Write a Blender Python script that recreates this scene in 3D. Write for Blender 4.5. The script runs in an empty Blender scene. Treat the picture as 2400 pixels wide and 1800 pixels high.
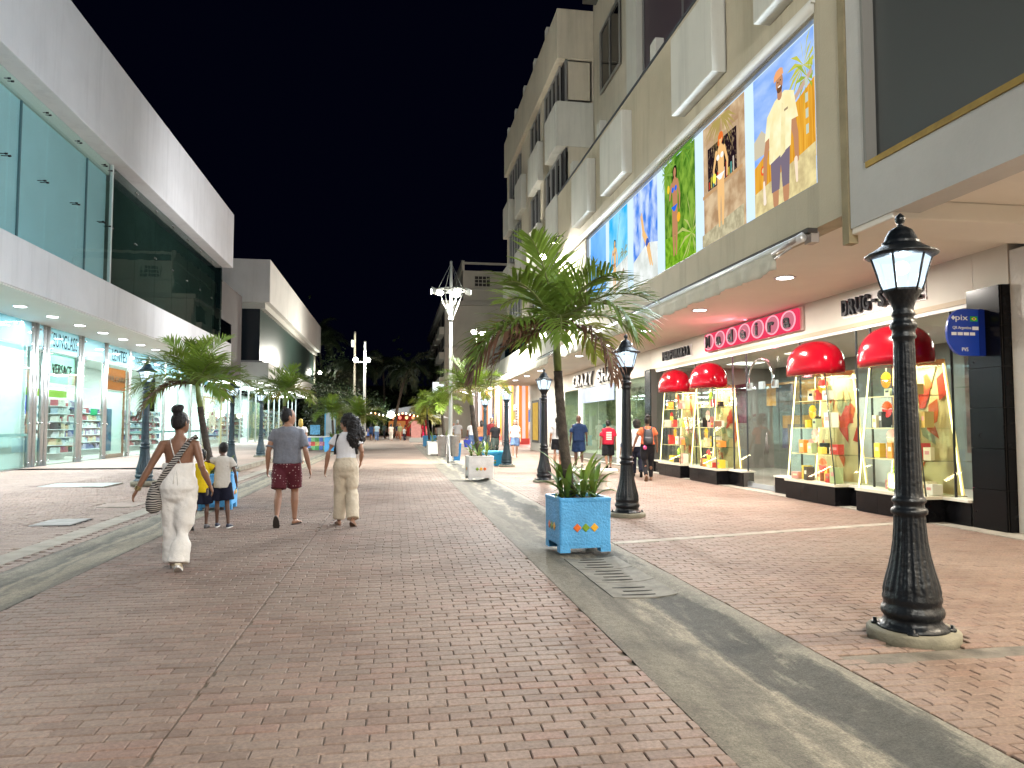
import bpy, math, random, colorsys
from mathutils import Vector, Matrix
R = math.radians
PI = math.pi
sc = bpy.context.scene
COL = sc.collection

# ------------------------------------------------------------------ camera, world, exposure
cam_d = bpy.data.cameras.new('camera')
cam_d.sensor_width = 36.0
cam_d.lens = 26.0
cam_d.clip_start = 0.05
cam_d.clip_end = 800
cam = bpy.data.objects.new('camera', cam_d)
COL.objects.link(cam)
cam.location = (0, 0, 1.5)
cam.rotation_euler = (R(90 + 3.27), 0, R(-9.0))
sc.camera = cam

world = bpy.data.worlds.new('World')
sc.world = world
world.use_nodes = True
wn = world.node_tree.nodes
bg = wn['Background']
bg.inputs['Color'].default_value = (0.10, 0.13, 0.62, 1)      # deep navy night sky
bg.inputs['Strength'].default_value = 0.006

sc.view_settings.view_transform = 'Standard'
sc.view_settings.look = 'None'
sc.view_settings.exposure = 0.0
sc.view_settings.gamma = 1.0
sc.view_settings.use_curve_mapping = False
sc.render.engine = 'CYCLES'
cy = sc.cycles
cy.use_denoising = True
try:
    cy.denoiser = 'OPENIMAGEDENOISE'
except Exception:
    pass
cy.max_bounces = 7
cy.diffuse_bounces = 3
cy.glossy_bounces = 3
cy.transmission_bounces = 4
cy.transparent_max_bounces = 14
cy.sample_clamp_indirect = 3.0
cy.caustics_reflective = False
cy.caustics_refractive = False

# ------------------------------------------------------------------ materials
MATS = {}

def nd(nt, t, **kw):
    n = nt.nodes.new(t)
    for k, v in kw.items():
        if k in n.inputs:
            n.inputs[k].default_value = v
        else:
            setattr(n, k, v)
    return n

def c4(c):
    return (c[0], c[1], c[2], 1)

def M(name, col, rough=0.6, metal=0.0, var=0.0, vs=4.0, bump=0.0, bs=60.0, spec=0.5, col2=None, coat=0.0, space='Object', detail=5, chips=None, chip_s=7.0, chip_t=.63, streak=0.0):
    """Principled material: colour with soft noise variation, fine relief."""
    if name in MATS:
        return MATS[name]
    m = bpy.data.materials.new(name)
    m.use_nodes = True
    nt = m.node_tree
    b = nt.nodes['Principled BSDF']
    b.inputs['Roughness'].default_value = rough
    b.inputs['Metallic'].default_value = metal
    b.inputs['Specular IOR Level'].default_value = spec
    b.inputs['Coat Weight'].default_value = coat
    b.inputs['Base Color'].default_value = c4(col)
    if var or bump or col2:
        tc = nd(nt, 'ShaderNodeTexCoord')
    if var or col2:
        n1 = nd(nt, 'ShaderNodeTexNoise', Scale=vs, Detail=float(detail), Roughness=0.62)
        nt.links.new(tc.outputs[space], n1.inputs['Vector'])
        mx = nd(nt, 'ShaderNodeMix', data_type='RGBA')
        a = [x * (1 - var) for x in col]
        c = col2 if col2 else [min(1, x * (1 + var)) for x in col]
        mx.inputs[6].default_value = c4(a)
        mx.inputs[7].default_value = c4(c)
        mr = nd(nt, 'ShaderNodeMapRange')
        mr.inputs[1].default_value = 0.3
        mr.inputs[2].default_value = 0.7
        nt.links.new(n1.outputs['Fac'], mr.inputs[0])
        nt.links.new(mr.outputs[0], mx.inputs[0])
        nt.links.new(mx.outputs[2], b.inputs['Base Color'])
    if streak:
        tc3 = nd(nt, 'ShaderNodeTexCoord'); mp3 = nd(nt, 'ShaderNodeMapping')
        mp3.inputs['Scale'].default_value = (2.2, 2.2, .16)
        nt.links.new(tc3.outputs[space], mp3.inputs[0])
        n4 = nd(nt, 'ShaderNodeTexNoise', Scale=1.0, Detail=8.0, Roughness=.7)
        nt.links.new(mp3.outputs[0], n4.inputs['Vector'])
        m4 = nd(nt, 'ShaderNodeMapRange')
        m4.inputs[1].default_value = .5; m4.inputs[2].default_value = .75; m4.inputs[3].default_value = 1.0; m4.inputs[4].default_value = 1 - streak
        nt.links.new(n4.outputs['Fac'], m4.inputs[0])
        x4 = nd(nt, 'ShaderNodeMix', data_type='RGBA', blend_type='MULTIPLY')
        x4.inputs[0].default_value = 1.0
        nt.links.new(b.inputs['Base Color'].links[0].from_socket, x4.inputs[6])
        nt.links.new(m4.outputs[0], x4.inputs[7]); nt.links.new(x4.outputs[2], b.inputs['Base Color'])
    if chips:
        tc2 = nd(nt, 'ShaderNodeTexCoord')
        n3 = nd(nt, 'ShaderNodeTexNoise', Scale=chip_s, Detail=8.0, Roughness=.75)
        nt.links.new(tc2.outputs[space], n3.inputs['Vector'])
        m3 = nd(nt, 'ShaderNodeMapRange')
        m3.inputs[1].default_value = chip_t; m3.inputs[2].default_value = chip_t + .03
        nt.links.new(n3.outputs['Fac'], m3.inputs[0])
        x3 = nd(nt, 'ShaderNodeMix', data_type='RGBA')
        x3.inputs[7].default_value = c4(chips)
        src = b.inputs['Base Color'].links[0].from_socket if b.inputs['Base Color'].links else None
        if src: nt.links.new(src, x3.inputs[6])
        else: x3.inputs[6].default_value = c4(col)
        nt.links.new(m3.outputs[0], x3.inputs[0]); nt.links.new(x3.outputs[2], b.inputs['Base Color'])
    if bump:
        n2 = nd(nt, 'ShaderNodeTexNoise', Scale=bs, Detail=4.0)
        nt.links.new(tc.outputs[space], n2.inputs['Vector'])
        bp = nd(nt, 'ShaderNodeBump', Strength=bump, Distance=0.02)
        nt.links.new(n2.outputs['Fac'], bp.inputs['Height'])
        nt.links.new(bp.outputs[0], b.inputs['Normal'])
    MATS[name] = m
    return m

def EM(name, col, s):
    if name in MATS:
        return MATS[name]
    m = bpy.data.materials.new(name)
    m.use_nodes = True
    nt = m.node_tree
    nt.nodes.remove(nt.nodes['Principled BSDF'])
    e = nd(nt, 'ShaderNodeEmission', Color=c4(col), Strength=s)
    nt.links.new(e.outputs[0], nt.nodes['Material Output'].inputs[0])
    MATS[name] = m
    return m

def GL(name, tint, refl=1.0, rough=0.01, wavy=0.0, milk=0.0, milkcol=(.8, .9, .9)):
    """Sheet glass: tinted see-through plus a fresnel mirror; milk adds a printed frosted layer."""
    if name in MATS:
        return MATS[name]
    m = bpy.data.materials.new(name)
    m.use_nodes = True
    nt = m.node_tree
    nt.nodes.remove(nt.nodes['Principled BSDF'])
    t = nd(nt, 'ShaderNodeBsdfTransparent', Color=c4(tint))
    g = nd(nt, 'ShaderNodeBsdfGlossy', Roughness=rough)
    f = nd(nt, 'ShaderNodeLayerWeight', Blend=0.5)
    pw = nd(nt, 'ShaderNodeMath', operation='POWER')
    pw.inputs[1].default_value = 5.0
    nt.links.new(f.outputs['Facing'], pw.inputs[0])
    mu = nd(nt, 'ShaderNodeMath', operation='MULTIPLY_ADD')
    mu.inputs[1].default_value = .9 * refl
    mu.inputs[2].default_value = .035 * refl
    mu.use_clamp = True
    nt.links.new(pw.outputs[0], mu.inputs[0])
    mx = nd(nt, 'ShaderNodeMixShader')
    nt.links.new(mu.outputs[0], mx.inputs[0])
    src = t
    if milk:
        d = nd(nt, 'ShaderNodeBsdfTranslucent', Color=c4(milkcol))
        d2 = nd(nt, 'ShaderNodeBsdfDiffuse', Color=c4(milkcol))
        md = nd(nt, 'ShaderNodeMixShader')
        md.inputs[0].default_value = .5
        nt.links.new(d.outputs[0], md.inputs[1])
        nt.links.new(d2.outputs[0], md.inputs[2])
        mm = nd(nt, 'ShaderNodeMixShader')
        mm.inputs[0].default_value = milk
        nt.links.new(t.outputs[0], mm.inputs[1])
        nt.links.new(md.outputs[0], mm.inputs[2])
        src = mm
    nt.links.new(src.outputs[0], mx.inputs[1])
    nt.links.new(g.outputs[0], mx.inputs[2])
    if wavy:
        tc = nd(nt, 'ShaderNodeTexCoord')
        n2 = nd(nt, 'ShaderNodeTexNoise', Scale=0.8, Detail=1.0)
        nt.links.new(tc.outputs['Object'], n2.inputs['Vector'])
        bp = nd(nt, 'ShaderNodeBump', Strength=wavy, Distance=0.05)
        nt.links.new(n2.outputs['Fac'], bp.inputs['Height'])
        nt.links.new(bp.outputs[0], g.inputs['Normal'])
    nt.links.new(mx.outputs[0], nt.nodes['Material Output'].inputs[0])
    MATS[name] = m
    return m

# ------------------------------------------------------------------ mesh builder
class MB:
    def __init__(s):
        s.V = []; s.F = []; s.I = []; s.S = []
    def add(s, vs, fs, mi=0, sm=False):
        o = len(s.V)
        s.V.extend([tuple(v) for v in vs])
        for f in fs:
            s.F.append([i + o for i in f]); s.I.append(mi); s.S.append(sm)
        return s
    def quad(s, a, b, c, d, mi=0):
        return s.add([a, b, c, d], [(0, 1, 2, 3)], mi)
    def box(s, x0, x1, y0, y1, z0, z1, mi=0):
        return s.add([(x0, y0, z0), (x1, y0, z0), (x1, y1, z0), (x0, y1, z0), (x0, y0, z1), (x1, y0, z1), (x1, y1, z1), (x0, y1, z1)],
                     [(0, 3, 2, 1), (4, 5, 6, 7), (0, 1, 5, 4), (1, 2, 6, 5), (2, 3, 7, 6), (3, 0, 4, 7)], mi)
    def hexa(s, b, t, mi=0):
        """bottom 4 and top 4 corners, anticlockwise from above"""
        return s.add(list(b) + list(t), [(0, 3, 2, 1), (4, 5, 6, 7), (0, 1, 5, 4), (1, 2, 6, 5), (2, 3, 7, 6), (3, 0, 4, 7)], mi)
    def tube(s, pts, rad, n=8, mi=0, sm=True, cap=True, flat=1.0):
        pts = [Vector(p) for p in pts]
        if not hasattr(rad, '__len__'):
            rad = [rad] * len(pts)
        vs = []; fs = []
        up = Vector((0, 0, 1))
        for k, p in enumerate(pts):
            t = (pts[min(k + 1, len(pts) - 1)] - pts[max(k - 1, 0)])
            t = t.normalized() if t.length > 1e-9 else Vector((0, 0, 1))
            ref = up if abs(t.z) < 0.95 else Vector((1, 0, 0))
            a = t.cross(ref).normalized(); b = a.cross(t)
            for j in range(n):
                q = 2 * PI * j / n
                vs.append(p + a * (math.cos(q) * rad[k]) + b * (math.sin(q) * rad[k] * flat))
        for k in range(len(pts) - 1):
            for j in range(n):
                j2 = (j + 1) % n
                fs.append((k * n + j, k * n + j2, (k + 1) * n + j2, (k + 1) * n + j))
        if cap:
            fs.append(tuple(range(n))[::-1])
            fs.append(tuple((len(pts) - 1) * n + j for j in range(n)))
        return s.add(vs, fs, mi, sm)
    def lathe(s, prof, n=24, c=(0, 0, 0), mi=0, sm=True, mod=None, ph=0.0):
        vs = []; fs = []
        for (r, z) in prof:
            for j in range(n):
                a = 2 * PI * j / n + ph
                rr = r if mod is None else mod(r, z, a)
                vs.append((c[0] + rr * math.cos(a), c[1] + rr * math.sin(a), c[2] + z))
        for k in range(len(prof) - 1):
            for j in range(n):
                j2 = (j + 1) % n
                fs.append((k * n + j, k * n + j2, (k + 1) * n + j2, (k + 1) * n + j))
        fs.append(tuple(range(n))[::-1])
        fs.append(tuple((len(prof) - 1) * n + j for j in range(n)))
        return s.add(vs, fs, mi, sm)
    def ell(s, c, r, n=12, m=8, mi=0, mat=None):
        vs = []; fs = []
        for k in range(m + 1):
            t = PI * k / m
            for j in range(n):
                a = 2 * PI * j / n
                v = Vector((r[0] * math.sin(t) * math.cos(a), r[1] * math.sin(t) * math.sin(a), r[2] * math.cos(t)))
                if mat is not None:
                    v = mat @ v
                vs.append(v + Vector(c))
        for k in range(m):
            for j in range(n):
                j2 = (j + 1) % n
                fs.append((k * n + j, (k + 1) * n + j, (k + 1) * n + j2, k * n + j2))
        return s.add(vs, fs, mi, True)
    def loft(s, rings, mi=0, sm=True):
        """rings: equal-length vertex loops; capped"""
        n = len(rings[0]); vs = [v for r in rings for v in r]; fs = []
        for k in range(len(rings) - 1):
            for j in range(n):
                j2 = (j + 1) % n
                fs.append((k * n + j, k * n + j2, (k + 1) * n + j2, (k + 1) * n + j))
        fs.append(tuple(range(n))[::-1])
        fs.append(tuple((len(rings) - 1) * n + j for j in range(n)))
        return s.add(vs, fs, mi, sm)
    def mesh(s, name, off=(0, 0, 0)):
        me = bpy.data.meshes.new(name)
        ox, oy, oz = off
        me.from_pydata([(x - ox, y - oy, z - oz) for x, y, z in s.V], [], s.F)
        me.polygons.foreach_set('material_index', s.I)
        me.polygons.foreach_set('use_smooth', s.S)
        me.update()
        return me

def wl(o):
    v = Vector((0, 0, 0))
    while o is not None:
        v += o.location
        o = o.parent
    return v

def tag(o, label=None, cat=None, group=None, kind=None):
    if label: o['label'] = label
    if cat: o['category'] = cat
    if group: o['group'] = group
    if kind: o['kind'] = kind
    return o

def thing(name, label, cat, loc=(0, 0, 0), rz=0.0, group=None):
    o = bpy.data.objects.new(name, None)
    o.empty_display_size = 0.1
    COL.objects.link(o)
    o.location = loc
    o.rotation_euler = (0, 0, rz)
    return tag(o, label, cat, group)

def part(name, mb, mats, parent=None, world=False, kind=None, label=None, bevel=0.0, loc=None, rot=None, scale=None):
    """link one mesh object; world=True: coordinates are scene coordinates of an unrotated parent"""
    if not isinstance(mats, (list, tuple)):
        mats = [mats]
    off = wl(parent) if (world and parent is not None) else (0, 0, 0)
    me = mb.mesh(name, off) if isinstance(mb, MB) else mb
    if not me.materials:
        for m in mats:
            me.materials.append(m)
    o = bpy.data.objects.new(name, me)
    COL.objects.link(o)
    if parent is not None: o.parent = parent
    if loc is not None: o.location = loc
    if rot is not None: o.rotation_euler = rot
    if scale is not None: o.scale = scale
    if kind: o['kind'] = kind
    if label: o['label'] = label
    if bevel:
        b = o.modifiers.new('edge', 'BEVEL')
        b.width = bevel; b.segments = 2; b.limit_method = 'ANGLE'
    return o

def solo(name, mb, mats, label, cat, group=None, bevel=0.0, **kw):
    return tag(part(name, mb, mats, None, bevel=bevel, **kw), label, cat, group)

def struct(name, mb, mats, parent=None, **kw):
    o = part(name, mb, mats, parent, **kw)
    if parent is None: o['kind'] = 'structure'
    return o

KIDS = {}
def kids(o):
    return [c for c in o.children]

def copy_tree(o, parent=None):
    c = o.copy()
    COL.objects.link(c)
    if parent is not None:
        c.parent = parent
    for ch in list(o.children):
        copy_tree(ch, c)
    return c

def dup(o, loc, rz=None, label=None, group=None, scale=None):
    c = copy_tree(o)
    c.location = loc
    if rz is not None: c.rotation_euler = (0, 0, rz)
    if label: c['label'] = label
    if group: c['group'] = group
    if scale: c.scale = (scale,) * 3
    return c

def text(s, w, h, loc, face, mat, parent=None, depth=0.02, name='lettering', bold=0.0, world=True, shear=0.0):
    """lettering fitted in a w x h box centred on loc. face: '-x', '+x' or '-y' = the way it looks"""
    cu = bpy.data.curves.new(name, 'FONT')
    cu.body = s
    cu.extrude = depth / 2
    cu.offset = bold
    cu.shear = shear
    cu.resolution_u = 3
    tmp = bpy.data.objects.new(name, cu)
    COL.objects.link(tmp)
    dg = bpy.context.evaluated_depsgraph_get()
    me = bpy.data.meshes.new_from_object(tmp.evaluated_get(dg))
    bpy.data.objects.remove(tmp)
    xs = [v.co.x for v in me.vertices]; ys = [v.co.y for v in me.vertices]
    x0, x1, y0, y1 = min(xs), max(xs), min(ys), max(ys)
    for v in me.vertices:
        v.co.x = ((v.co.x - x0) / (x1 - x0) - .5) * w
        v.co.y = ((v.co.y - y0) / (y1 - y0) - .5) * h
    me.materials.clear()
    me.materials.append(mat)
    o = bpy.data.objects.new(name, me)
    COL.objects.link(o)
    if parent is not None:
        o.parent = parent
        o.location = Vector(loc) - wl(parent) if world else loc
    else:
        o.location = loc
    o.rotation_euler = {'-x': (R(90), 0, R(-90)), '+x': (R(90), 0, R(90)), '-y': (R(90), 0, 0)}[face]
    return o

def lamp_light(kind, loc, power, col=(1, 1, 1), size=0.2, aim=None, spot=120, blend=0.6, parent=None, size_y=None, name='light'):
    l = bpy.data.lights.new(name, kind)
    l.energy = power * 3.4
    l.color = col
    if kind == 'AREA':
        l.shape = 'DISK' if size_y is None else 'RECTANGLE'
        l.size = size
        if size_y: l.size_y = size_y
    else:
        l.shadow_soft_size = size
    if kind == 'SPOT':
        l.spot_size = R(spot); l.spot_blend = blend
    o = bpy.data.objects.new(name, l)
    COL.objects.link(o)
    o.location = loc
    if aim is not None:
        o.rotation_euler = (Vector(aim) - Vector(loc)).to_track_quat('-Z', 'Y').to_euler()
    if parent is not None:
        o.parent = parent
        if aim is None: o.location = Vector(loc)
        else: o.location = Vector(loc) - wl(parent)
    return o

rnd = random.Random(7)
# ------------------------------------------------------------------ paving materials
def brick_material(name, cols, far=False):
    m = bpy.data.materials.new(name)
    m.use_nodes = True
    nt = m.node_tree
    b = nt.nodes['Principled BSDF']
    b.inputs['Roughness'].default_value = 0.72
    b.inputs['Specular IOR Level'].default_value = 0.35
    geo = nd(nt, 'ShaderNodeNewGeometry')
    L = nt.links.new
    ramp = nd(nt, 'ShaderNodeValToRGB')
    el = ramp.color_ramp.elements
    el[0].color = c4(cols[0]); el[1].color = c4(cols[-1])
    for i, c in enumerate(cols[1:-1]):
        e = el.new((i + 1) / (len(cols) - 1)); e.color = c4(c)
    if far:
        br = nd(nt, 'ShaderNodeTexBrick')
        br.inputs['Scale'].default_value = 1.0
        br.inputs['Mortar Size'].default_value = 0.006
        br.inputs['Brick Width'].default_value = 0.212
        br.inputs['Row Height'].default_value = 0.0985
        br.inputs['Color1'].default_value = (0, 0, 0, 1)
        br.inputs['Color2'].default_value = (1, 1, 1, 1)
        br.inputs['Mortar'].default_value = (.5, .5, .5, 1)
        L(geo.outputs['Position'], br.inputs['Vector'])
        L(br.outputs['Color'], ramp.inputs[0])
    else:
        at = nd(nt, 'ShaderNodeAttribute', attribute_name='tint')
        L(at.outputs['Fac'], ramp.inputs[0])
    # worn dust over wide areas
    n1 = nd(nt, 'ShaderNodeTexNoise', Scale=0.55, Detail=5.0, Roughness=0.65)
    L(geo.outputs['Position'], n1.inputs['Vector'])
    mr = nd(nt, 'ShaderNodeMapRange')
    mr.inputs[1].default_value = .42; mr.inputs[2].default_value = .72
    mr.inputs[3].default_value = .12; mr.inputs[4].default_value = .75
    L(n1.outputs['Fac'], mr.inputs[0])
    mx = nd(nt, 'ShaderNodeMix', data_type='RGBA')
    mx.inputs[7].default_value = (.285, .222, .182, 1)
    L(mr.outputs[0], mx.inputs[0]); L(ramp.outputs[0], mx.inputs[6])
    # grain and small pale scuffs
    n2 = nd(nt, 'ShaderNodeTexNoise', Scale=42.0, Detail=6.0, Roughness=0.7)
    L(geo.outputs['Position'], n2.inputs['Vector'])
    mr2 = nd(nt, 'ShaderNodeMapRange')
    mr2.inputs[1].default_value = .3; mr2.inputs[2].default_value = .75
    mr2.inputs[3].default_value = .62; mr2.inputs[4].default_value = 1.35
    L(n2.outputs['Fac'], mr2.inputs[0])
    mu = nd(nt, 'ShaderNodeMix', data_type='RGBA', blend_type='MULTIPLY')
    mu.inputs[0].default_value = 1.0
    L(mx.outputs[2], mu.inputs[6]); L(mr2.outputs[0], mu.inputs[7])
    n3 = nd(nt, 'ShaderNodeTexNoise', Scale=6.5, Detail=7.0, Roughness=0.75)
    L(geo.outputs['Position'], n3.inputs['Vector'])
    mr3 = nd(nt, 'ShaderNodeMapRange')
    mr3.inputs[1].default_value = .66; mr3.inputs[2].default_value = .76
    mr3.inputs[3].default_value = 0; mr3.inputs[4].default_value = .5
    L(n3.outputs['Fac'], mr3.inputs[0])
    mp = nd(nt, 'ShaderNodeMix', data_type='RGBA')
    mp.inputs[7].default_value = (.42, .36, .28, 1)
    L(mr3.outputs[0], mp.inputs[0]); L(mu.outputs[2], mp.inputs[6])
    # dark gum spots
    vo = nd(nt, 'ShaderNodeTexVoronoi', Scale=1.1)
    L(geo.outputs['Position'], vo.inputs['Vector'])
    mr4 = nd(nt, 'ShaderNodeMapRange')
    mr4.inputs[1].default_value = .022; mr4.inputs[2].default_value = .034
    mr4.inputs[3].default_value = .55; mr4.inputs[4].default_value = 0
    L(vo.outputs['Distance'], mr4.inputs[0])
    mg = nd(nt, 'ShaderNodeMix', data_type='RGBA')
    mg.inputs[7].default_value = (.05, .042, .036, 1)
    n5 = nd(nt, 'ShaderNodeTexNoise', Scale=.23, Detail=9.0, Roughness=.7)
    L(geo.outputs['Position'], n5.inputs['Vector'])
    mr5 = nd(nt, 'ShaderNodeMapRange')
    mr5.inputs[1].default_value = .35; mr5.inputs[2].default_value = .65
    mr5.inputs[3].default_value = .72; mr5.inputs[4].default_value = 1.12
    L(n5.outputs['Fac'], mr5.inputs[0])
    ms = nd(nt, 'ShaderNodeMix', data_type='RGBA', blend_type='MULTIPLY')
    ms.inputs[0].default_value = 1
    L(mp.outputs[2], ms.inputs[6]); L(mr5.outputs[0], ms.inputs[7])
    L(mr4.outputs[0], mg.inputs[0]); L(ms.outputs[2], mg.inputs[6])
    L(mg.outputs[2], b.inputs['Base Color'])
    bp = nd(nt, 'ShaderNodeBump', Strength=.35, Distance=.006)
    L(n2.outputs['Fac'], bp.inputs['Height'])
    L(bp.outputs[0], b.inputs['Normal'])
    return m

road_cols = [(.140, .090, .070), (.195, .129, .102), (.226, .158, .126), (.172, .122, .098), (.228, .138, .109)]
walk_cols = [(.150, .090, .067), (.190, .122, .092), (.206, .136, .104), (.176, .116, .088), (.208, .124, .094)]
left_cols = [(.235, .175, .145), (.285, .215, .180), (.310, .240, .200), (.265, .205, .172), (.300, .215, .176)]
BRICK = {k: brick_material('paver_' + k, c) for k, c in (('road', road_cols), ('walk', walk_cols), ('left', left_cols))}
BRICKF = {k: brick_material('paver_far_' + k, c, True) for k, c in (('road', road_cols), ('walk', walk_cols), ('left', left_cols))}
mortar = M('mortar', (.135, .108, .082), .95, var=.45, vs=9, bump=.5, bs=120)
concrete = M('concrete', (.20, .185, .155), .85, var=.3, vs=3, bump=.35, bs=90)
concrete_pale = M('concrete_pale', (.30, .275, .23), .85, var=.25, vs=3, bump=.35, bs=90)
dark_slot = M('dark_slot', (.012, .012, .011), .9)

def sheet(x0, x1, y0, y1, z, mi=0, mb=None, nx=1, ny=1, hf=None):
    mb = mb or MB()
    vs = []
    for j in range(ny + 1):
        for i in range(nx + 1):
            x = x0 + (x1 - x0) * i / nx; y = y0 + (y1 - y0) * j / ny
            vs.append((x, y, z + (hf(x, y) if hf else 0)))
    fs = [(j * (nx + 1) + i, j * (nx + 1) + i + 1, (j + 1) * (nx + 1) + i + 1, (j + 1) * (nx + 1) + i) for j in range(ny) for i in range(nx)]
    return mb.add(vs, fs, mi, hf is not None)

ground = struct('ground', sheet(-300, 300, -200, 420, -0.12), M('ground_dirt', (.06, .055, .045), .95, var=.4, vs=.3))

def hleft(x, y):
    """gentle fall of the pavement on the shop side, level platform with a kerb further down"""
    if y > 26.0:
        return .14 if x < -5.3 else 0.0
    return .10 * max(0.0, min(1.0, (-x - 5.0) / 3.0))

def seen(x, y):
    return y > 3.15 and -.54 * y < x < .86 * y

def lay_bricks(root, key, x0, x1, y0, y1, hf=None, skip=None, seed=1, limit=300, seam=None):
    """running bond laid brick by brick; the ones that show largest are single objects"""
    rr = random.Random(seed)
    L_, W_ = .212, .0985
    g = .0026
    fields = [(x0, x1)] if seam is None else [(x0, seam - .003), (seam + .003, x1)]
    gy = .0042
    items = []
    row = 0
    y = y0
    while y < y1:
        for f0, f1 in fields:
            off = (row % 2) * L_ * .5 + rr.uniform(-.016, .016)
            x = f0 - L_ + off
            while x < f1:
                a, b = max(x, f0), min(x + L_, f1)
                if b - a > .04:
                    cx, cyy = (a + b) / 2, y + W_ / 2
                    if not (skip and skip(cx, cyy)):
                        items.append((a + g, b - g, y + gy, y + W_ - gy, cx, cyy))
                x += L_
        y += W_
        row += 1
    items.sort(key=lambda t: (0 if seen(t[4], t[5]) else 1, t[4] ** 2 + t[5] ** 2))
    first, rest = items[:limit], items[limit:]
    # single bricks share a few meshes
    protos = []
    ch = .0055
    def shape(mb, ax, bx, ay, by, z, tl, tw):
        def zz(x, y):
            return z + tl * (x - (ax + bx) / 2) + tw * (y - (ay + by) / 2)
        lo = -.03
        j = lambda: rr.uniform(-.0016, .0016)
        v = [(ax, ay, zz(ax, ay) + lo), (bx, ay, zz(bx, ay) + lo), (bx, by, zz(bx, by) + lo), (ax, by, zz(ax, by) + lo)]
        v += [(ax, ay, zz(ax, ay) - ch), (bx, ay, zz(bx, ay) - ch), (bx, by, zz(bx, by) - ch), (ax, by, zz(ax, by) - ch)]
        v += [(ax + ch + j(), ay + ch + j(), zz(ax, ay)), (bx - ch + j(), ay + ch + j(), zz(bx, ay)), (bx - ch + j(), by - ch + j(), zz(bx, by)), (ax + ch + j(), by - ch + j(), zz(ax, by))]
        f = []
        for k in range(4):
            k2 = (k + 1) % 4
            f.append((k, k2, 4 + k2, 4 + k)); f.append((4 + k, 4 + k2, 8 + k2, 8 + k))
        f.append((8, 9, 10, 11))
        mb.add(v, f)
    half = L_ / 2
    for k in range(14):
        mb = MB()
        shape(mb, -half + g, half - g, -W_ / 2 + gy, W_ / 2 - gy, 0, 0, 0)
        me = mb.mesh('brick')
        at = me.attributes.new('tint', 'FLOAT', 'FACE')
        at.data.foreach_set('value', [rr.random()] * len(mb.F))
        me.materials.append(BRICK[key])
        protos.append(me)
    for (a, b, c, d, cx, cyy) in first:
        z = (hf(cx, cyy) if hf else 0) + rr.gauss(0, .0012)
        full = (b - a) > L_ - .02
        o = bpy.data.objects.new('brick', rr.choice(protos))
        COL.objects.link(o)
        o.parent = root
        o.location = (cx, cyy, z)
        o.rotation_euler = (rr.gauss(0, .007), rr.gauss(0, .004), rr.gauss(0, .006))
        if not full:
            o.scale = ((b - a) / (L_ - 2 * g), 1, 1)
    mb = MB()
    tints = []
    for (a, b, c, d, cx, cyy) in rest:
        n0 = len(mb.F)
        z = (hf(cx, cyy) if hf else 0) + rr.gauss(0, .0012)
        jx, jy = rr.gauss(0, .0009), rr.gauss(0, .0009)
        shape(mb, a + jx, b + jx, c + jy, d + jy, z, rr.gauss(0, .004), rr.gauss(0, .007))
        tints += [rr.random()] * (len(mb.F) - n0)
    if mb.F:
        me = mb.mesh('brick_paving')
        at = me.attributes.new('tint', 'FLOAT', 'FACE')
        at.data.foreach_set('value', tints)
        o = part('brick_paving', me, BRICK[key], root, kind='stuff')

# the pedestrian street between the two gutters
XL, XR = -3.15, 1.52
mb = sheet(XL, XR, -14, 27, -.014)
sheet(XL, XR, 27, 62, -.002, 1, mb)
street = struct('street', mb, [mortar, BRICKF['road']])
def skip_road(x, y):
    return abs(x + .62 - .0 * y) < .012
lay_bricks(street, 'road', XL, XR, 2.0, 27.0, seed=3, limit=300, seam=-1.08)

# right pavement
DR = (2.78, 9.0)
def on_band(x, y):
    if abs(y - (9.3 + (x - 2.87) * .245)) < .085: return True         # thin concrete joint strip
    if 2.9 < x < 7 and abs(y - 4.42 - .02 * (x - 2.8)) < .10: return True
    if (x - 3.67) ** 2 + (y - 4.86) ** 2 < .29 ** 2: return True
    return x > 8.15 + (0 if y > 10.3 else (10.3 - y) * .0)
mb = sheet(2.77, 9.0, -14, 24, -.014)
sheet(2.77, 13.0, 24, 62, -.002, 1, mb)
pav_r = struct('right_pavement', mb, [mortar, BRICKF['walk']])
lay_bricks(pav_r, 'walk', 2.785, 8.18, 2.0, 24.0, skip=on_band, seed=5)
mb = MB()
mb.hexa([(2.79, 9.2, -.03), (7.9, 10.45, -.03), (7.9, 10.62, -.03), (2.79, 9.37, -.03)], [(2.79, 9.2, .002), (7.9, 10.45, .002), (7.9, 10.62, .002), (2.79, 9.37, .002)])
struct('joint_strip', mb, concrete_pale, pav_r)
mb = MB()
mb.hexa([(2.8, 4.29, -.03), (7.0, 4.37, -.03), (7.0, 4.63, -.03), (2.8, 4.55, -.03)], [(2.8, 4.33, -.001), (7.0, 4.40, -.001), (7.0, 4.60, -.001), (2.8, 4.52, -.001)])
struct('concrete_patch', mb, M('patch_concrete', (.12, .105, .085), .9, var=.55, vs=5, bump=.5, bs=60), pav_r)
mb = MB()
mb.box(8.18, 9.0, -2, 24, -.03, .012)
struct('threshold_strip', mb, concrete_pale, pav_r)

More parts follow.
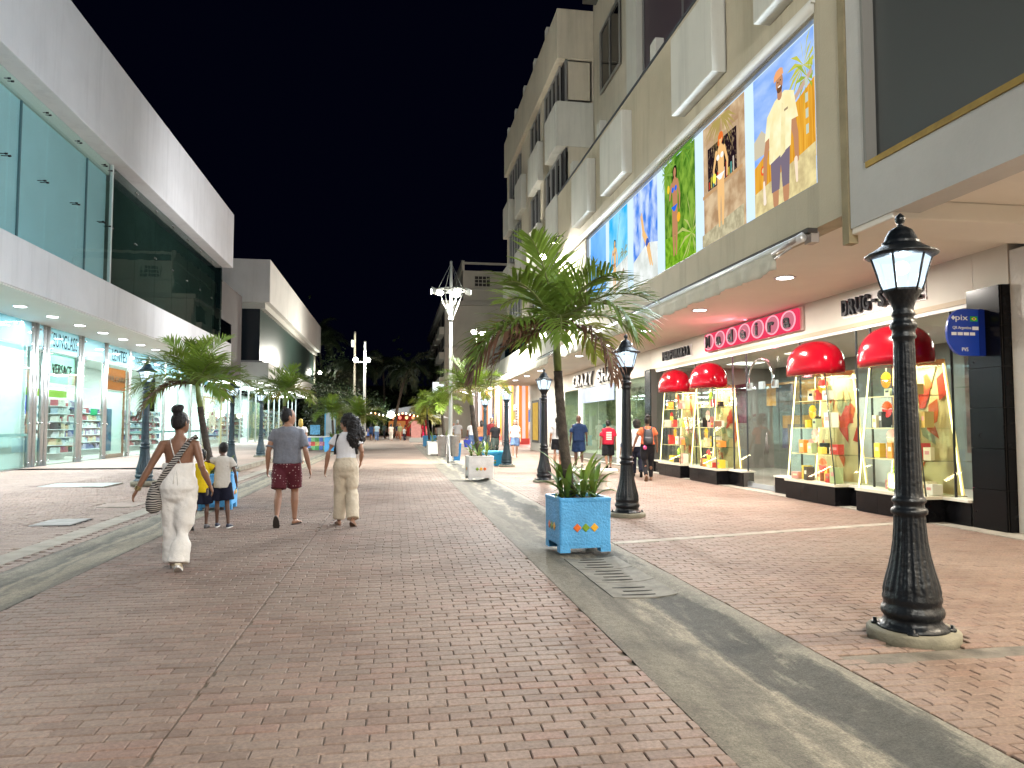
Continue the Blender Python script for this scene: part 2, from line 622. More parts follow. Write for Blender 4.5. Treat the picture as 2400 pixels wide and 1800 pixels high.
# gutters: shallow concrete channels
def gutter_material(sandy=False):
    m = bpy.data.materials.new('gutter_concrete')
    m.use_nodes = True
    nt = m.node_tree
    L = nt.links.new
    b = nt.nodes['Principled BSDF']
    b.inputs['Roughness'].default_value = .85
    geo = nd(nt, 'ShaderNodeNewGeometry')
    at = nd(nt, 'ShaderNodeAttribute', attribute_name='across')
    mp = nd(nt, 'ShaderNodeMapping')
    mp.inputs['Scale'].default_value = (3.6, .75, 1)
    L(geo.outputs['Position'], mp.inputs[0])
    n = nd(nt, 'ShaderNodeTexNoise', Scale=1.0, Detail=8.0, Roughness=.68)
    L(mp.outputs[0], n.inputs['Vector'])
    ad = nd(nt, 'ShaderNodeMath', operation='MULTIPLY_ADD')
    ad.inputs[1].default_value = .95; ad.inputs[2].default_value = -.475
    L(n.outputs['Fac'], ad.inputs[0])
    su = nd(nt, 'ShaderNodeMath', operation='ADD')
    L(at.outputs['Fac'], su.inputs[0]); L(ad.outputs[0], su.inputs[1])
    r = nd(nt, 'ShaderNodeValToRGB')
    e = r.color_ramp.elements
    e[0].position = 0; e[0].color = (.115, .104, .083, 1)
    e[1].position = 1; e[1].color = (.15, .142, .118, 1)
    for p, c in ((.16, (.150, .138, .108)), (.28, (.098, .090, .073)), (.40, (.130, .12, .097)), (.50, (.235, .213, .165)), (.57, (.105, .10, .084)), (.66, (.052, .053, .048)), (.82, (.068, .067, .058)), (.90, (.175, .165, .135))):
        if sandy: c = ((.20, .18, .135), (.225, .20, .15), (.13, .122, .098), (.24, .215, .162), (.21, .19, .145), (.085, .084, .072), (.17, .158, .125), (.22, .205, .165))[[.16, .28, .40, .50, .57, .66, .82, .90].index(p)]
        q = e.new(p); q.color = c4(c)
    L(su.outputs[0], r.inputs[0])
    n2 = nd(nt, 'ShaderNodeTexNoise', Scale=75.0, Detail=6.0, Roughness=.8)
    L(geo.outputs['Position'], n2.inputs['Vector'])
    mr = nd(nt, 'ShaderNodeMapRange')
    mr.inputs[1].default_value = .32; mr.inputs[2].default_value = .7
    mr.inputs[3].default_value = .5; mr.inputs[4].default_value = 1.5
    L(n2.outputs['Fac'], mr.inputs[0])
    mu = nd(nt, 'ShaderNodeMix', data_type='RGBA', blend_type='MULTIPLY')
    mu.inputs[0].default_value = 1
    L(r.outputs[0], mu.inputs[6]); L(mr.outputs[0], mu.inputs[7])
    n3 = nd(nt, 'ShaderNodeTexNoise', Scale=14.0, Detail=8.0, Roughness=.75)
    L(geo.outputs['Position'], n3.inputs['Vector'])
    m3 = nd(nt, 'ShaderNodeMapRange')
    m3.inputs[1].default_value = .3; m3.inputs[2].default_value = .7
    m3.inputs[3].default_value = .8; m3.inputs[4].default_value = 1.5
    L(n3.outputs['Fac'], m3.inputs[0])
    mu2 = nd(nt, 'ShaderNodeMix', data_type='RGBA', blend_type='MULTIPLY')
    mu2.inputs[0].default_value = 1
    L(mu.outputs[2], mu2.inputs[6]); L(m3.outputs[0], mu2.inputs[7])
    # cracks, only in some stretches
    dn = nd(nt, 'ShaderNodeVectorMath', operation='ADD')
    L(geo.outputs['Position'], dn.inputs[0]); L(n3.outputs['Color'], dn.inputs[1])
    vo = nd(nt, 'ShaderNodeTexVoronoi', Scale=1.5, feature='DISTANCE_TO_EDGE')
    L(dn.outputs[0], vo.inputs['Vector'])
    vm = nd(nt, 'ShaderNodeMapRange')
    vm.inputs[1].default_value = .004; vm.inputs[2].default_value = .012; vm.inputs[3].default_value = .85; vm.inputs[4].default_value = 0
    L(vo.outputs['Distance'], vm.inputs[0])
    n4 = nd(nt, 'ShaderNodeTexNoise', Scale=.6, Detail=2.0)
    L(geo.outputs['Position'], n4.inputs['Vector'])
    m4 = nd(nt, 'ShaderNodeMapRange')
    m4.inputs[1].default_value = .5; m4.inputs[2].default_value = .6
    L(n4.outputs['Fac'], m4.inputs[0])
    mm = nd(nt, 'ShaderNodeMath', operation='MULTIPLY')
    L(vm.outputs[0], mm.inputs[0]); L(m4.outputs[0], mm.inputs[1])
    mc = nd(nt, 'ShaderNodeMix', data_type='RGBA')
    mc.inputs[7].default_value = (.03, .028, .024, 1)
    L(mm.outputs[0], mc.inputs[0]); L(mu2.outputs[2], mc.inputs[6])
    L(mc.outputs[2], b.inputs['Base Color'])
    ah = nd(nt, 'ShaderNodeMath', operation='ADD')
    L(n2.outputs['Fac'], ah.inputs[0]); L(n3.outputs['Fac'], ah.inputs[1])
    bp = nd(nt, 'ShaderNodeBump', Strength=.8, Distance=.012)
    L(ah.outputs[0], bp.inputs['Height']); L(bp.outputs[0], b.inputs['Normal'])
    return m
gut_mat = gutter_material()
gut_sand = gutter_material(True)
def gutter(name, x0, x1, y0, y1, flip=False):
    mb = MB(); vs = []; fs = []; ac = []
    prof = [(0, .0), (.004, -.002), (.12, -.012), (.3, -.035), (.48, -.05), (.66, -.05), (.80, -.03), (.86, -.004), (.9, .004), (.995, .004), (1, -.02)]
    ny = int((y1 - y0) / .4)
    rr = random.Random(11)
    for j in range(ny + 1):
        y = y0 + (y1 - y0) * j / ny
        for (u, z) in prof:
            uu = 1 - u if flip else u
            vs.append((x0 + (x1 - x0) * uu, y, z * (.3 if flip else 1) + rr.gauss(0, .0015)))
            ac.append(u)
    n = len(prof)
    for j in range(ny):
        for i in range(n - 1):
            f = (j * n + i, j * n + i + 1, (j + 1) * n + i + 1, (j + 1) * n + i)
            fs.append(f[::-1] if flip else f)
    mb.add(vs, fs, 0, True)
    me = mb.mesh(name)
    a = me.attributes.new('across', 'FLOAT', 'POINT')
    a.data.foreach_set('value', ac)
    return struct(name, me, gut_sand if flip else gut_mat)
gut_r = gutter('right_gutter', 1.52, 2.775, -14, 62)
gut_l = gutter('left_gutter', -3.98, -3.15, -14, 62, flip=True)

# drain cover in the right gutter: three concrete lids with slots, dished like the channel
dc = thing('drain_cover', 'slotted concrete drain cover set in the gutter in front of the blue planter', 'drain cover', (2.3, 7.45, 0))
dcm = M('drain_concrete', (.17, .162, .138), .85, var=.35, vs=5, bump=.4, bs=80)
for k in range(3):
    ya, yb = 6.5 + k * .66, 6.5 + (k + 1) * .66 - .015
    mb = MB()
    xs = [1.95 + .61 * i / 6 for i in range(7)]
    zs = [-.033, -.040, -.044, -.045, -.043, -.035, -.018]
    sk = .18 * 0
    for i in range(6):
        mb.hexa([(xs[i], ya, -.09), (xs[i + 1], ya, -.09), (xs[i + 1], yb, -.09), (xs[i], yb, -.09)],
                [(xs[i], ya, zs[i] + .004), (xs[i + 1], ya, zs[i + 1] + .004), (xs[i + 1], yb, zs[i + 1] + .004), (xs[i], yb, zs[i] + .004)])
    part('lid', mb, dcm, dc, True)
    for s in range(4):
        yy = ya + .09 + s * .15
        if k == 0 and s == 3: continue
        mb = MB()
        xo = .06 if (s % 2) else 0
        mb.box(2.06 + xo, 2.38 + xo, yy, yy + .026, -.06, -.0352)
        part('slot', mb, dark_slot, dc, True)

# left pavement
mb = MB()
sheet(-4.2, -3.98, -14, 27, -.014, 0, mb)
sheet(-12.4, -4.5, -14, 26, -.014, 0, mb, 8, 20, hleft)
sheet(-5.3, -3.98, 27, 62, -.002, 1, mb)
sheet(-5.3, -4.5, 26, 27, -.004, 1, mb)
sheet(-12.4, -5.3, 26.0, 100, .138, 2, mb)
pav_l = struct('left_pavement', mb, [mortar, BRICKF['left'], BRICKF['left']])
def skip_l(x, y):
    if -4.52 < x < -4.19: return True
    if -5.42 < x < -4.80 and 12.1 < y < 12.98: return True
    if -5.55 < x < -4.75 and 14.7 < y < 15.6: return True
    if -8.3 < x < -6.7 and 18.7 < y < 20.0: return True
    if x < -5.3 and y > 25.9: return True
    return False
lay_bricks(pav_l, 'left', -11.95, -3.985, 6.5, 26.0, hf=hleft, skip=skip_l, seed=9)
mb = MB()
mb.box(-4.51, -4.2, -14, 27, -.05, .003)
struct('concrete_band', mb, concrete_pale, pav_l)
mb = MB()
mb.box(-5.3, -5.12, 26.05, 60, -.1, .145)
mb.hexa([(-5.3, 25.2, -.05), (-5.12, 25.2, -.05), (-5.12, 26.05, -.05), (-5.3, 26.05, -.05)], [(-5.3, 25.2, .005), (-5.12, 25.2, .005), (-5.12, 26.05, .145), (-5.3, 26.05, .145)])
struct('left_kerb', mb, concrete, None)
def cover(label, x0, x1, y0, y1, m, rim=None, tilt=0):
    t = thing('manhole_cover', label, 'manhole cover', ((x0 + x1) / 2, (y0 + y1) / 2, 0))
    z = hleft((x0 + x1) / 2, (y0 + y1) / 2)
    mb = MB(); mb.box(x0 + .03, x1 - .03, y0 + .03, y1 - .03, -.05, z + .006 + tilt)
    part('lid', mb, m, t, True)
    mb = MB()
    for (a, b, c, d) in ((x0, x1, y0, y0 + .028), (x0, x1, y1 - .028, y1), (x0, x0 + .028, y0 + .028, y1 - .028), (x1 - .028, x1, y0 + .028, y1 - .028)):
        mb.box(a, b, c, d, -.05, z + .004)
    part('rim', mb, rim or dark_slot, t, True)
steel_worn = M('worn_steel', (.22, .22, .21), .5, .6, var=.3, vs=6)
cover('grey steel manhole cover with dark rim beside the gutter, nearest the white jumpsuit', -5.42, -4.8, 12.1, 12.98, M('cover_grey', (.26, .255, .24), .7, .2, var=.25, vs=4), None, .008)
cover('brick filled access cover with thin concrete frame, further along the left pavement', -5.5, -4.8, 14.75, 15.55, M('cover_brick', (.27, .21, .175), .8, var=.3, vs=8), concrete_pale)
cover('large pale greenish access cover set in the pavement before the shop windows', -8.28, -6.72, 18.72, 19.98, M('cover_pale', (.20, .25, .23), .6, var=.2, vs=2), concrete)

# plaza beyond the street
mb = sheet(-60, 60, 62, 170, -.004)
struct('plaza', mb, BRICKF['left'])
# ------------------------------------------------------------------ left: white modern shopping building
white = M('white_render', (.76, .765, .775), .75, var=.06, streak=.14, vs=.5, bump=.12, bs=40)
white2 = M('white_render_b', (.60, .60, .57), .75, var=.08, streak=.16, vs=.4, bump=.12, bs=40)
soffit_m = M('soffit_white', (.78, .79, .76), .7, var=.03, vs=.7)
steel = M('brushed_steel', (.55, .57, .57), .28, .9, var=.1, vs=20)
chrome = M('chrome', (.75, .76, .77), .12, 1.0)
glass_mint = GL('glass_mint', (.87, .972, .955), 1.0, wavy=.02)
glass_blue = GL('glass_band_blue', (.62, .86, .92), 1.1, milk=.42, milkcol=(.55, .82, .9))
glass_teal = GL('glass_teal', (.90, .965, .965), .9, wavy=.03)
glass_dark = GL('glass_dark_green', (.57, .65, .63), 1.0, .012, wavy=.06)
black_fix = M('fixing_black', (.03, .03, .035), .4, .6)
dark_grey = M('dark_grey_wall', (.105, .098, .098), .8, var=.1, vs=1)
floor_pale = M('shop_floor', (.62, .60, .55), .3, var=.05)
inner_white = M('shop_white', (.82, .86, .83), .6)
lens_em = EM('downlight_lens', (.93, .96, 1.0), 14.0)

Y0, Y1 = 4.0, 45.2
b1 = thing('shopping_gallery', 'white two storey shop building with long glass band, lettered shop windows and round soffit lights', 'building', (-12, 24, 0))
EACH = set('pillar white_pillar pilaster roof_post wing_pier balcony_box wood_panel white_screen balcony window column_base kiosk_board shop_side plinth parapet_cap column beam patch_fitting foot'.split())
def bpart(root, name, boxes, mats, **kw):
    if name in EACH and len(boxes) > 1:
        return [bpart(root, name, [b], mats, **kw) for b in boxes][-1]
    mb = MB()
    for b in boxes: mb.box(*b)
    return part(name, mb, mats, root, True, **kw)
bpart(b1, 'parapet', [(-12.6, -9.5, Y0, Y1, 10.82, 14.0)], white, bevel=.02)
bpart(b1, 'lower_band', [(-12.6, -9.5, Y0, Y1, 5.02, 6.32)], white, bevel=.02)
bpart(b1, 'soffit', [(-12.55, -9.56, Y0 + .05, Y1 - .06, 4.99, 5.017)], soffit_m)
bpart(b1, 'rear_wall', [(-14.0, -13.6, Y0, 56.5, 5.0, 13.6)], dark_grey)
bpart(b1, 'end_wall', [(-13.6, -10.05, Y1 - .6, Y1 - .35, 6.33, 10.8)], M('end_wall_dark', (.05, .075, .07), .5))
# recessed dark bay between this block and the next
bpart(b1, 'link_wall', [(-13.5, -11.4, 45.3, 57.6, 5.0, 11.2)], dark_grey)
mb = MB(); mb.box(-11.42, -11.38, 47.0, 54.0, 5.1, 8.6)
part('link_window', mb, GL('glass_night', (.03, .05, .1), 1.0), b1, True)
# upper glass: lit teal panes with a pale wall behind, then dark panes
teal_wall = M('teal_blind', (.60, .84, .87), .8, var=.05, vs=.6)
mb = MB(); mb.box(-10.26, -10.2, Y0, 27.75, 6.34, 10.4)
part('blind_wall', mb, teal_wall, b1, True)
bpart(b1, 'blind_header', [(-10.3, -10.12, Y0, 27.75, 10.4, 10.81)], M('blind_header', (.62, .68, .6), .7))
bpart(b1, 'column', [(-10.19, -10.15, y, y + .07, 6.34, 10.4) for y in (21.6, 26.0)], M('blind_dark', (.16, .25, .28), .7))  # two thin dark teal strips in front of the blind wall
pan = [(a, a + 2.12) for a in (16.4, 18.55, 20.7, 22.85, 25.0)]
ends = [p[0] for p in pan] + [27.1]
def fix_at(y, z, par, mb=None):
    mb = mb or MB()
    return mb
for (a, b) in pan + [(27.14, 27.74)]:
    mb = MB(); mb.box(-10.02, -10.0, a, b, 6.36, 10.72)
    p = part('window_pane', mb, glass_teal, b1, True)
    mb = MB()
    for z in (6.5, 8.55, 10.55):
        for yy in (a + .07, b - .07):
            mb.tube([(-10.03, yy, z), (-9.965, yy, z)], .028, 8)
            mb.tube([(-10.35, yy - .0, z), (-10.03, yy, z)], .012, 6)
    part('glass_fixing', mb, black_fix, p, True, kind='stuff')
bpart(b1, 'mullion', [(-10.08, -9.98, 27.76, 27.84, 6.34, 10.8)], M('mullion_white', (.7, .75, .72), .5))
for k in range(7):
    a = 27.86 + k * 2.42
    b = min(a + 2.39, 44.8)
    mb = MB(); mb.box(-10.02, -10.0, a, b, 6.36, 10.72)
    p = part('dark_window_pane', mb, glass_dark, b1, True)
    mb = MB()
    for z in (6.5, 8.55, 10.55):
        for yy in (a + .07, b - .07):
            mb.tube([(-10.03, yy, z), (-9.965, yy, z)], .028, 8)
    part('glass_fixing', mb, chrome, p, True, kind='stuff')
mb = MB(); mb.box(-10.4, -10.36, 27.86, 44.6, 6.34, 10.4)
part('dark_room_back', mb, M('dark_room', (.13, .185, .165), .9, var=.35, vs=.4), b1, True)
# soffit downlights
for k in range(22):
    y = 6.9 + k * 2.07 - .12
    if y > 45: break
    mb = MB(); mb.lathe([(.0, -.004), (.155, -.004), (.165, .0), (.165, .02)], 20, (-10.8, y, 4.975))
    p = part('downlight_lens', mb, lens_em, b1, True)
    mb = MB(); mb.lathe([(.167, -.001), (.20, -.006), (.205, .01), (.167, .012)], 20, (-10.8, y, 4.98))
    part('downlight_ring', mb, steel, p, True)
    if k > 2: lamp_light('AREA', (-10.8, y, 4.95), 62, (.93, .97, 1.0), .28, aim=(-10.8, y, 0), name='downlight')

# ground floor shop front
XS = -12.0
fr = M('shop_frame', (.58, .64, .62), .35, .7)
bpart(b1, 'shop_floor', [(-18, -12.03, 15, 57, .02, .135)], floor_pale)
bpart(b1, 'shop_back_wall', [(-18.2, -18.0, 15, 57, .1, 5.0)], inner_white)
bpart(b1, 'shop_ceiling', [(-18.0, -12.65, 15, 57, 4.985, 5.2)], inner_white)
bpart(b1, 'plinth_rail', [(-12.06, -11.9, 15, 56.5, .08, .14)], steel)
for k, (a, b) in enumerate(((26.79, 27.26), (27.62, 28.1), (30.5, 30.98), (33.08, 33.42), (35.95, 36.2), (38.6, 38.75), (41.2, 41.35), (43.8, 43.95), (46.3, 46.5), (49.0, 49.2), (54.2, 54.4), (56.4, 56.6))):
    mb = MB()
    if b - a > .3:
        mb.tube([(-12.03, a + .09, .1), (-12.03, a + .09, 4.98)], .085, 12)
        mb.tube([(-12.03, b - .09, .1), (-12.03, b - .09, 4.98)], .085, 12)
    else:
        mb.box(-12.08, -11.96, a, b, .1, 4.98)
    part('post', mb, steel, b1, True)
    mb = MB()
    for z in (.3, 1.6, 4.05, 4.22, 4.8):
        for yy in (a - .06, b + .06):
            mb.tube([(-12.0, yy, z), (-11.93, yy, z)], .03, 8)
    part('glass_fixing', mb, chrome, b1, True, kind='stuff')
segs = [(16.5, 19.7), (19.75, 22.95), (23.0, 26.72), (27.3, 27.58), (28.14, 30.46), (31.02, 33.04), (33.46, 35.92), (36.24, 38.56), (38.79, 41.16), (41.39, 43.76), (43.99, 46.26), (46.54, 48.96), (49.24, 51.7), (51.74, 54.16), (54.44, 56.36)]
for (a, b) in segs:
    mb = MB(); mb.box(XS - .01, XS + .01, a, b, .14, 4.12)
    part('shop_window', mb, glass_mint, b1, True)
    mb = MB(); mb.box(XS - .01, XS + .01, a, b, 4.15, 4.97)
    part('transom_pane', mb, glass_blue, b1, True)
for (a, b) in ((16.5, 26.75), (36.2, 49.0)):
    mb = MB(); mb.box(-12.06, -12.012, a, b, 1.17, 1.26)
    part('rail', mb, M('rail_teal', (.36, .58, .60), .4, .3), b1, True)
# lit mint lining wall at the near end
mb = MB(); mb.box(-12.26, -12.2, 15, 26.95, .14, 4.9)
part('lining_wall', mb, M('mint_lining', (.80, .90, .86), .7), b1, True)
mb = MB(); mb.box(-12.6, -12.4, 27.9, 28.1, .14, 4.3); mb.box(-12.7, -12.64, 26.98, 27.88, .14, 4.9)
part('dark_return', mb, M('dark_return', (.10, .13, .14), .5), b1, True)
# lettering on the glass
ink = M('letter_black', (.008, .009, .011), .95, spec=.02)
# hanging brand panels
mb = MB(); mb.box(-12.16, -12.13, 28.1, 30.6, 3.06, 4.12)
p = part('sign_panel', mb, M('sage_panel', (.33, .50, .39), .7, spec=.1), b1, True, label='sage green hanging sign reading VERSACE')
text('VERSACE', 1.62, .36, (-12.105, 29.42, 3.57), '+x', ink, p, .01)
mb = MB(); mb.box(-12.14, -12.1, 33.5, 35.88, 3.08, 4.02)
p = part('sign_panel', mb, M('rust_panel', (.30, .068, .010), .7, spec=.1), b1, True, label='rust orange sign reading BVLGARI')
text('BVLGARI', 2.0, .24, (-12.085, 34.72, 3.55), '+x', M('letter_rust', (.05, .02, .01), .5), p, .01)
mb = MB()
mb.box(-12.16, -12.1, 33.5, 33.62, .14, 3.06); mb.box(-12.16, -12.1, 35.76, 35.88, .14, 3.06); mb.box(-12.16, -12.1, 33.62, 35.76, .14, .3)
part('sign_frame', mb, M('rust_panel'.replace('rust', 'copper'), (.33, .13, .06), .5), p, True)
mb = MB(); mb.box(-12.2, -12.17, 33.62, 35.76, .3, 3.06)
part('sign_backing', mb, M('panel_white', (.80, .88, .82), .6), p, True)
mb = MB(); mb.box(-12.15, -12.13, 33.66, 34.45, .45, 2.25)
part('poster', mb, M('poster_blue', (.05, .13, .22), .5, var=.6, vs=1.2), p, True)
for s, y, w, h in (('SUNGLASS', 29.2, 2.0, .5), ('LENTES', 34.6, 1.75, .5), ('COSMETICS', 37.4, 1.8, .34), ('PERFUMES', 40.0, 1.7, .34)):
    p = text(s, w, h, (-11.93, y, 4.56), '+x', ink, b1, .003, bold=.0)
# crest on the glass doors
gold = M('crest_cream', (.72, .72, .55), .5)
mb = MB()
cy_, cz_ = 51.7, 1.9
for k in range(28):
    a0, a1 = 2 * PI * k / 28, 2 * PI * (k + 1) / 28
    if 1.2 < a0 < 1.9: continue
    for r_ in (.62, .86):
        mb.tube([(-11.97, cy_ + r_ * math.cos(a0), cz_ + r_ * .95 * math.sin(a0)), (-11.97, cy_ + r_ * math.cos(a1), cz_ + r_ * .95 * math.sin(a1))], .035, 5)
for k in range(9):
    a0 = PI * (.15 + .7 * k / 8)
    mb.ell((-11.97, cy_ + .75 * math.cos(a0), cz_ + .95 + .35 * math.sin(a0)), (.03, .08, .1), 8, 5)
for dy in (-.16, .16):
    mb.box(-11.985, -11.955, cy_ + dy - .035, cy_ + dy + .035, cz_ - .35, cz_ + .35)
mb.box(-11.985, -11.955, cy_ - .13, cy_ + .13, cz_ - .03, cz_ + .03)
mb.box(-11.985, -11.955, cy_ - .5, cy_ - .4, cz_ - .3, cz_ + .3); mb.box(-11.985, -11.955, cy_ + .4, cy_ + .5, cz_ - .3, cz_ + .3)
part('crest', mb, gold, b1, True, label='cream shield crest on the glass door')
mb = MB()
for y in (49.3, 54.05): mb.box(-11.98, -11.9, y, y + .1, .14, 3.3)
mb.box(-11.98, -11.9, 49.3, 54.15, 3.3, 3.42)
part('door_frame', mb, M('brass_frame', (.55, .50, .28), .35, .6), b1, True)

# inside the shop: shelving, screens, counter
def shelves(label, x, y0, y1, z0, z1, n, seed, face=1):
    r_ = random.Random(seed)
    t = thing('shop_shelving', label, 'shelving', ((x), (y0 + y1) / 2, .135), group=None)
    mb = MB(); mb.box(x - .45, x - .40, y0, y1, .136, z1)
    part('back_panel', mb, inner_white, t, True)
    for k in range(n):
        z = z0 + (z1 - z0 - .3) * k / max(1, n - 1)
        mb = MB(); mb.box(x - .4, x, y0, y1, z, z + .03)
        part('shelf', mb, M('shelf_white', (.85, .86, .87), .4), t, True)
    cols = [(.75, .75, .78), (.12, .13, .28), (.45, .10, .12), (.80, .76, .68), (.62, .66, .66), (.05, .05, .06), (.66, .52, .34), (.40, .33, .46), (.40, .50, .58)]
    mats = [M('product_%d' % i, c, .4) for i, c in enumerate(cols)]
    mb = MB()
    for k in range(n):
        z = z0 + (z1 - z0 - .3) * k / max(1, n - 1) + .03
        y = y0 + .03; base = r_.randrange(9)
        while y < y1 - .12:
            w = r_.uniform(.05, .13); h = r_.uniform(.1, .26)
            if r_.random() < .3: base = r_.randrange(9)
            mb.box(x - .2 - r_.uniform(0, .15), x - .04, y, y + w * .92, z, z + h, base)
            y += w + r_.uniform(0, .03)
    part('products', mb, mats, t, True, kind='stuff')
    return t
shelves('tall white shelving packed with perfume boxes seen under the VERSACE panel', -14.6, 28.4, 33.6, .5, 2.5, 6, 1)
shelves('shelving of sunglasses and boxes seen through the doorway beside the VERSACE panel', -13.4, 32.3, 34.0, .4, 2.6, 7, 2)
shelves('low cosmetics shelving seen between the BVLGARI panel and the palm', -14.4, 36.4, 41.5, .4, 2.4, 6, 3)
shelves('long cosmetics shelving behind the windows further along, past the palm', -14.4, 42.0, 49.0, .4, 2.4, 6, 4)
mb = MB(); mb.box(-14.9, -14.6, 27.9, 36.0, 2.78, 3.06)
solo('fascia_strip', mb, EM('lime_strip', (.45, .95, .12), 1.0), 'bright lime green strip above the shelves in the left shop', 'sign strip')
mb = MB(); mb.box(-13.15, -13.05, 28.15, 30.3, .136, 1.0)
solo('shop_counter', mb, M('counter_stone', (.32, .33, .26), .35, var=.4, vs=2), 'stone fronted counter just inside the window under the VERSACE panel', 'counter')
for y, c, l in ((28.4, (.16, .14, .42), 'purple lettered poster over the perfume shelves, nearer one'), (31.0, (.10, .10, .62), 'violet blue poster with pale face over the perfume shelves, farther one')):
    t = thing('shop_poster', l, 'poster', (-14.98, y, 2.4))
    mb = MB(); mb.box(-14.15, -14.1, y, y + .95, 1.98, 2.72)
    part('print', mb, M('poster_%d' % int(y * 10), c, .5, var=.5, vs=2), t, True)
    mb = MB(); mb.ell((-14.09, y + .45, 2.42), (.01, .2, .24), 12, 8)
    part('face_print', mb, M('poster_face', (.7, .72, .8), .5), t, True)
mb = MB(); mb.box(-12.035, -12.02, 31.9, 32.55, 1.95, 2.2)
solo('sticker', mb, M('sticker_green', (.0, .42, .16), .5), 'green notice stuck on the glass door next to the VERSACE panel', 'sticker')
for k in range(8):
    lamp_light('AREA', (-14.6, 17.5 + k * 5.2, 4.95), 85, (.97, 1.0, .97), 2.2, aim=(-14.6, 17.5 + k * 5.2, 0), size_y=2.2, name='shop_light')
    mb = MB(); mb.box(-15.7, -13.5, 16.9 + k * 5.2, 18.1 + k * 5.2, 4.965, 4.98)
    part('ceiling_light', mb, EM('ceiling_panel', (.95, 1, .97), 5.0), b1, True)
for k in range(4):
    lamp_light('AREA', (-12.11, 16.5 + k * 3.2, 4.9), 22, (.88, 1.0, .96), .12, aim=(-12.22, 16.5 + k * 3.2, 0), size_y=2.6, name='lining_light')

# ------------------------------------------------------------------ second white block further down
b2 = thing('corner_gallery', 'white flat roofed block further down with dark ribbed glass band and lit shop below', 'building', (-12, 78, 0))
Y2, Y3 = 58.2, 97.5
bpart(b2, 'parapet', [(-15, -9.5, Y2, Y3, 10.95, 14.25)], white2, bevel=.03)
bpart(b2, 'parapet_return', [(-12.3, -9.9, Y2 + .4, Y3 - .4, 10.5, 10.94)], M('underside_grey', (.42, .42, .38), .8))
mb = MB()
for k in range(40):
    y = Y2 + .5 + k * (Y3 - Y2 - 1.6) / 40
    w = (Y3 - Y2 - 1.6) / 40
    mb.add([(-10.28, y, 6.3), (-10.20, y + w * .5, 6.3), (-10.28, y + w, 6.3), (-10.28, y, 10.5), (-10.20, y + w * .5, 10.5), (-10.28, y + w, 10.5)], [(0, 1, 4, 3), (1, 2, 5, 4)])
part('ribbed_glass', mb, M('ribbed_green', (.03, .052, .045), .36, .0, spec=.7), b2, True)
bpart(b2, 'glass_end', [(-14.5, -10.3, Y2 + .5, Y2 + .6, 6.5, 10.7)], M('glass_end_dark', (.012, .018, .024), .15))
bpart(b2, 'lower_band', [(-15, -9.5, Y2, Y3, 5.05, 6.35)], white2, bevel=.03)
bpart(b2, 'sill_strip', [(-14.4, -10.0, Y2 + .3, Y2 + .58, 6.36, 6.52)], M('sill_grey', (.28, .28, .28), .7))
bpart(b2, 'soffit', [(-14.9, -9.56, Y2 + .06, Y3 - .06, 5.02, 5.047)], soffit_m)
bpart(b2, 'rear_wall', [(-17.2, -17, 57, Y3, .14, 5.0)], inner_white)
bpart(b2, 'shop_floor', [(-17, -11.9, 57, Y3, .1, .145)], floor_pale)
mb = MB()
for z in (0, 1): pass
for (yy, dx) in ((96.3, 0), (95.5, .0)):
    mb.tube([(-10.1, yy, 6.35), (-10.1, yy, 8.6), (-10.1, yy, 10.6)], .09, 8)
part('downpipe', mb, M('pipe_cream', (.6, .6, .5), .5), b2, True)
for k in range(12):
    a = 57.4 + k * 3.3
    mb = MB(); mb.box(-12.01, -11.99, a + .06, a + 3.24, .16, 4.95)
    part('shop_window', mb, glass_mint, b2, True)
    mb = MB(); mb.box(-12.06, -11.94, a - .05, a + .05, .14, 5.0)
    part('post', mb, steel, b2, True)
for k in range(12):
    y = 59.5 + k * 3.2
    mb = MB(); mb.lathe([(.0, -.004), (.2, -.004), (.2, .02)], 14, (-10.8, y, 4.995))
    part('downlight_lens', mb, lens_em, b2, True)
for k in range(4):
    lamp_light('AREA', (-10.8, 61 + k * 9.5, 4.93), 220, (.93, .98, 1.0), 2.0, aim=(-10.8, 61 + k * 9.5, 0), size_y=4, name='soffit_light')
    lamp_light('AREA', (-14.5, 61 + k * 9.5, 4.9), 300, (.93, 1.0, .99), 3.0, aim=(-14.5, 61 + k * 9.5, 0), size_y=4, name='shop_light')
shelves('bright toy and gift shelving behind the glass of the far white block', -13.5, 58.5, 70.0, .5, 2.6, 6, 8)
shelves('colourful shelving near the end window of the far white block', -13.2, 76.0, 92.0, .5, 3.2, 7, 9)
mb = MB(); mb.box(-12.3, -12.2, 66, 72, .3, 3.6)
solo('window_mural', mb, M('mural_blue', (.20, .55, .72), .5, var=.5, vs=.9, col2=(.75, .6, .25)), 'blue arched window mural with coloured figures in the far white block', 'mural')
# ------------------------------------------------------------------ right: apartment block over the shops
beige = M('beige_render', (.52, .465, .36), .8, var=.1, streak=.28, vs=.6, bump=.25, bs=35)
beige_d = M('olive_beige_fascia', (.46, .40, .29), .8, var=.09, streak=.3, vs=.8, bump=.25, bs=35)
beige_l = M('pale_box_render', (.54, .53, .47), .8, var=.06, streak=.25, vs=.9, bump=.2, bs=35)
stucco = M('white_stucco', (.62, .60, .56), .85, var=.08, vs=1.2, bump=.5, bs=22)
soff_r = M('soffit_cream', (.80, .74, .65), .8, var=.05, vs=.8, bump=.08, bs=30)
wall_r = M('shop_wall_cream', (.60, .56, .49), .75, var=.05, vs=1.0)
win_dark = GL('window_night', (.10, .10, .11), 1.1, .02, wavy=.02)
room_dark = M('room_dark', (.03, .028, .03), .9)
frame_al = M('aluminium', (.38, .38, .37), .4, .7)
FX = 5.4
r1 = thing('apartment_building', 'beige apartment block with jutting pale balcony boxes over a lit billboard and shops', 'building', (9, 24, 0))
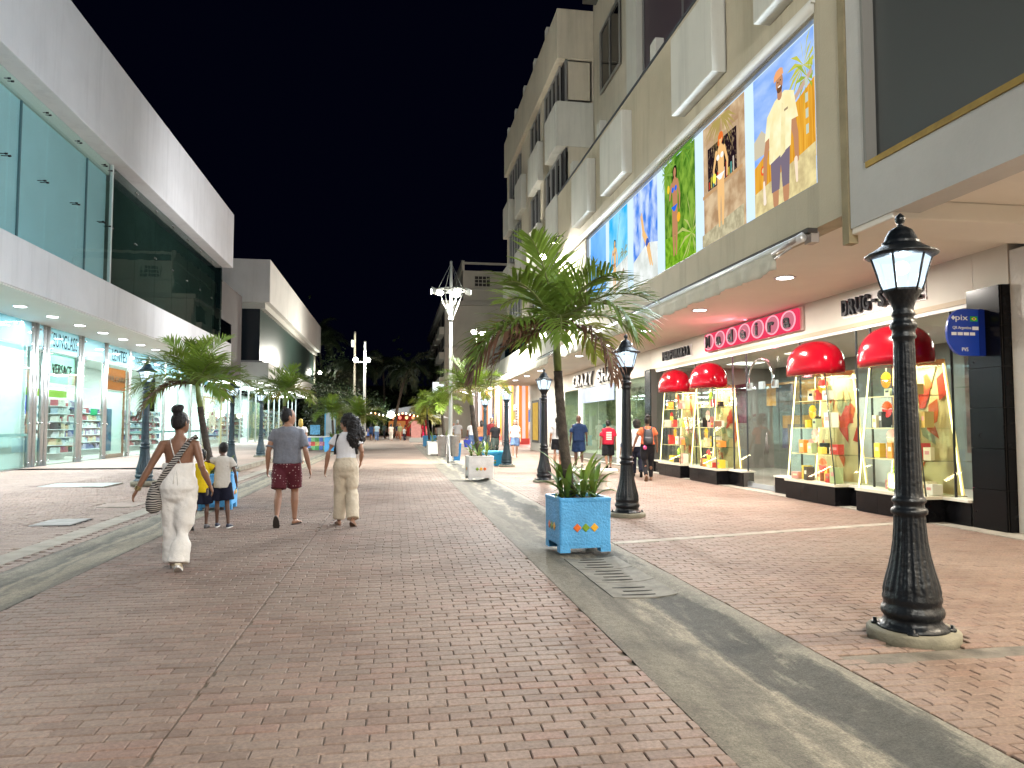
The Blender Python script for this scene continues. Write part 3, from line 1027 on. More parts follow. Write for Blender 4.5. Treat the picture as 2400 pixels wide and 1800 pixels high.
LB0, LB1, LZ0, LZ1 = 8.71, 20.5, 4.65, 6.92
bpart(r1, 'fascia', [(FX, FX + .3, 8.12, LB0, 4.08, 9.3), (FX, FX + .3, LB1, 24.15, 4.08, 9.3), (FX, FX + .3, LB0, LB1, 4.08, LZ0), (FX, FX + .3, LB0, LB1, LZ1, 9.3)], beige_d)
mb = MB()
mb.tube([(FX - .03, LB0 - .02, 7.0), (FX - .03, 24.1, 7.0)], .075, 10)
mb.box(FX - .06, FX + .0, LB0 - .05, 24.1, 7.05, 7.10)
part('moulding', mb, M('moulding_white', (.62, .61, .55), .7), r1, True)
bpart(r1, 'parapet_cap', [(FX - .03, FX + .33, 8.12, 24.1, 9.3, 9.35)], M('cap_dark', (.06, .07, .085), .6))
bpart(r1, 'pilaster', [(FX - .0, FX + .18, y, y + .35, 9.35, 9.75) for y in (14.6, 18.9, 22.0)], beige_l)
bpart(r1, 'corner_strip', [(FX - .02, FX + .1, 8.04, 8.17, 3.7, 12)], M('corner_ochre', (.26, .21, .12), .8, var=.2, vs=3))
for (a, b) in ((11.28, 13.1), (16.22, 18.06), (19.38, 21.15), (8.0 + .25, 9.85)):
    mb = MB(); mb.box(5.14, FX, a, b, 7.38, 8.87)
    part('balcony_box', mb, beige_l, r1, True, bevel=.015)
bpart(r1, 'terrace_floor', [(FX + .3, 6.7, 8.2, 24.15, 8.8, 8.9)], beige)
XU = 6.68
bpart(r1, 'upper_wall', [(XU, 12, 8.1, 24.15, 8.9, 19)], beige)
bpart(r1, 'wall_pier', [(XU - .22, XU, 18.95, 19.85, 8.9, 19)], beige_l)
# dark upper window wall and a two-leaf window
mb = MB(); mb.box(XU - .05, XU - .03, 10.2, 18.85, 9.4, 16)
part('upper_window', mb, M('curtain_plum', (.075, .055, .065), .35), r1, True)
bpart(r1, 'window_frame', [(XU - .09, XU - .06, y, y + .07, 9.4, 16) for y in (10.3, 13.1, 16.0, 18.75)], frame_al)
mb = MB(); mb.box(XU - .04, XU - .02, 21.0, 23.05, 12.5, 14.5)
w = part('window', mb, win_dark, r1, True)
bpart(w, 'window_frame', [(XU - .09, XU - .05, 20.95, 23.1, 12.42, 12.5), (XU - .09, XU - .05, 20.95, 23.1, 14.5, 14.58), (XU - .09, XU - .05, 20.94, 21.0, 12.5, 14.5), (XU - .09, XU - .05, 23.05, 23.11, 12.5, 14.5), (XU - .08, XU - .05, 22.0, 22.05, 12.5, 14.5)], frame_al)

# wing with bands of windows
YW, YE = 24.17, 36.65
bpart(r1, 'wing_wall', [(5.78, 12, YW + .02, YE, 4.2, 14.2)], beige)
bpart(r1, 'wing_parapet', [(FX, 12, YW, YE, 14.15, 15.9)], beige, bevel=.02)
bpart(r1, 'roof_post', [(FX + .05, FX + .35, y, y + .3, 15.9, 16.35) for y in (26.2, 28.6, 31.0, 33.4, 35.6)], beige_l)
bpart(r1, 'roof_stair', [(6.2, 9, 22, 23.8, 15.9, 17.2)], M('roof_dark', (.10, .095, .085), .8))
def window_band(z0, z1, spans, tint=win_dark):
    for (a, b) in spans:
        mb = MB(); mb.box(5.66, 5.68, a, b, z0, z1)
        w = part('window', mb, tint, r1, True)
        n = max(2, int(round((b - a) / .75)))
        bx = [(5.6, 5.655, a + (b - a) * k / n - .03, a + (b - a) * k / n + .03, z0, z1) for k in range(n + 1)]
        bx += [(5.6, 5.655, a, b, z0 - .05, z0), (5.6, 5.655, a, b, z1, z1 + .05)]
        bpart(w, 'window_frame', bx, frame_al)
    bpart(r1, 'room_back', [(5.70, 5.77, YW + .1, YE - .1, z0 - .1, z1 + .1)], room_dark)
window_band(12.68, 14.1, ((24.75, 27.4), (28.0, 30.4), (32.4, 36.2)))
window_band(9.45, 10.95, ((24.75, 27.9), (28.6, 31.0), (32.4, 36.2)))
window_band(6.1, 7.6, ((25.0, 29.6), (33.0, 36.2)))
# piers between windows, and the staggered boxes
for (a, b) in ((27.42, 27.98), (30.42, 32.38), (36.22, 36.64)):
    bpart(r1, 'wing_pier', [(5.56, 5.78, a, b, 4.2, 14.15)], beige)
for (a, b, z0, z1) in ((24.235, 26.1, 11.05, 12.62), (27.45, 29.6, 10.95, 12.5), (31.2, 33.0, 10.95, 12.5), (34.8, 36.65, 10.95, 12.5), (24.235, 26.0, 7.7, 9.4), (27.6, 29.9, 7.7, 9.35), (31.2, 33.0, 7.7, 9.35), (34.8, 36.65, 7.7, 9.35), (26.6, 28.6, 4.95, 6.05)):
    mb = MB(); mb.box(FX - .06, 5.78, a, b, z0, z1)
    part('balcony_box', mb, beige_l, r1, True, bevel=.03)
# end of the wing facing up the street
bpart(r1, 'wing_end_box', [(FX - .01, 6.66, YW - .02, YW + .06, 11.05, 12.62)], beige_l)
amber = EM('amber_room', (.55, .26, .06), .30)
mb = MB(); mb.box(5.72, 6.6, YW + .14, YW + .15, 12.7, 14.05)
w = part('window', mb, amber, r1, True, label='dim amber window with a small lamp')
mb = MB(); mb.box(6.1, 6.5, YW + .10, YW + .13, 12.88, 12.98)
part('room_lamp', mb, EM('room_lamp', (1, .72, .2), 2.0), w, True)
bpart(w, 'window_frame', [(5.68, 5.74, YW + .02, YW + .1, 12.66, 14.1), (6.56, 6.62, YW + .02, YW + .1, 12.66, 14.1), (5.74, 6.56, YW + .02, YW + .1, 14.05, 14.1), (5.74, 6.56, YW + .02, YW + .1, 12.62, 12.7)], frame_al)
mb = MB(); mb.box(5.72, 6.6, YW + .08, YW + .1, 9.5, 10.9)
part('window', mb, win_dark, r1, True)
# podium past the wing
bpart(r1, 'podium_fascia', [(FX, FX + .3, 24.16, 46.8, 4.08, 4.9), (FX, 9, 37.0, 46.8, 6.3, 6.6)], beige_l)
mb = MB()
for k in range(7): mb.box(FX + .06, FX + .08, 29.8 + k * 1.0, 30.76 + k * 1.0, 4.92, 6.05)
part('podium_glazing', mb, GL('podium_glass', (.25, .45, .5), 1.0, wavy=.03), r1, True)
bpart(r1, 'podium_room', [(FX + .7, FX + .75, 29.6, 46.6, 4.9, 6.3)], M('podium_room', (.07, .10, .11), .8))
# soffit
bpart(r1, 'soffit', [(FX + .3, 8.95, 8.12, 46.8, 4.10, 4.16)], soff_r)
bpart(r1, 'shop_header', [(8.6, 8.9, 9.84, 24.05, 3.4, 4.1)], wall_r)
bpart(r1, 'shop_header', [(8.603, 8.9, 9.185, 9.838, 3.525, 4.1)], wall_r)
bpart(r1, 'shop_header', [(8.6, 8.9, 24.09, 46.8, 3.25, 4.1)], wall_r)
bpart(r1, 'end_wall', [(8.6, 12, 37.0, 46.8, .0, 3.25)], M('end_wall_cream', (.62, .60, .54), .7, var=.05))
bpart(r1, 'header_trim', [(8.555, 8.6, 9.84, 24.05, 3.36, 3.44)], M('trim_tan', (.42, .33, .22), .6))
for k in range(9):
    y = 8.3 + 3.66 * (k + 1) - .05
    mb = MB(); mb.lathe([(0, -.004), (.14, -.004), (.15, .02)], 20, (6.72, y, 4.09))
    p = part('downlight_lens', mb, lens_em, r1, True)
    mb = MB(); mb.lathe([(.152, 0), (.19, -.005), (.19, .012), (.152, .012)], 20, (6.72, y, 4.088))
    part('downlight_ring', mb, M('ring_white', (.75, .73, .7), .5), p, True)
    lamp_light('AREA', (6.72, y, 4.06), 95, (1.0, .93, .84), .28, aim=(6.72, y, 0), name='downlight')

# ------------------------------------------------------------------ backlit billboard with six printed posters
lb = thing('billboard', 'long backlit billboard of six holiday posters set in the fascia above the awning', 'billboard', (FX, 14.6, 4.65))
mb = MB(); mb.box(FX + .10, FX + .16, LB0, LB1, LZ0, LZ1)
part('light_panel', mb, EM('panel_white_blue', (.66, .84, 1.0), 1.15), lb, True)
mb = MB()
for b in ((LB0 - .0, LB0 + .03, LZ0, LZ1), (LB1 - .03, LB1, LZ0, LZ1), (LB0, LB1, LZ0, LZ0 + .03), (LB0, LB1, LZ1 - .03, LZ1)):
    mb.box(FX + .03, FX + .099, b[0], b[1], b[2], b[3])
part('frame', mb, frame_al, lb, True)
def EMN(name, c1, c2, scale, s=.95, stretch=(1, 1, 1), lo=.35, hi=.65, detail=4):
    if name in MATS: return MATS[name]
    s *= 1.22
    m = EM(name, c1, s); nt = m.node_tree
    e = [n for n in nt.nodes if n.type == 'EMISSION'][0]
    tc = nd(nt, 'ShaderNodeTexCoord'); mp = nd(nt, 'ShaderNodeMapping')
    mp.inputs['Scale'].default_value = stretch
    nt.links.new(tc.outputs['Object'], mp.inputs[0])
    n = nd(nt, 'ShaderNodeTexNoise', Scale=scale, Detail=float(detail))
    nt.links.new(mp.outputs[0], n.inputs['Vector'])
    mr = nd(nt, 'ShaderNodeMapRange'); mr.inputs[1].default_value = lo; mr.inputs[2].default_value = hi
    nt.links.new(n.outputs['Fac'], mr.inputs[0])
    mx = nd(nt, 'ShaderNodeMix', data_type='RGBA')
    mx.inputs[6].default_value = c4(c1); mx.inputs[7].default_value = c4(c2)
    nt.links.new(mr.outputs[0], mx.inputs[0]); nt.links.new(mx.outputs[2], e.inputs[0])
    return m
class Print:
    """flat print: coloured shapes laid a hair apart on a lit sheet"""
    def __init__(s, yl, yr, z0, z1, x, top=None):
        s.yl, s.yr, s.z0, s.z1, s.x = yl, yr, z0, z1, x
        s.mb = MB(); s.m = []; s.k = 0; s.asp = (yl - yr) / (z1 - z0)
    def mi(s, m):
        if m not in s.m: s.m.append(m)
        return s.m.index(m)
    def P(s, u, v):
        return (s.x - .0012 * s.k, s.yl - u * (s.yl - s.yr), s.z0 + v * (s.z1 - s.z0))
    def poly(s, uv, m):
        s.k += 1
        s.mb.add([s.P(u, v) for u, v in uv], [tuple(range(len(uv)))], s.mi(m))
    def rect(s, u0, v0, u1, v1, m): s.poly([(u0, v0), (u1, v0), (u1, v1), (u0, v1)], m)
    def ell(s, u, v, ru, rv, m, n=14): s.poly([(u + ru * math.cos(2 * PI * k / n) / s.asp, v + rv * math.sin(2 * PI * k / n)) for k in range(n)], m)
    def limb(s, p, q, r1, r2, m):
        dx, dy = (q[0] - p[0]) * s.asp, q[1] - p[1]
        a = math.atan2(dy, dx); pts = []
        for k in range(7):
            t = a + PI / 2 + PI * k / 6; pts.append((p[0] + r1 * math.cos(t) / s.asp, p[1] + r1 * math.sin(t)))
        for k in range(7):
            t = a - PI / 2 + PI * k / 6; pts.append((q[0] + r2 * math.cos(t) / s.asp, q[1] + r2 * math.sin(t)))
        s.poly(pts, m)
    def done(s, name, parent, label=None):
        return part(name, s.mb, s.m, parent, True, label=label)
def EP(n, c, q): return EM(n, c, q * 1.22)
sk_d = EP('print_skin_dark', (.30, .12, .05), .95); sk_g = EP('print_skin_gold', (.80, .48, .20), 1.0); sk_t = EP('print_skin_tan', (.52, .24, .12), .9)
def bather(p, cx, top, h, skin, suit, hair, hc=None, arm=None):
    """standing figure in swimwear, feet at top-h"""
    f = lambda v: top - h * v
    if hair: p.limb((cx, f(.055)), (cx - .02, f(.27 if hc else .1)), .062 * h, .05 * h, hair)
    p.ell(cx, f(.07), .036 * h, .052 * h, skin)
    if not hc and hair: p.ell(cx, f(.035), .05 * h, .04 * h, hair)
    p.limb((cx, f(.11)), (cx, f(.2)), .022 * h, .03 * h, skin)
    p.limb((cx, f(.2)), (cx + .01, f(.46)), .075 * h, .065 * h, skin)
    for s_ in (-1, 1):
        p.limb((cx + s_ * .03, f(.47)), (cx + s_ * .05, f(.73)), .055 * h, .034 * h, skin)
        p.limb((cx + s_ * .05, f(.73)), (cx + s_ * .045, f(.97)), .034 * h, .018 * h, skin)
        e = (cx + s_ * .17, f(.36)); w_ = (cx + s_ * (.16 if s_ > 0 else .13), f(.5))
        if arm and s_ < 0: e, w_ = (cx - .16, f(.33)), (cx - .13, f(.2))
        p.limb((cx + s_ * .1, f(.19)), e, .026 * h, .02 * h, skin)
        p.limb(e, w_, .02 * h, .014 * h, skin)
    for s_ in (-1, 1): p.ell(cx + s_ * .05, f(.255), .036 * h, .03 * h, suit)
    p.poly([(cx - .1, f(.44)), (cx + .11, f(.44)), (cx + .03, f(.5)), (cx - .02, f(.5))], suit)
PX = FX + .095
sky1 = EMN('print_sky', (.16, .34, .80), (.42, .58, .92), 1.2, .95, (1, 1, 2.5))
sand = EMN('print_sand', (.80, .68, .34), (.55, .44, .22), 6, .95)
leafy = EMN('print_leafy', (.04, .14, .01), (.24, .42, .05), 5, .95, (1, 1.5, .8))
grassy = EMN('print_grass', (.10, .26, .01), (.24, .48, .03), 9, .95)
cyan = EMN('print_cyan', (.03, .42, .80), (.30, .70, .90), 1.5, 1.0)
pale_s = EMN('print_pale_sand', (.82, .86, .84), (.60, .64, .60), 3, 1.0)
cloud = EMN('print_cloud', (.05, .20, .72), (.60, .72, .90), 2.2, 1.0, (1, 1.6, 1))
deepb = EMN('print_deepblue', (.10, .34, .85), (.22, .52, .95), 1.0, 1.0)
wood = EMN('print_wood', (.62, .26, .02), (.80, .42, .05), 3, .95, (1, 8, .5))
bark = EMN('print_barkwall', (.42, .26, .14), (.70, .52, .32), 4, .9)
bottles = EMN('print_bottles', (.02, .01, .015), (.5, .35, .2), 14, .8, (1, 1.6, 1), .55, .75)
Z0, Z1 = LZ0 + .05, LZ1 - .05
def fronds2d(p, cx, cy, n, r, m, seed, a0=0, a1=2 * PI):
    r_ = random.Random(seed)
    for k in range(n):
        a = a0 + (a1 - a0) * (k + r_.random() * .6) / n; l = r * r_.uniform(.6, 1.1)
        ex, ey = cx + l * math.cos(a) / p.asp, cy + l * math.sin(a) - .25 * l * abs(math.cos(a))
        mx_, my_ = (cx + ex) / 2, (cy + ey) / 2 + .12 * l
        ex, mx_ = min(1, max(0, ex)), min(1, max(0, mx_)); ey, my_ = min(1, max(0, ey)), min(1, max(0, my_))
        p.poly([(cx, cy), (mx_, my_ + .012), (ex, ey), (mx_, my_ - .02)], m)
# 1 man in a cream shirt by a beach hut
p = Print(10.56, 8.87, Z0, Z1, PX); p.rect(0, 0, 1, 1, sky1)
p.poly([(0, .36), (.3, .44), (.62, .58), (1, .68), (1, .18), (0, .14)], wood)
p.poly([(0, .42), (.0, .55), (.14, .6), (.3, .5), (.3, .42)], EP('print_boat', (.62, .55, .40), .9))
p.ell(.16, .31, .035, .035, EP('print_ring', (.8, .12, .03), .95)); p.ell(.16, .31, .018, .018, sand)
p.poly([(0, 0), (1, 0), (1, .27), (0, .17)], sand)
frg = EP('print_palm', (.50, .50, .08), 1.0)
fronds2d(p, .86, .80, 15, .26, frg, 3)
fronds2d(p, .92, .70, 10, .2, EP('print_palm2', (.30, .40, .05), 1.0), 4)
p.poly([(.62, .60), (1, .74), (1, .70), (.64, .565)], EP('print_eave', (.55, .38, .28), .95))
for k in range(4): p.rect(.90 - .0 * k, .34 + .1 * k, .94, .40 + .1 * k, EP('print_shell', (.55, .62, .5), .9))
man_skin = EP('print_man_skin', (.47, .23, .12), 1.0); cream = EMN('print_shirt', (.82, .72, .38), (.92, .84, .55), 4, 1.0)
for s_ in (-1, 1):
    p.limb((.50 + s_ * .085, .16), (.50 + s_ * .085, .02), .045, .035, man_skin)
p.poly([(.34, .34), (.66, .34), (.64, .10), (.53, .10), (.51, .26), (.48, .10), (.35, .10)], EP('print_shorts', (.20, .16, .21), .9))
p.limb((.34, .56), (.25, .36), .04, .028, man_skin); p.limb((.25, .36), (.24, .20), .028, .022, man_skin)
p.limb((.68, .58), (.76, .38), .04, .03, man_skin); p.limb((.76, .38), (.77, .22), .03, .022, man_skin)
p.poly([(.33, .30), (.68, .34), (.70, .50), (.80, .49), (.74, .68), (.60, .73), (.44, .71), (.30, .64), (.25, .48), (.33, .49)], cream)
p.limb((.52, .72), (.52, .77), .03, .03, man_skin); p.ell(.52, .81, .047, .066, man_skin)
p.ell(.522, .764, .034, .026, EP('print_beard', (.15, .07, .035), .9)); p.ell(.522, .781, .018, .006, EP('print_smile', (.9, .85, .8), 1.0)); p.ell(.50, .815, .008, .005, EP('print_eye', (.05, .03, .02), .9)); p.ell(.545, .818, .008, .005, EP('print_eye', (.05, .03, .02), .9)); p.limb((.525, .81), (.53, .795), .006, .009, EP('print_nose', (.38, .17, .085), 1.0)); p.poly([(.52, .30), (.60, .32), (.62, .62), (.56, .66)], EMN('print_shirt_fold', (.74, .63, .31), (.84, .75, .43), 5, 1.0)); p.poly([(.33, .31), (.40, .31), (.42, .60), (.36, .55)], EMN('print_shirt_fold', (.74, .63, .31), (.84, .75, .43), 5, 1.0)); p.rect(.60, .585, .66, .60, EP('print_chestmark', (.35, .25, .15), .9))
p.poly([(.44, .83), (.6, .845), (.59, .885), (.55, .9), (.48, .895), (.445, .87)], EP('print_cap', (.78, .36, .16), 1.0))
p.limb((.24, .2), (.25, .06), .012, .02, EP('print_shoe', (.85, .72, .6), 1.0)); p.limb((.77, .22), (.78, .08), .02, .012, EP('print_shoe2', (.85, .68, .52), 1.0))
p.done('poster', lb, 'poster of a smiling man in a cream shirt and cap by a beach hut')
# 2 bather in front of a bar window
p = Print(12.47, 10.86, Z0, Z1, PX); p.rect(0, 0, 1, 1, bark)
p.rect(.08, .42, .86, .84, EP('print_frame', (.52, .36, .22), .9)); p.rect(.12, .45, .82, .80, bottles)
for k in range(12): p.rect(.14 + k * .055, .46, .17 + k * .055, .52 + .03 * (k % 3), EP('print_bottle%d' % (k % 4), ((.5, .05, .03), (.55, .45, .08), (.1, .35, .3), (.6, .5, .4))[k % 4], .9))
p.poly([(.0, .43), (.96, .47), (.96, .44), (0, .40)], EP('print_sillwood', (.55, .33, .16), .9))
fronds2d(p, .5, .97, 16, .3, EP('print_thatch', (.42, .32, .10), .9), 8, PI, 2 * PI)
p.poly([(0, 0), (1, 0), (1, .16), (0, .10)], EMN('print_floor', (.62, .56, .36), (.4, .35, .22), 9, .9))
bather(p, .50, .84, .76, sk_g, EP('print_white_suit', (.95, .93, .82), 1.0), EP('print_orange_hair', (.72, .16, .03), 1.0))
p.ell(.36, .5, .035, .04, EP('print_drink', (.85, .8, .1), 1.0))
p.done('poster', lb, 'poster of an orange haired bather standing before a beach bar')
# 3 bather among green leaves
p = Print(14.44, 12.85, Z0, Z1, PX); p.rect(0, 0, 1, 1, leafy)
p.poly([(0, 0), (1, 0), (1, .24), (0, .30)], grassy)
for k, (a, b) in enumerate(((.9, .2), (.95, .95), (.1, .9), (.7, 1.0))):
    fronds2d(p, a, b, 12, .42, EP('print_frond%d' % k, ((.46, .50, .16), (.16, .34, .04), (.20, .38, .06), (.10, .26, .03))[k], .95), 20 + k)
bather(p, .46, .90, .84, sk_t, EP('print_blue_suit', (.02, .14, .70), 1.0), EP('print_black_hair', (.012, .008, .008), .8), True, True)
p.ell(.27, .72, .03, .04, EP('print_fruit', (.85, .55, .04), 1.0)); p.ell(.60, .40, .04, .045, EP('print_fruit2', (.85, .42, .03), 1.0))
p.done('poster', lb, 'poster of a bather in blue among green palm leaves')
# 4 diver in blue
p = Print(16.48, 14.86, Z0, Z1, PX); p.rect(0, 0, 1, 1, cloud)
p.poly([(0, 0), (1, 0), (1, .34), (.6, .40), (0, .28)], pale_s)
p.limb((.34, .72), (.44, .52), .012, .022, sk_g); p.limb((.38, .74), (.47, .52), .012, .022, sk_g)
p.limb((.45, .52), (.62, .38), .04, .045, sk_g); p.limb((.6, .40), (.66, .34), .045, .04, EP('print_trunks', (.05, .1, .4), 1))
p.limb((.62, .34), (.72, .16), .03, .016, sk_g); p.limb((.66, .36), (.80, .14), .026, .014, sk_g)
p.done('poster', lb, 'poster of a diver upside down in a blue splash')
# 5 figure with a pole on a beach
p = Print(18.46, 16.9, Z0, Z1, PX); p.rect(0, 0, 1, 1, cyan)
p.poly([(0, 0), (1, 0), (1, .42), (0, .34)], pale_s)
fronds2d(p, .82, .48, 14, .2, EP('print_farpalm', (.30, .36, .25), .9), 31)
bather(p, .36, .70, .64, sk_g, EP('print_tan_suit', (.5, .25, .15), .9), EP('print_black_hair', (.012, .008, .008), .8), True)
p.limb((.46, .55), (.70, .95), .005, .004, EP('print_pole', (.2, .15, .1), .9))
p.poly([(.45, .12), (.85, .30), (.9, .26), (.5, .08)], EP('print_log', (.45, .36, .28), .9))
p.done('poster', lb, 'poster of a bather with a long pole on a pale beach')
# 6 blue sea and sky
p = Print(20.3, 18.76, Z0, Z1, PX); p.rect(0, 0, 1, 1, deepb)
p.poly([(0, 0), (1, 0), (1, .18), (0, .2)], pale_s); fronds2d(p, .6, .25, 10, .16, EP('print_farpalm', (.30, .36, .25), .9), 35)
p.done('poster', lb, 'poster of plain blue sky over a beach')
for k in range(4):
    y = 10.2 + 2.95 * k
    lamp_light('AREA', (FX - .02, y, 5.8), 90, (.72, .86, 1.0), 2.4, aim=(0, y, 5.6), size_y=2.0, name='billboard_light')

# printed sheet lit by a floodlight further along the fascia
ws = thing('wall_poster', 'white printed sheet with pink figures fixed to the fascia behind the big palm crown', 'poster', (FX - .03, 22.6, 4.7))
mb = MB(); mb.box(FX - .03, FX - .01, 21.3, 23.8, 4.5, 5.9)
part('print', mb, M('sheet_white', (.8, .8, .8), .6), ws, True)
mb = MB()
for (y, z, r_) in ((22.9, 5.2, .28), (22.3, 5.45, .22), (21.9, 5.0, .25)): mb.ell((FX - .032, y, z), (.004, r_ * .6, r_), 14, 10)
part('figure_print', mb, M('sheet_pink', (.62, .22, .20), .6, var=.4, vs=5), ws, True)

# ------------------------------------------------------------------ awning rolled up under the fascia
alu = M('awning_rail', (.72, .72, .70), .35, .5)
canvas_m = M('awning_canvas', (.52, .48, .39), .9, var=.12, vs=3, bump=.3, bs=14)
def awning(label, ya, yb, seed):
    t = thing('awning', label, 'awning', (5.2, (ya + yb) / 2, 3.9), group='rolled awnings under the fascia')
    mb = MB(); mb.tube([(5.2, ya - .6, 3.94), (5.2, yb, 3.94)], .055, 12)
    part('roller', mb, alu, t, True)
    mb = MB(); mb.box(5.24, 5.38, ya - .65, yb, 4.0, 4.06)
    part('cassette', mb, M('cassette_dark', (.04, .035, .03), .7), t, True)
    r_ = random.Random(seed); n = int((yb - ya) / .09); vs = []; fs = []
    for i in range(n + 1):
        y = ya + (yb - ya) * i / n
        w1 = .018 * math.sin(y * 9.1) + .012 * math.sin(y * 23 + 1) + r_.gauss(0, .003)
        dz = .012 * math.sin(y * 4.2)
        for (dx, z) in ((0, 3.91), (-.01, 3.8), (-.012, 3.7), (-.01, 3.635 + dz)):
            k = (3.94 - z) / .3
            vs.append((5.16 + dx + w1 * k * 1.6, y, z))
    for i in range(n):
        for j in range(3):
            fs.append((i * 4 + j, i * 4 + j + 1, (i + 1) * 4 + j + 1, (i + 1) * 4 + j))
    mb = MB(); mb.add(vs, fs, 0, True)
    o = part('valance', mb, canvas_m, t, True)
    s_ = o.modifiers.new('thick', 'SOLIDIFY'); s_.thickness = .006
    for ye in (ya - .55, yb - .15):
        mb = MB(); mb.tube([(5.36, ye, 3.98), (5.24, ye + .02, 3.99), (5.1, ye + .1, 3.9)], .04, 8); mb.box(5.3, 5.41, ye - .08, ye + .08, 3.88, 4.02)
        mb.tube([(5.12, ye + .1, 3.9), (5.1, ye + .55, 3.86)], .022, 8); mb.tube([(5.12, ye + .1, 3.84), (5.14, ye + .55, 3.8)], .016, 8)
        part('arm', mb, M('awning_arm', (.40, .36, .33), .5, .4), t, True)
    return t
awning('beige rolled awning with wavy valance under the billboard, above the red sign', 9.35, 23.6, 4)
awning('second beige rolled awning further along, above the shop with silver letters', 24.6, 38.0, 5)
awning('third beige rolled awning, farthest along the fascia toward the striped columns', 38.9, 46.6, 6)

# ------------------------------------------------------------------ nearest building: white stucco with a dark panel
r0 = thing('stucco_building', 'white stucco building at the near right with a big dark panel and ochre ledge', 'building', (7.5, 0, 0))
bpart(r0, 'fascia', [(FX, FX + .35, -9, 8.03, 3.87, 4.55), (FX, FX + .35, 7.72, 8.03, 4.55, 12), (FX, FX + .35, -9, 7.72, 9.5, 12)], M('stucco_grey', (.50, .485, .455), .85, var=.07, vs=1.2, bump=.10, bs=28))
bpart(r0, 'dark_panel', [(FX + .12, FX + .2, -9, 7.7, 4.6, 9.5)], M('panel_grey', (.06, .064, .062), .4, var=.05, vs=.3))
bpart(r0, 'panel_seam', [(FX + .105, FX + .12, y, y + .02, 4.62, 9.5) for y in (2.6, 5.3)], M('seam', (.05, .05, .05), .6))
bpart(r0, 'ochre_ledge', [(FX - .02, FX + .13, -9, 7.7, 4.50, 4.57)], M('ochre', (.30, .19, .03), .6, var=.3, vs=4))
bpart(r0, 'jamb', [(FX - .015, FX + .12, 7.68, 7.73, 4.57, 9.5)], M('jamb_grey', (.22, .21, .19), .7))
bpart(r0, 'soffit', [(FX + .35, 8.62, -9, 8.1, 4.02, 4.08)], soff_r)
bpart(r0, 'beam', [(FX + .02, 8.6, 7.3, 8.1, 3.80, 4.02), (FX + .36, 8.6, 5.6, 6.3, 3.90, 4.02)], soff_r, bevel=.015)
bpart(r0, 'wall', [(8.62, 9.3, -9, 9.18, 0, 4.0)], stucco)
for y in (-4, 0.5, 4.6):
    lamp_light('AREA', (6.9, y, 3.99), 120, (1.0, .87, .68), .4, aim=(6.9, y, 0), name='soffit_lamp')
    mb = MB(); mb.lathe([(0, -.004), (.16, -.004), (.17, .02)], 16, (6.9, y, 4.0))
    part('downlight_lens', mb, EM('warm_lens', (1, .87, .68), 9.0), r0, True)
# ------------------------------------------------------------------ perfume shop front with glass display towers
XW = 8.6
tile_b = M('black_tile', (.005, .005, .006), .22, var=.4, vs=3, spec=.15)
grout = M('tile_joint', (.05, .045, .04), .6)
sh = thing('perfume_shop', 'glass perfume shop front with black tiled base, pillar and lit sign band', 'shop front', (XW, 17, 0))
clear = GL('clear_glass', (.93, .965, .93), 1.0, wavy=.01)
# base: black tiles one by one
def tiles(root, x, ya, yb, z0, z1, wy, hz, thick=.03, face='x'):
    ny = max(1, round((yb - ya) / wy)); nz = max(1, round((z1 - z0) / hz))
    for i in range(ny):
        for j in range(nz):
            a, b = ya + (yb - ya) * i / ny + .003, ya + (yb - ya) * (i + 1) / ny - .003
            c, d = z0 + (z1 - z0) * j / nz + .003, z0 + (z1 - z0) * (j + 1) / nz - .003
            mb = MB()
            if face == 'x': mb.box(x, x + thick, a, b, c, d)
            else: mb.box(a, b, x, x + thick, c, d)
            part('tile', mb, tile_b, root, True)
bpart(sh, 'plinth', [(8.48, 8.75, 9.84, 15.6, .0, .36), (8.48, 8.75, 17.15, 24.0, 0, .36)], grout)
tiles(sh, 8.455, 9.86, 15.6, .01, .36, .58, .36)
tiles(sh, 8.455, 17.15, 23.5, .01, .36, .58, .36)
bpart(sh, 'pillar', [(8.5, 8.95, 9.22, 9.83, 0, 3.52), (8.4, 8.95, 23.5, 24.06, 0, 3.4)], grout)
tiles(sh, 8.47, 9.22, 9.83, .01, 3.52, .61, .585)
tiles(sh, 9.19, 8.5, 8.9, .01, 3.52, .4, .585, .03, 'y')
tiles(sh, 8.37, 23.5, 24.06, .01, 3.4, .56, .57)
bpart(sh, 'sill', [(8.42, 8.8, 9.86, 15.58, .362, .40), (8.42, 8.8, 17.17, 23.5, .362, .40)], M('sill_white', (.72, .68, .58), .5))
bpart(sh, 'head_rail', [(8.57, 8.66, 9.84, 24.0, 3.30, 3.38)], M('rail_white', (.68, .66, .62), .5))
ys = [9.86, 10.32, 12.3, 12.72, 14.7, 15.6]
ys2 = [17.15, 17.9, 19.9, 20.3, 22.3, 23.5]
for L_ in (ys, ys2):
    for a, b in zip(L_[:-1], L_[1:]):
        mb = MB(); mb.box(XW - .008, XW + .008, a + .006, b - .006, .41, 3.29)
        part('shop_window', mb, clear, sh, True)
        mb = MB(); mb.box(XW - .02, XW + .02, a - .008, a + .005, .40, 3.3)
        part('mullion', mb, M('mullion_dark', (.06, .065, .07), .4, .5), sh, True)
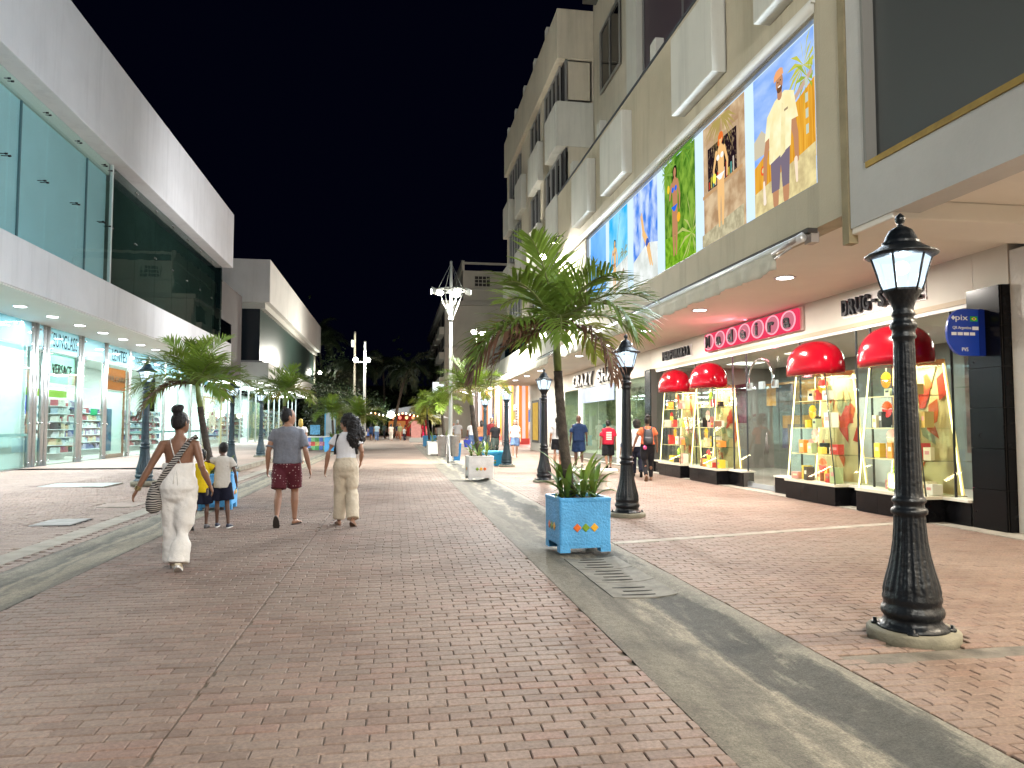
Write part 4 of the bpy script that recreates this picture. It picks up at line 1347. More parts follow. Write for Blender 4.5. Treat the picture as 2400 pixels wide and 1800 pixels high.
# glass door with arched handle rail
mb = MB(); mb.box(XW - .006, XW + .006, 15.64, 16.36, .1, 2.45); mb.box(XW - .006, XW + .006, 16.39, 17.12, .1, 2.45)
dr = part('door', mb, clear, sh, True)
mb = MB(); mb.box(XW - .008, XW + .008, 15.64, 17.12, 2.5, 3.29)
part('door_light', mb, clear, sh, True)
mb = MB()
mb.tube([(XW - .04, 16.98, 2.42)] + [(XW - .04, 16.38 + .6 * math.cos(a), 2.55 + .55 * math.sin(a)) for a in [PI * k / 14 for k in range(15)]] + [(XW - .04, 15.78, 2.42)], .028, 8)
part('arch_rail', mb, chrome, dr, True)
bpart(dr, 'patch_fitting', [(XW - .03, XW + .03, a, a + .22, 2.38, 2.56) for a in (15.66, 16.27, 16.88)] + [(XW - .03, XW + .03, a, a + .22, .06, .16) for a in (15.66, 16.88)], steel)
bpart(dr, 'kick_rail', [(XW - .025, XW + .025, 15.62, 17.14, .02, .13)], M('kick_white', (.55, .58, .60), .4, .5))
mb = MB()
for k in range(9):
    a = random.Random(k).uniform(-.5, .5)
    mb.tube([(XW - .05, 16.1, 1.35), (XW - .06, 16.1 + a * .12, 1.1), (XW - .06, 16.1 + a * .22, .92 - .04 * (k % 3))], .008, 5)
part('key_bunch', mb, M('bunch_dark', (.12, .11, .1), .5), dr, True)
# shop interior
bpart(sh, 'shop_floor', [(XW + .03, 13, 9.85, 24, .0, .06)], M('tile_floor', (.35, .33, .30), .3))
bpart(sh, 'shop_back', [(13, 13.1, 9.85, 24, 0, 3.6)], M('shop_back_green', (.13, .145, .13), .7, var=.3, vs=.8))
bpart(sh, 'shop_side', [(8.95, 13, 9.7, 9.84, 0, 3.6), (8.95, 13, 24.0, 24.06, 0, 3.6)], M('shop_side', (.22, .20, .18), .7))
bpart(sh, 'shop_ceiling', [(8.9, 13, 9.85, 24, 3.5, 3.6)], M('shop_ceiling', (.6, .58, .54), .7))
bpart(sh, 'wood_panel', [(10.9, 11.0, 17.3, 20.5, 2.1, 2.75), (10.9, 11.0, 17.2, 18.7, .4, 1.0), (10.9, 11.0, 18.0, 19.6, 1.3, 1.8)], M('orange_wood', (.55, .30, .07), .5, var=.2, vs=4))
bpart(sh, 'white_screen', [(11.2, 11.3, 15.3, 16.9, .2, 2.2), (10.4, 10.44, 17.0, 17.7, .06, 1.4)], M('screen_white', (.62, .66, .64), .6))
bpart(sh, 'brown_frame', [(9.6, 9.66, 15.75, 15.83, .15, 1.55), (9.6, 9.66, 16.95, 17.03, .15, 1.55), (9.6, 9.66, 15.83, 16.95, 1.48, 1.55), (9.6, 9.66, 15.83, 16.95, .15, .22)], M('brown_frame', (.16, .09, .06), .5))
bpart(sh, 'frosted_leaf', [(9.61, 9.63, 15.84, 16.94, .23, 1.47)], M('frosted', (.42, .52, .54), .5))
for k, (y, z, w_, h_, c) in enumerate(((18.6, 1.9, .8, .75, (.04, .035, .045)), (18.4, .9, .7, .55, (.04, .04, .12)), (21.2, 1.6, .7, 1.2, (.10, .02, .05)), (13.6, 1.4, .9, 1.6, (.12, .02, .06)), (11.6, 1.0, .8, 1.9, (.05, .03, .03)), (10.6, 1.2, .6, 1.2, (.25, .22, .20)))):
    mb = MB(); mb.box(10.6, 10.66, y, y + w_, z, z + h_)
    part('wall_display', mb, M('display_%d' % k, c, .4, var=.5, vs=3, col2=[x * 3 + .03 for x in c]), sh, True)
for k in range(4):
    y = 11.2 + k * 3.6
    lamp_light('AREA', (11.0, y, 3.47), 42, (1.0, .97, .9), .9, aim=(11.0, y, 0), size_y=1.4, name='shop_light')
    mb = MB(); mb.box(10.6, 11.4, y - .5, y + .5, 3.485, 3.498)
    part('ceiling_light', mb, EM('shop_ceiling_panel', (1, .97, .9), 3.0), sh, True)
# end window shelves with goods
et = thing('window_shelves', 'glass shelves with toys and a magenta backpack in the narrow window by the black pillar', 'shelving', (8.9, 10.1, .4))
for z in (.95, 1.5, 2.1):
    mb = MB(); mb.box(8.66, 9.05, 9.88, 10.34, z, z + .012)
    part('shelf', mb, clear, et, True)
mb = MB()
for y in (9.9, 10.3): mb.box(9.04, 9.06, y, y + .02, .41, 2.9)
part('upright', mb, M('brass', (.5, .4, .15), .3, .8), et, True)

# ---- towers
red_gloss = M('red_gloss', (.26, .002, .009), .16, spec=.22)
led = EM('led_warm', (1.0, .86, .42), 6.0)
yel = M('tower_back', (.82, .62, .36), .7, var=.06, vs=2)
leafc = [M('leaf_orange', (.72, .13, .03), .7), M('leaf_red', (.60, .05, .03), .7), M('leaf_grey', (.42, .42, .28), .7), M('leaf_sage', (.40, .46, .30), .7)]
goods = []
def hood(mb, yc):
    vs = []; fs = []; n = 40; m_ = 12
    for k in range(m_ + 1):
        t = (PI / 2) * k / m_
        r_ = math.cos(t) ** .84 if k < m_ else 0
        z = 2.53 + .12 + .56 * math.sin(t) ** .9
        for j in range(n):
            a = 2 * PI * j / n
            c_, s_ = math.cos(a), math.sin(a)
            e = .82
            x = .38 * abs(c_) ** e * (1 if c_ > 0 else -1); y = .78 * abs(s_) ** e * (1 if s_ > 0 else -1)
            vs.append((8.33 + x * r_, yc + y * r_, z))
    base = []
    for j in range(n):
        base.append((vs[j][0], vs[j][1], 2.53))
    vs = base + vs
    for k in range(m_ + 1):
        for j in range(n):
            j2 = (j + 1) % n
            fs.append((k * n + j, k * n + j2, (k + 1) * n + j2, (k + 1) * n + j))
    fs.append(tuple(range(n))[::-1])
    mb.add(vs, fs, 0, True)
def tower(ya, yb, label, where, seed):
    r_ = random.Random(seed)
    yc = (ya + yb) / 2; hb = .87; ht = .54
    t = thing('display_tower', label, 'display case', (8.5, yc, 0), group='glass display towers with red hoods')
    x0, x1 = 8.16, 8.86
    bpart(t, 'plinth', [(x0 + .01, 8.5, ya + .01, yb - .01, 0, .36)], grout)
    tiles(t, x0 - .02, ya, yb, .01, .36, .6, .36)
    tiles(t, ya - .018, x0, 8.46, .01, .36, .4, .36, .03, 'y')
    bpart(t, 'base_board', [(x0 - .03, x1, ya - .02, yb + .02, .362, .41)], M('tower_base', (.70, .64, .5), .5))
    mb = MB(); hood(mb, yc)
    part('hood', mb, red_gloss, t, True)
    def at(z, s_):                     # y at height z on side s_
        k = (z - .41) / (2.53 - .41)
        return yc + s_ * (hb + (ht - hb) * k)
    xf = lambda z: x0 + .05 * (z - .41) / 2.1
    mb = MB(); mb.add([(xf(.41), at(.41, -1), .41), (xf(.41), at(.41, 1), .41), (xf(2.53), at(2.53, 1), 2.53), (xf(2.53), at(2.53, -1), 2.53)], [(0, 1, 2, 3)])
    part('front_glass', mb, clear, t, True)
    for s_ in (-1, 1):
        mb = MB(); mb.add([(xf(.41), at(.41, s_), .41), (x1, at(.41, s_), .41), (x1, at(2.53, s_), 2.53), (xf(2.53), at(2.53, s_), 2.53)], [(0, 1, 2, 3)])
        part('side_glass', mb, clear, t, True)
    mb = MB(); mb.add([(x1 - .02, at(.41, -1), .41), (x1 - .02, at(.41, 1), .41), (x1 - .02, at(2.6, 1), 2.6), (x1 - .02, at(2.6, -1), 2.6)], [(0, 1, 2, 3)])
    bp_ = part('back_panel', mb, yel, t, True)
    # painted leaves on the back panel
    for k in range(15):
        z = r_.uniform(.5, 2.3); y = yc + r_.uniform(-.6, .6) * (1 - .25 * z / 2.5); a = r_.uniform(.2, 2.9); l = r_.uniform(.3, .75)
        ex, ez = y + l * math.cos(a) * .7, z + l * math.sin(a)
        q = r_.uniform(.07, .17); nx, nz = -math.sin(a) * q, math.cos(a) * q
        pts = [(y, z), (y + (ex - y) * .35 + nx, z + (ez - z) * .35 + nz), (y + (ex - y) * .7 + nx * .7, z + (ez - z) * .7 + nz * .7), (ex, ez), (y + (ex - y) * .6 - nx, z + (ez - z) * .6 - nz)]
        pts = [(max(at(zz, -1) + .02, min(at(zz, 1) - .02, yy)), min(2.5, zz)) for yy, zz in pts]
        mb = MB(); mb.add([(x1 - .026 - .0012 * k, yy, zz) for yy, zz in pts], [tuple(range(5))])
        part('painted_leaf', mb, leafc[r_.randrange(4)], bp_, True)
    # lit edges and wires
    for (xx, s_) in ((xf(.5) + .02, 1), (x1 - .05, 1), (x1 - .05, -1)):
        mb = MB(); mb.tube([(xx, at(.42, s_) - s_ * .02, .42), (xx + (.04 if xx < 8.4 else 0), at(2.52, s_) - s_ * .02, 2.52)], .011, 6)
        part('light_strip', mb, led, t, True)
    mb = MB(); mb.tube([(xf(.41), at(.41, -1), .41), (xf(2.53), at(2.53, -1), 2.53)], .012, 6)
    part('corner_trim', mb, M('trim_green', (.10, .12, .09), .3, .5), t, True)
    mb = MB()
    for dy in (-.33, .3): mb.tube([(8.5, yc + dy * 1.2, .41), (8.5, yc + dy * .9, 2.53)], .007, 5)
    part('rod', mb, M('rod_brass', (.55, .48, .22), .3, .7), t, True)
    zs = (.94, 1.46, 2.0)
    for z in zs:
        mb = MB()
        a, b = at(z, -1) + .02, at(z, 1) - .02
        mb.box(x0 + .06, x1 - .04, a, b, z, z + .008)
        part('shelf', mb, clear, t, True)
        mb = MB(); mb.box(x0 + .055, x0 + .065, a, b, z - .004, z + .012)
        part('shelf_edge', mb, M('edge_gold', (.75, .66, .30), .3), t, True)
    lamp_light('AREA', (8.5, yc, 2.5), 11, (1.0, .80, .50), .5, aim=(8.5, yc, 0), size_y=.8, name='tower_light')
    lamp_light('AREA', (8.24, yc, .46), 5, (1.0, .80, .50), .1, aim=(8.8, yc, 1.6), size_y=1.2, name='tower_uplight')
    # goods: each box and paper flower is its own object
    cols = [('yellow', (.80, .60, .06)), ('red', (.55, .04, .03)), ('cream', (.80, .70, .46)), ('black', (.015, .014, .014)), ('pink', (.70, .32, .28)), ('pale green', (.50, .58, .30)), ('white', (.80, .76, .66)), ('brown', (.30, .14, .08)), ('orange', (.75, .28, .05)), ('gold', (.60, .42, .10))]
    levels = (('bottom board', .41), ('lowest glass shelf', .95), ('middle glass shelf', 1.47), ('top glass shelf', 2.01))
    for ln, z in levels:
        half = at(z, 1) - yc - .1
        used = []
        y = yc - half; pool = cols[:]; r_.shuffle(pool)
        k = 0
        while y < yc + half - .08 and k < 7:
            n_, c_ = pool[k]; k += 1
            w_ = r_.uniform(.1, .2); h_ = r_.uniform(.12, .3); d_ = r_.uniform(.05, .1)
            xx = r_.uniform(8.3, 8.55)
            mb = MB()
            g = thing('gift_box', '%s box on the %s of the %s' % (n_, ln, where), 'box', (xx, y + w_ / 2, z + .009), r_.uniform(-.4, .4))
            mb.box(-d_, d_, -w_ / 2, w_ / 2, 0, h_)
            part('carton', mb, M('gift_' + n_.replace(' ', '_'), c_, .4), g)
            mb = MB(); o_ = cols[(k * 3 + 1) % 10]
            mb.box(-d_ - .002, -d_, -w_ * .3, w_ * .3, h_ * .45, h_ * .72)
            part('label', mb, M('gift_' + o_[0].replace(' ', '_'), o_[1], .4), g)
            y += w_ + r_.uniform(.02, .08)
    fl = [('red and yellow', (.72, .03, .03), (.85, .6, .03)), ('orange', (.80, .12, .02), (.55, .02, .02)), ('lime green', (.38, .65, .03), (.25, .5, .02)), ('yellow', (.88, .62, .03), (.8, .4, .02)), ('pale pink', (.85, .5, .42), (.85, .75, .5))]
    r_.shuffle(fl)
    for k in range(4):
        n_, c1, c2 = fl[k]
        z = (.72, 1.3, 1.78, 2.28)[k]; y = yc + r_.uniform(-.35, .35)
        g = thing('paper_flower', '%s folded paper fan hung inside the %s' % (n_, where), 'paper fan', (8.36, y, z))
        for q, (cc, rr_, a0, a1) in enumerate(((c1, .15, .3, PI - .3), (c2, .13, PI - .2, 2 * PI + .2))):
            vs = [(0, 0, 0)]; fs = []
            for i in range(19):
                a = a0 + (a1 - a0) * i / 18
                vs.append((-.012 * (i % 2) - .004 * q, rr_ * math.cos(a), rr_ * math.sin(a)))
            for i in range(18): fs.append((0, i + 1, i + 2))
            mb = MB(); mb.add(vs, fs)
            part('fan', mb, M('fan_%s_%d' % (n_.replace(' ', '_'), q), cc, .6), g)
        mb = MB(); mb.tube([(0, 0, .12), (0, 0, .22)], .003, 4)
        part('thread', mb, M('thread', (.6, .6, .5), .6), g)
    return t
tower(10.41, 12.16, 'red hooded glass display tower behind the big lamp post, nearest the black pillar', 'tower behind the lamp post', 41)
tower(12.80, 14.58, 'red hooded glass display tower between the glass door and the big lamp post', 'tower right of the glass door', 42)
tower(17.95, 19.72, 'red hooded glass display tower just beyond the glass door', 'first tower beyond the door', 43)
tower(20.40, 22.15, 'red hooded glass display tower farthest along, beside the woman with the backpack', 'farthest tower', 44)

# goods in the narrow window
def loose(name, label, cat, mb, m, loc): 
    return solo(name, mb, m, label, cat, loc=loc)
t = thing('backpack', 'magenta backpack standing in the narrow window by the black pillar', 'backpack', (8.85, 10.05, .41))
mb = MB(); mb.ell((0, 0, .18), (.11, .17, .2), 14, 10); part('body', mb, M('magenta', (.30, .01, .08), .5), t)
mb = MB(); mb.ell((-.08, 0, .12), (.05, .12, .1), 12, 8); part('pocket', mb, M('magenta_b', (.42, .03, .14), .5), t)
mb = MB(); mb.tube([(0, -.05, .36), (0, 0, .43), (0, .05, .36)], .012, 6); part('loop', mb, M('magenta', (.30, .01, .08), .5), t)
for k, (n_, c_, z, h_) in enumerate((('yellow and brown sweets tub', (.70, .55, .06), .965, .2), ('white framed letter print', (.75, .74, .66), 1.52, .42), ('dark red gift basket', (.20, .02, .05), 2.115, .34))):
    t = thing('shop_item', n_ + ' in the narrow window by the black pillar', 'gift', (8.85, 10.02, z))
    mb = MB(); mb.box(-.06, .06, -.14, .14, 0, h_); part('pack', mb, M('item_%d' % k, c_, .4, var=.5, vs=18, col2=[min(1, x * 2 + .1) for x in c_]), t)
    mb = MB(); mb.box(-.062, -.06, -.09, .09, h_ * .3, h_ * .7); part('label', mb, M('item_l%d' % k, (.55, .25, .2), .5), t)

# ---- signs
sg = thing('shop_sign', 'pink sign of rounded blocks with oval rings spelling Madeira', 'sign', (8.5, 16.9, 3.5))
pink = EM('sign_pink', (.95, .055, .13), .95)
ring_m = EM('sign_ring', (1.0, .42, .50), 1.25)
inner = EM('sign_inner', (.85, .24, .32), .8)
ltr = M('sign_letter', (.012, .012, .016), .5, spec=.2)
mb = MB(); mb.box(8.54, 8.6, 14.47, 19.33, 3.53, 4.05)
part('back_tray', mb, M('tray_cream', (.8, .62, .56), .5), sg, True, bevel=.02)
for k, ch in enumerate('Madeira'):
    y1 = 19.3 - k * .685; y0 = y1 - .675; yc = (y0 + y1) / 2
    mb = MB(); mb.box(8.44, 8.54, y0, y1, 3.55, 4.03)
    b_ = part('sign_block', mb, pink, sg, True, bevel=.045)
    mb = MB(); N = 26; vs = []; fs = []
    for j in range(N):
        a = 2 * PI * j / N
        for (rr_, xx) in ((.30, 8.438), (.29, 8.42), (.268, 8.42), (.258, 8.438)):
            vs.append((xx, yc + rr_ * 1.02 * math.cos(a), 3.79 + rr_ * .74 * math.sin(a)))
    for j in range(N):
        for q in range(3):
            j2 = (j + 1) % N
            fs.append((j * 4 + q, j2 * 4 + q, j2 * 4 + q + 1, j * 4 + q + 1))
    mb.add(vs, fs, 0, True)
    part('ring', mb, ring_m, b_, True)
    mb = MB(); mb.add([(8.436, yc + .262 * math.cos(2 * PI * j / 20), 3.79 + .19 * math.sin(2 * PI * j / 20)) for j in range(20)], [tuple(range(20))])
    part('ring_face', mb, inner, b_, True)
    text(ch, .27 if ch != 'i' else .10, .31 if ch in 'Mdi' else .23, (8.40, yc, 3.79 if ch in 'Mdi' else 3.75), '-x', ltr, b_, .03, 'letter', bold=.03)
lamp_light('AREA', (8.48, 16.9, 4.075), 16, (1.0, .12, .2), .1, aim=(7.6, 16.9, 4.3), size_y=4.4, name='sign_glow')
lamp_light('AREA', (8.35, 16.9, 3.9), 40, (1.0, .25, .36), .3, aim=(5.4, 16.9, 0.3), size_y=4.6, name='sign_face_light')
back_w = EM('letter_back', (1.0, .93, .8), .75)
for s, ya, yb, z0, z1, lab in (('DRUG-STORE', 13.04, 10.86, 3.62, 3.92, 'black raised letters DRUG-STORE on the cream wall beside the black pillar'), ('PERFUMARIA', 22.75, 20.55, 3.60, 3.88, 'small glossy black letters PERFUMARIA on the cream wall over the farthest red hoods')):
    t = thing('shop_sign', lab, 'sign', (8.55, (ya + yb) / 2, z0))
    for n_, ch in enumerate(s):
        w_ = (ya - yb) / len(s)
        y = ya - (n_ + .5) * w_
        if ch == '-':
            bpart(t, 'letter', [(8.5, 8.56, y - .06, y + .06, (z0 + z1) / 2 - .025, (z0 + z1) / 2 + .025)], ltr)
        else:
            text(ch, w_ * .82 if ch != 'I' else w_ * .3, z1 - z0, (8.53, y, (z0 + z1) / 2), '-x', ltr, t, .06, 'letter', bold=.03)
    mb = MB(); mb.box(8.585, 8.598, yb - .05, ya + .05, z0 - .04, z1 + .04)
    part('backing', mb, M('sign_back', (.72, .68, .66), .4), t, True)
# blue payment sign on the pillar: half-round plate
t = thing('payment_sign', 'blue rounded plate sign reading pix, QR Argentina and PVS, jutting from the black pillar', 'sign', (8.1, 9.5, 2.8))
blue = M('sign_blue', (.008, .045, .38), .35)
wh = M('print_white', (.80, .82, .85), .5)
YP = 9.5
def pyz(a): return a
mb = MB()
cx, cz = 8.12, 2.86; pts = []
for k in range(13):
    a = PI / 2 + PI * k / 12
    pts.append((cx + .26 * math.cos(a), cz + .34 * math.sin(a)))
pts += [(8.46, cz - .34), (8.46, cz + .34)]
n = len(pts)
mb.add([(x, YP, z) for x, z in pts] + [(x, YP + .04, z) for x, z in pts], [tuple(range(n)), tuple(range(n, 2 * n))[::-1]] + [(k, n + k, n + (k + 1) % n, (k + 1) % n) for k in range(n)])
part('plate', mb, blue, t, True)
bpart(t, 'bracket', [(8.38, 8.47, YP - .012, YP - .001, cz - .34, cz + .34)], M('sign_blue_d', (.004, .02, .2), .35))
text('pix', .2, .105, (8.10, YP - .006, cz + .2), '-y', wh, t, .006)
text('QR Argentina', .30, .055, (8.10, YP - .006, cz + .06), '-y', wh, t, .006)
text('PVS', .10, .055, (8.14, YP - .006, cz - .25), '-y', wh, t, .006)
bpart(t, 'pill', [(7.93 + k * .1, 8.01 + k * .1, YP - .006, YP - .001, cz - .045, cz + .0) for k in range(4)] + [(8.27, 8.37, YP - .006, YP - .001, cz + .035, cz + .085)], wh)
mb = MB(); mb.add([(7.93, YP - .004, cz + .21), (7.965, YP - .004, cz + .175), (8.0, YP - .004, cz + .21), (7.965, YP - .004, cz + .245)], [(0, 1, 2, 3)])
part('emblem', mb, wh, t, True)
mb = MB(); mb.box(8.24, 8.36, YP - .005, YP - .001, cz + .16, cz + .235)
fl = part('flag', mb, M('flag_green', (.02, .35, .06), .5), t, True)
mb = MB(); mb.add([(8.255, YP - .007, cz + .197), (8.30, YP - .007, cz + .17), (8.345, YP - .007, cz + .197), (8.30, YP - .007, cz + .225)], [(0, 1, 2, 3)])
part('lozenge', mb, M('flag_yellow', (.8, .6, .03), .5), fl, True)
mb = MB(); mb.ell((8.30, YP - .009, cz + .197), (.014, .002, .014), 10, 6)
part('globe', mb, blue, fl, True)

# ------------------------------------------------------------------ next shop: silver letters, dim greenish windows
cs = thing('beach_shop', 'beachwear shop front with silver letters and tall dim glass windows', 'shop front', (XW, 31, 0))
clear2 = GL('clear_glass_green', (.74, .84, .77), 1.2, wavy=.02)
for (a, b) in ((24.1, 27.3), (27.9, 30.6), (30.7, 33.3), (33.9, 36.9)):
    mb = MB(); mb.box(XW - .01, XW + .01, a, b, .3, 3.22)
    part('shop_window', mb, clear2, cs, True)
bpart(cs, 'white_pillar', [(8.52, 8.7, a, a + .5, .0, 3.25) for a in (27.35, 33.35)], M('pillar_white', (.68, .68, .66), .6))
bpart(cs, 'base_wall', [(8.55, 8.7, 24.08, 36.95, .0, .3)], M('base_grey', (.16, .17, .15), .4))
bpart(cs, 'kerb_step', [(8.3, 8.55, 24.08, 36.95, 0, .06)], concrete_pale)
bpart(cs, 'shop_back', [(10.8, 10.9, 24.1, 37, 0, 3.3)], M('beach_back', (.10, .13, .08), .8, var=.8, vs=2.2, col2=(.32, .30, .18)))
bpart(cs, 'shop_floor', [(8.62, 10.8, 24.1, 37, .25, .3)], floor_pale)
bpart(cs, 'banner', [(8.48, 8.5, 28.0, 33.2, 2.55, 3.2)], M('banner_blue', (.22, .27, .40), .6, var=.2, vs=1.5))
bpart(cs, 'shop_ceiling', [(8.9, 10.8, 24.1, 37, 3.25, 3.3)], soffit_m)
silver = M('silver_letter', (.50, .50, .48), .35, .2)
sb = M('silver_side', (.08, .08, .08), .4, .5)
t = thing('shop_sign', 'silver raised letters CRAZY SHARK above the beachwear shop', 'sign', (8.5, 31, 3.35))
for n_, ch in enumerate('CRAZY SHARK'):
    if ch == ' ': continue
    y = 34.75 - (n_ + .5) * .72
    text(ch, .56, .52, (8.46, y, 3.62), '-x', silver, t, .03, 'letter', bold=.01)
    text(ch, .64, .60, (8.52, y, 3.62), '-x', sb, t, .08, 'letter_side', bold=.03)
for k in range(2): lamp_light('AREA', (9.6, 27.5 + k * 6, 3.2), 60, (.95, 1, .9), 1.0, aim=(9.6, 27.5 + k * 6, 0), size_y=2.5, name='shop_light')
def mannequin(label, y, c):
    t = thing('mannequin', label, 'mannequin', (9.3, y, .3))
    mb = MB(); mb.lathe([(.14, 0), (.14, .02), (.015, .03), (.015, .75)], 12); part('stand', mb, steel, t)
    mb = MB(); mb.lathe([(.02, .7), (.15, .74), (.13, .95), (.16, 1.15), (.17, 1.28), (.06, 1.36), (.045, 1.42)], 16); part('torso', mb, M('mannequin_skin', (.55, .5, .42), .5), t)
    mb = MB(); mb.lathe([(.155, .86), (.145, .98), (.175, 1.16), (.182, 1.25), (.182, 1.29)], 16); part('top', mb, c, t)
    mb = MB(); mb.ell((0, 0, 1.55), (.08, .09, .12), 12, 8); part('head', mb, M('mannequin_skin', (.55, .5, .42), .5), t)
mannequin('mannequin in ochre top behind the window under the blue banner', 29.6, M('ochre_top', (.45, .28, .05), .7))
mannequin('mannequin in white top behind the window beside the white shop pillar', 28.4, M('white_top', (.65, .7, .7), .7))
mannequin('mannequin in teal top deeper in the window under the banner', 31.8, M('teal_top', (.1, .3, .35), .7))
# louvre, posters and small fittings on the end wall
t = thing('louvre_shutter', 'pale slatted louvre on the wall past the silver lettered shop', 'louvre', (8.58, 38.2, 1.6))
for k in range(10):
    mb = MB(); mb.hexa([(8.54, 37.5, 1.7 + k * .13), (8.59, 37.5, 1.73 + k * .13), (8.59, 39.0, 1.73 + k * .13), (8.54, 39.0, 1.7 + k * .13)], [(8.54, 37.5, 1.71 + k * .13), (8.59, 37.5, 1.8 + k * .13), (8.59, 39.0, 1.8 + k * .13), (8.54, 39.0, 1.71 + k * .13)])
    part('slat', mb, M('slat_white', (.6, .64, .66), .5), t, True)
bpart(t, 'door', [(8.56, 8.598, 37.5, 39.0, .1, 1.6)], M('door_blue_grey', (.42, .50, .58), .5))
t = thing('wall_poster', 'dark framed poster with a yellow brush stroke on the cream end wall', 'poster', (8.58, 45, .6))
bpart(t, 'frame', [(8.57, 8.598, 43.9, 46.1, .5, 3.1)], M('poster_dark', (.03, .03, .03), .5))
mb = MB(); mb.box(8.555, 8.569, 44.05, 45.75, .65, 2.95); part('print', mb, EMN('poster_yellow', (.85, .55, .12), (.75, .45, .1), 3, .75), t, True)
t = thing('wall_poster', 'navy poster with white lettering strokes beside the yellow one', 'poster', (8.58, 42, .6))
bpart(t, 'print', [(8.57, 8.598, 41.4, 43.6, .5, 3.2)], M('poster_navy', (.01, .02, .10), .5))
mb = MB(); mb.ell((8.568, 42.5, 1.9), (.004, .35, .6), 14, 10); mb.ell((8.568, 42.2, .95), (.004, .45, .25), 14, 10); part('white_print', mb, wh, t, True)

# ------------------------------------------------------------------ striped colonnade beyond the shops
cw = thing('striped_hall', 'open hall front with tall white and orange striped columns and red bases', 'building', (12, 65, 0))
org = M('column_orange', (.70, .24, .03), .6, var=.1, vs=1); cwh = M('column_white', (.72, .66, .70), .6)
for k, (x, y) in enumerate(((10.5, 60.5), (10.7, 69.5), (10.9, 78.5), (11.1, 88), (11.2, 97))):
    w_ = .38
    bpart(cw, 'column', [(x - w_, x + w_, y - w_, y + w_, .5, 7.2)], org)
    c_ = bpart(cw, 'column_stripe', [(x - w_ - .02, x + w_ + .02, y - .16, y + .16, .5, 7.2), (x - .14, x + .14, y - w_ - .02, y + w_ + .02, .5, 7.2)], cwh)
    bpart(cw, 'column_base', [(x - w_ - .1, x + w_ + .1, y - w_ - .1, y + w_ + .1, 0, .5)], M('base_red', (.40, .04, .03), .6))
bpart(cw, 'hall_back', [(15, 15.3, 47, 100, 0, 8)], M('hall_back', (.55, .42, .36), .8, var=.5, vs=.6, col2=(.75, .7, .66)))
bpart(cw, 'hall_roof', [(9.8, 15, 47.2, 100, 7.2, 7.8)], M('hall_roof', (.55, .52, .46), .8))
bpart(cw, 'shop_beam', [(12.5, 12.8, 48, 100, 3.2, 3.8)], cwh)
for k in range(6):
    y = 50 + k * 8.5
    bpart(cw, 'kiosk_board', [(12.2, 12.3, y, y + 3.0, 1.9, 3.0)], (EM('kiosk_y', (.9, .75, .25), .9), EM('kiosk_w', (.75, .85, 1), .9), EM('kiosk_b', (.35, .5, .9), .7))[k % 3])
    bpart(cw, 'grille', [(12.0, 12.05, y + 3.3, y + 6.4, 1.0 + q * .28, 1.1 + q * .28) for q in range(9)], M('grille_dark', (.05, .045, .05), .6))
for k in range(4): lamp_light('AREA', (12, 52 + k * 12, 7.1), 520, (1, .94, .86), 3, aim=(12, 52 + k * 12, 0), size_y=3, name='hall_light')
bpart(cw, 'red_floor', [(9.4, 14.9, 47.5, 95, -.001, .012)], M('red_floor', (.45, .16, .15), .5, var=.25, vs=.5))
# sloping white frame canopy in front of the hall
t = thing('frame_canopy', 'white sloping canopy frame on thin posts in front of the striped columns', 'canopy', (6, 68, 0))
for (y0_, y1_) in ((58, 66), (70, 80)):
    mb = MB(); mb.hexa([(6.0, y0_, 5.1), (8.6, y0_, 5.5), (8.6, y1_, 5.5), (6.0, y1_, 5.1)], [(6.0, y0_, 5.2), (8.6, y0_, 5.62), (8.6, y1_, 5.62), (6.0, y1_, 5.2)])
    part('roof_sheet', mb, M('canopy_white', (.72, .72, .70), .6), t, True)
    for y in (y0_ + .3, (y0_ + y1_) / 2, y1_ - .3):
        mb = MB(); mb.tube([(8.5, y, 0), (8.5, y, 5.5)], .09, 8); mb.tube([(8.5, y, 4.6), (6.2, y, 5.1)], .05, 6)
        part('post', mb, M('canopy_post', (.70, .70, .72), .5), t, True)
    lamp_light('AREA', (7.3, (y0_ + y1_) / 2, 5.05), 240, (1, .97, .9), 1.5, aim=(7.3, (y0_ + y1_) / 2, 0), name='canopy_light')

# ------------------------------------------------------------------ tall grey building closing the right side
gb = thing('grey_building', 'tall pale grey building with cornice and stepped roof behind the lamp mast', 'building', (11, 100, 0))
grey = M('grey_render', (.50, .48, .42), .85, var=.1, vs=.3)
bpart(gb, 'block', [(6.9, 20, 104, 150, 0, 19.0)], grey)
bpart(gb, 'tower_block', [(9.4, 22, 104.0 - .2, 128, 19.0, 23.6)], grey)
bpart(gb, 'cornice', [(6.3, 20, 103.4, 150, 18.6, 19.2), (6.8, 20, 103.8, 150, 12.6, 12.9), (9.3, 22, 103.6, 128, 20.9, 21.1)], M('cornice_pale', (.42, .41, .37), .8))
bpart(gb, 'parapet', [(9.2, 9.6, 103.6, 128, 23.6, 25), (9.6, 22, 103.6, 103.9, 24.5, 24.8)], grey)
for (x, z) in ((11.0, 21.3),):
    bpart(gb, 'window', [(x, x + 2.3, 103.7, 103.78, z, z + 1.6)], room_dark)
    bpart(gb, 'window_frame', [(x + .56 * k, x + .56 * k + .08, 103.62, 103.7, z, z + 1.6) for k in range(5)] + [(x, x + 2.3, 103.6, 103.66, z + .5 * k, z + .5 * k + .08) for k in range(4)], grey)
for f_ in range(5):
    for k in range(5):
        y = 106 + k * 8
        bpart(gb, 'window', [(6.82, 6.89, y, y + 5, 1.5 + f_ * 3.6, 3.6 + f_ * 3.6)], room_dark)
        bpart(gb, 'balcony', [(6.2, 6.9, y - .5, y + 5.5, .3 + f_ * 3.6, 1.3 + f_ * 3.6)], grey)
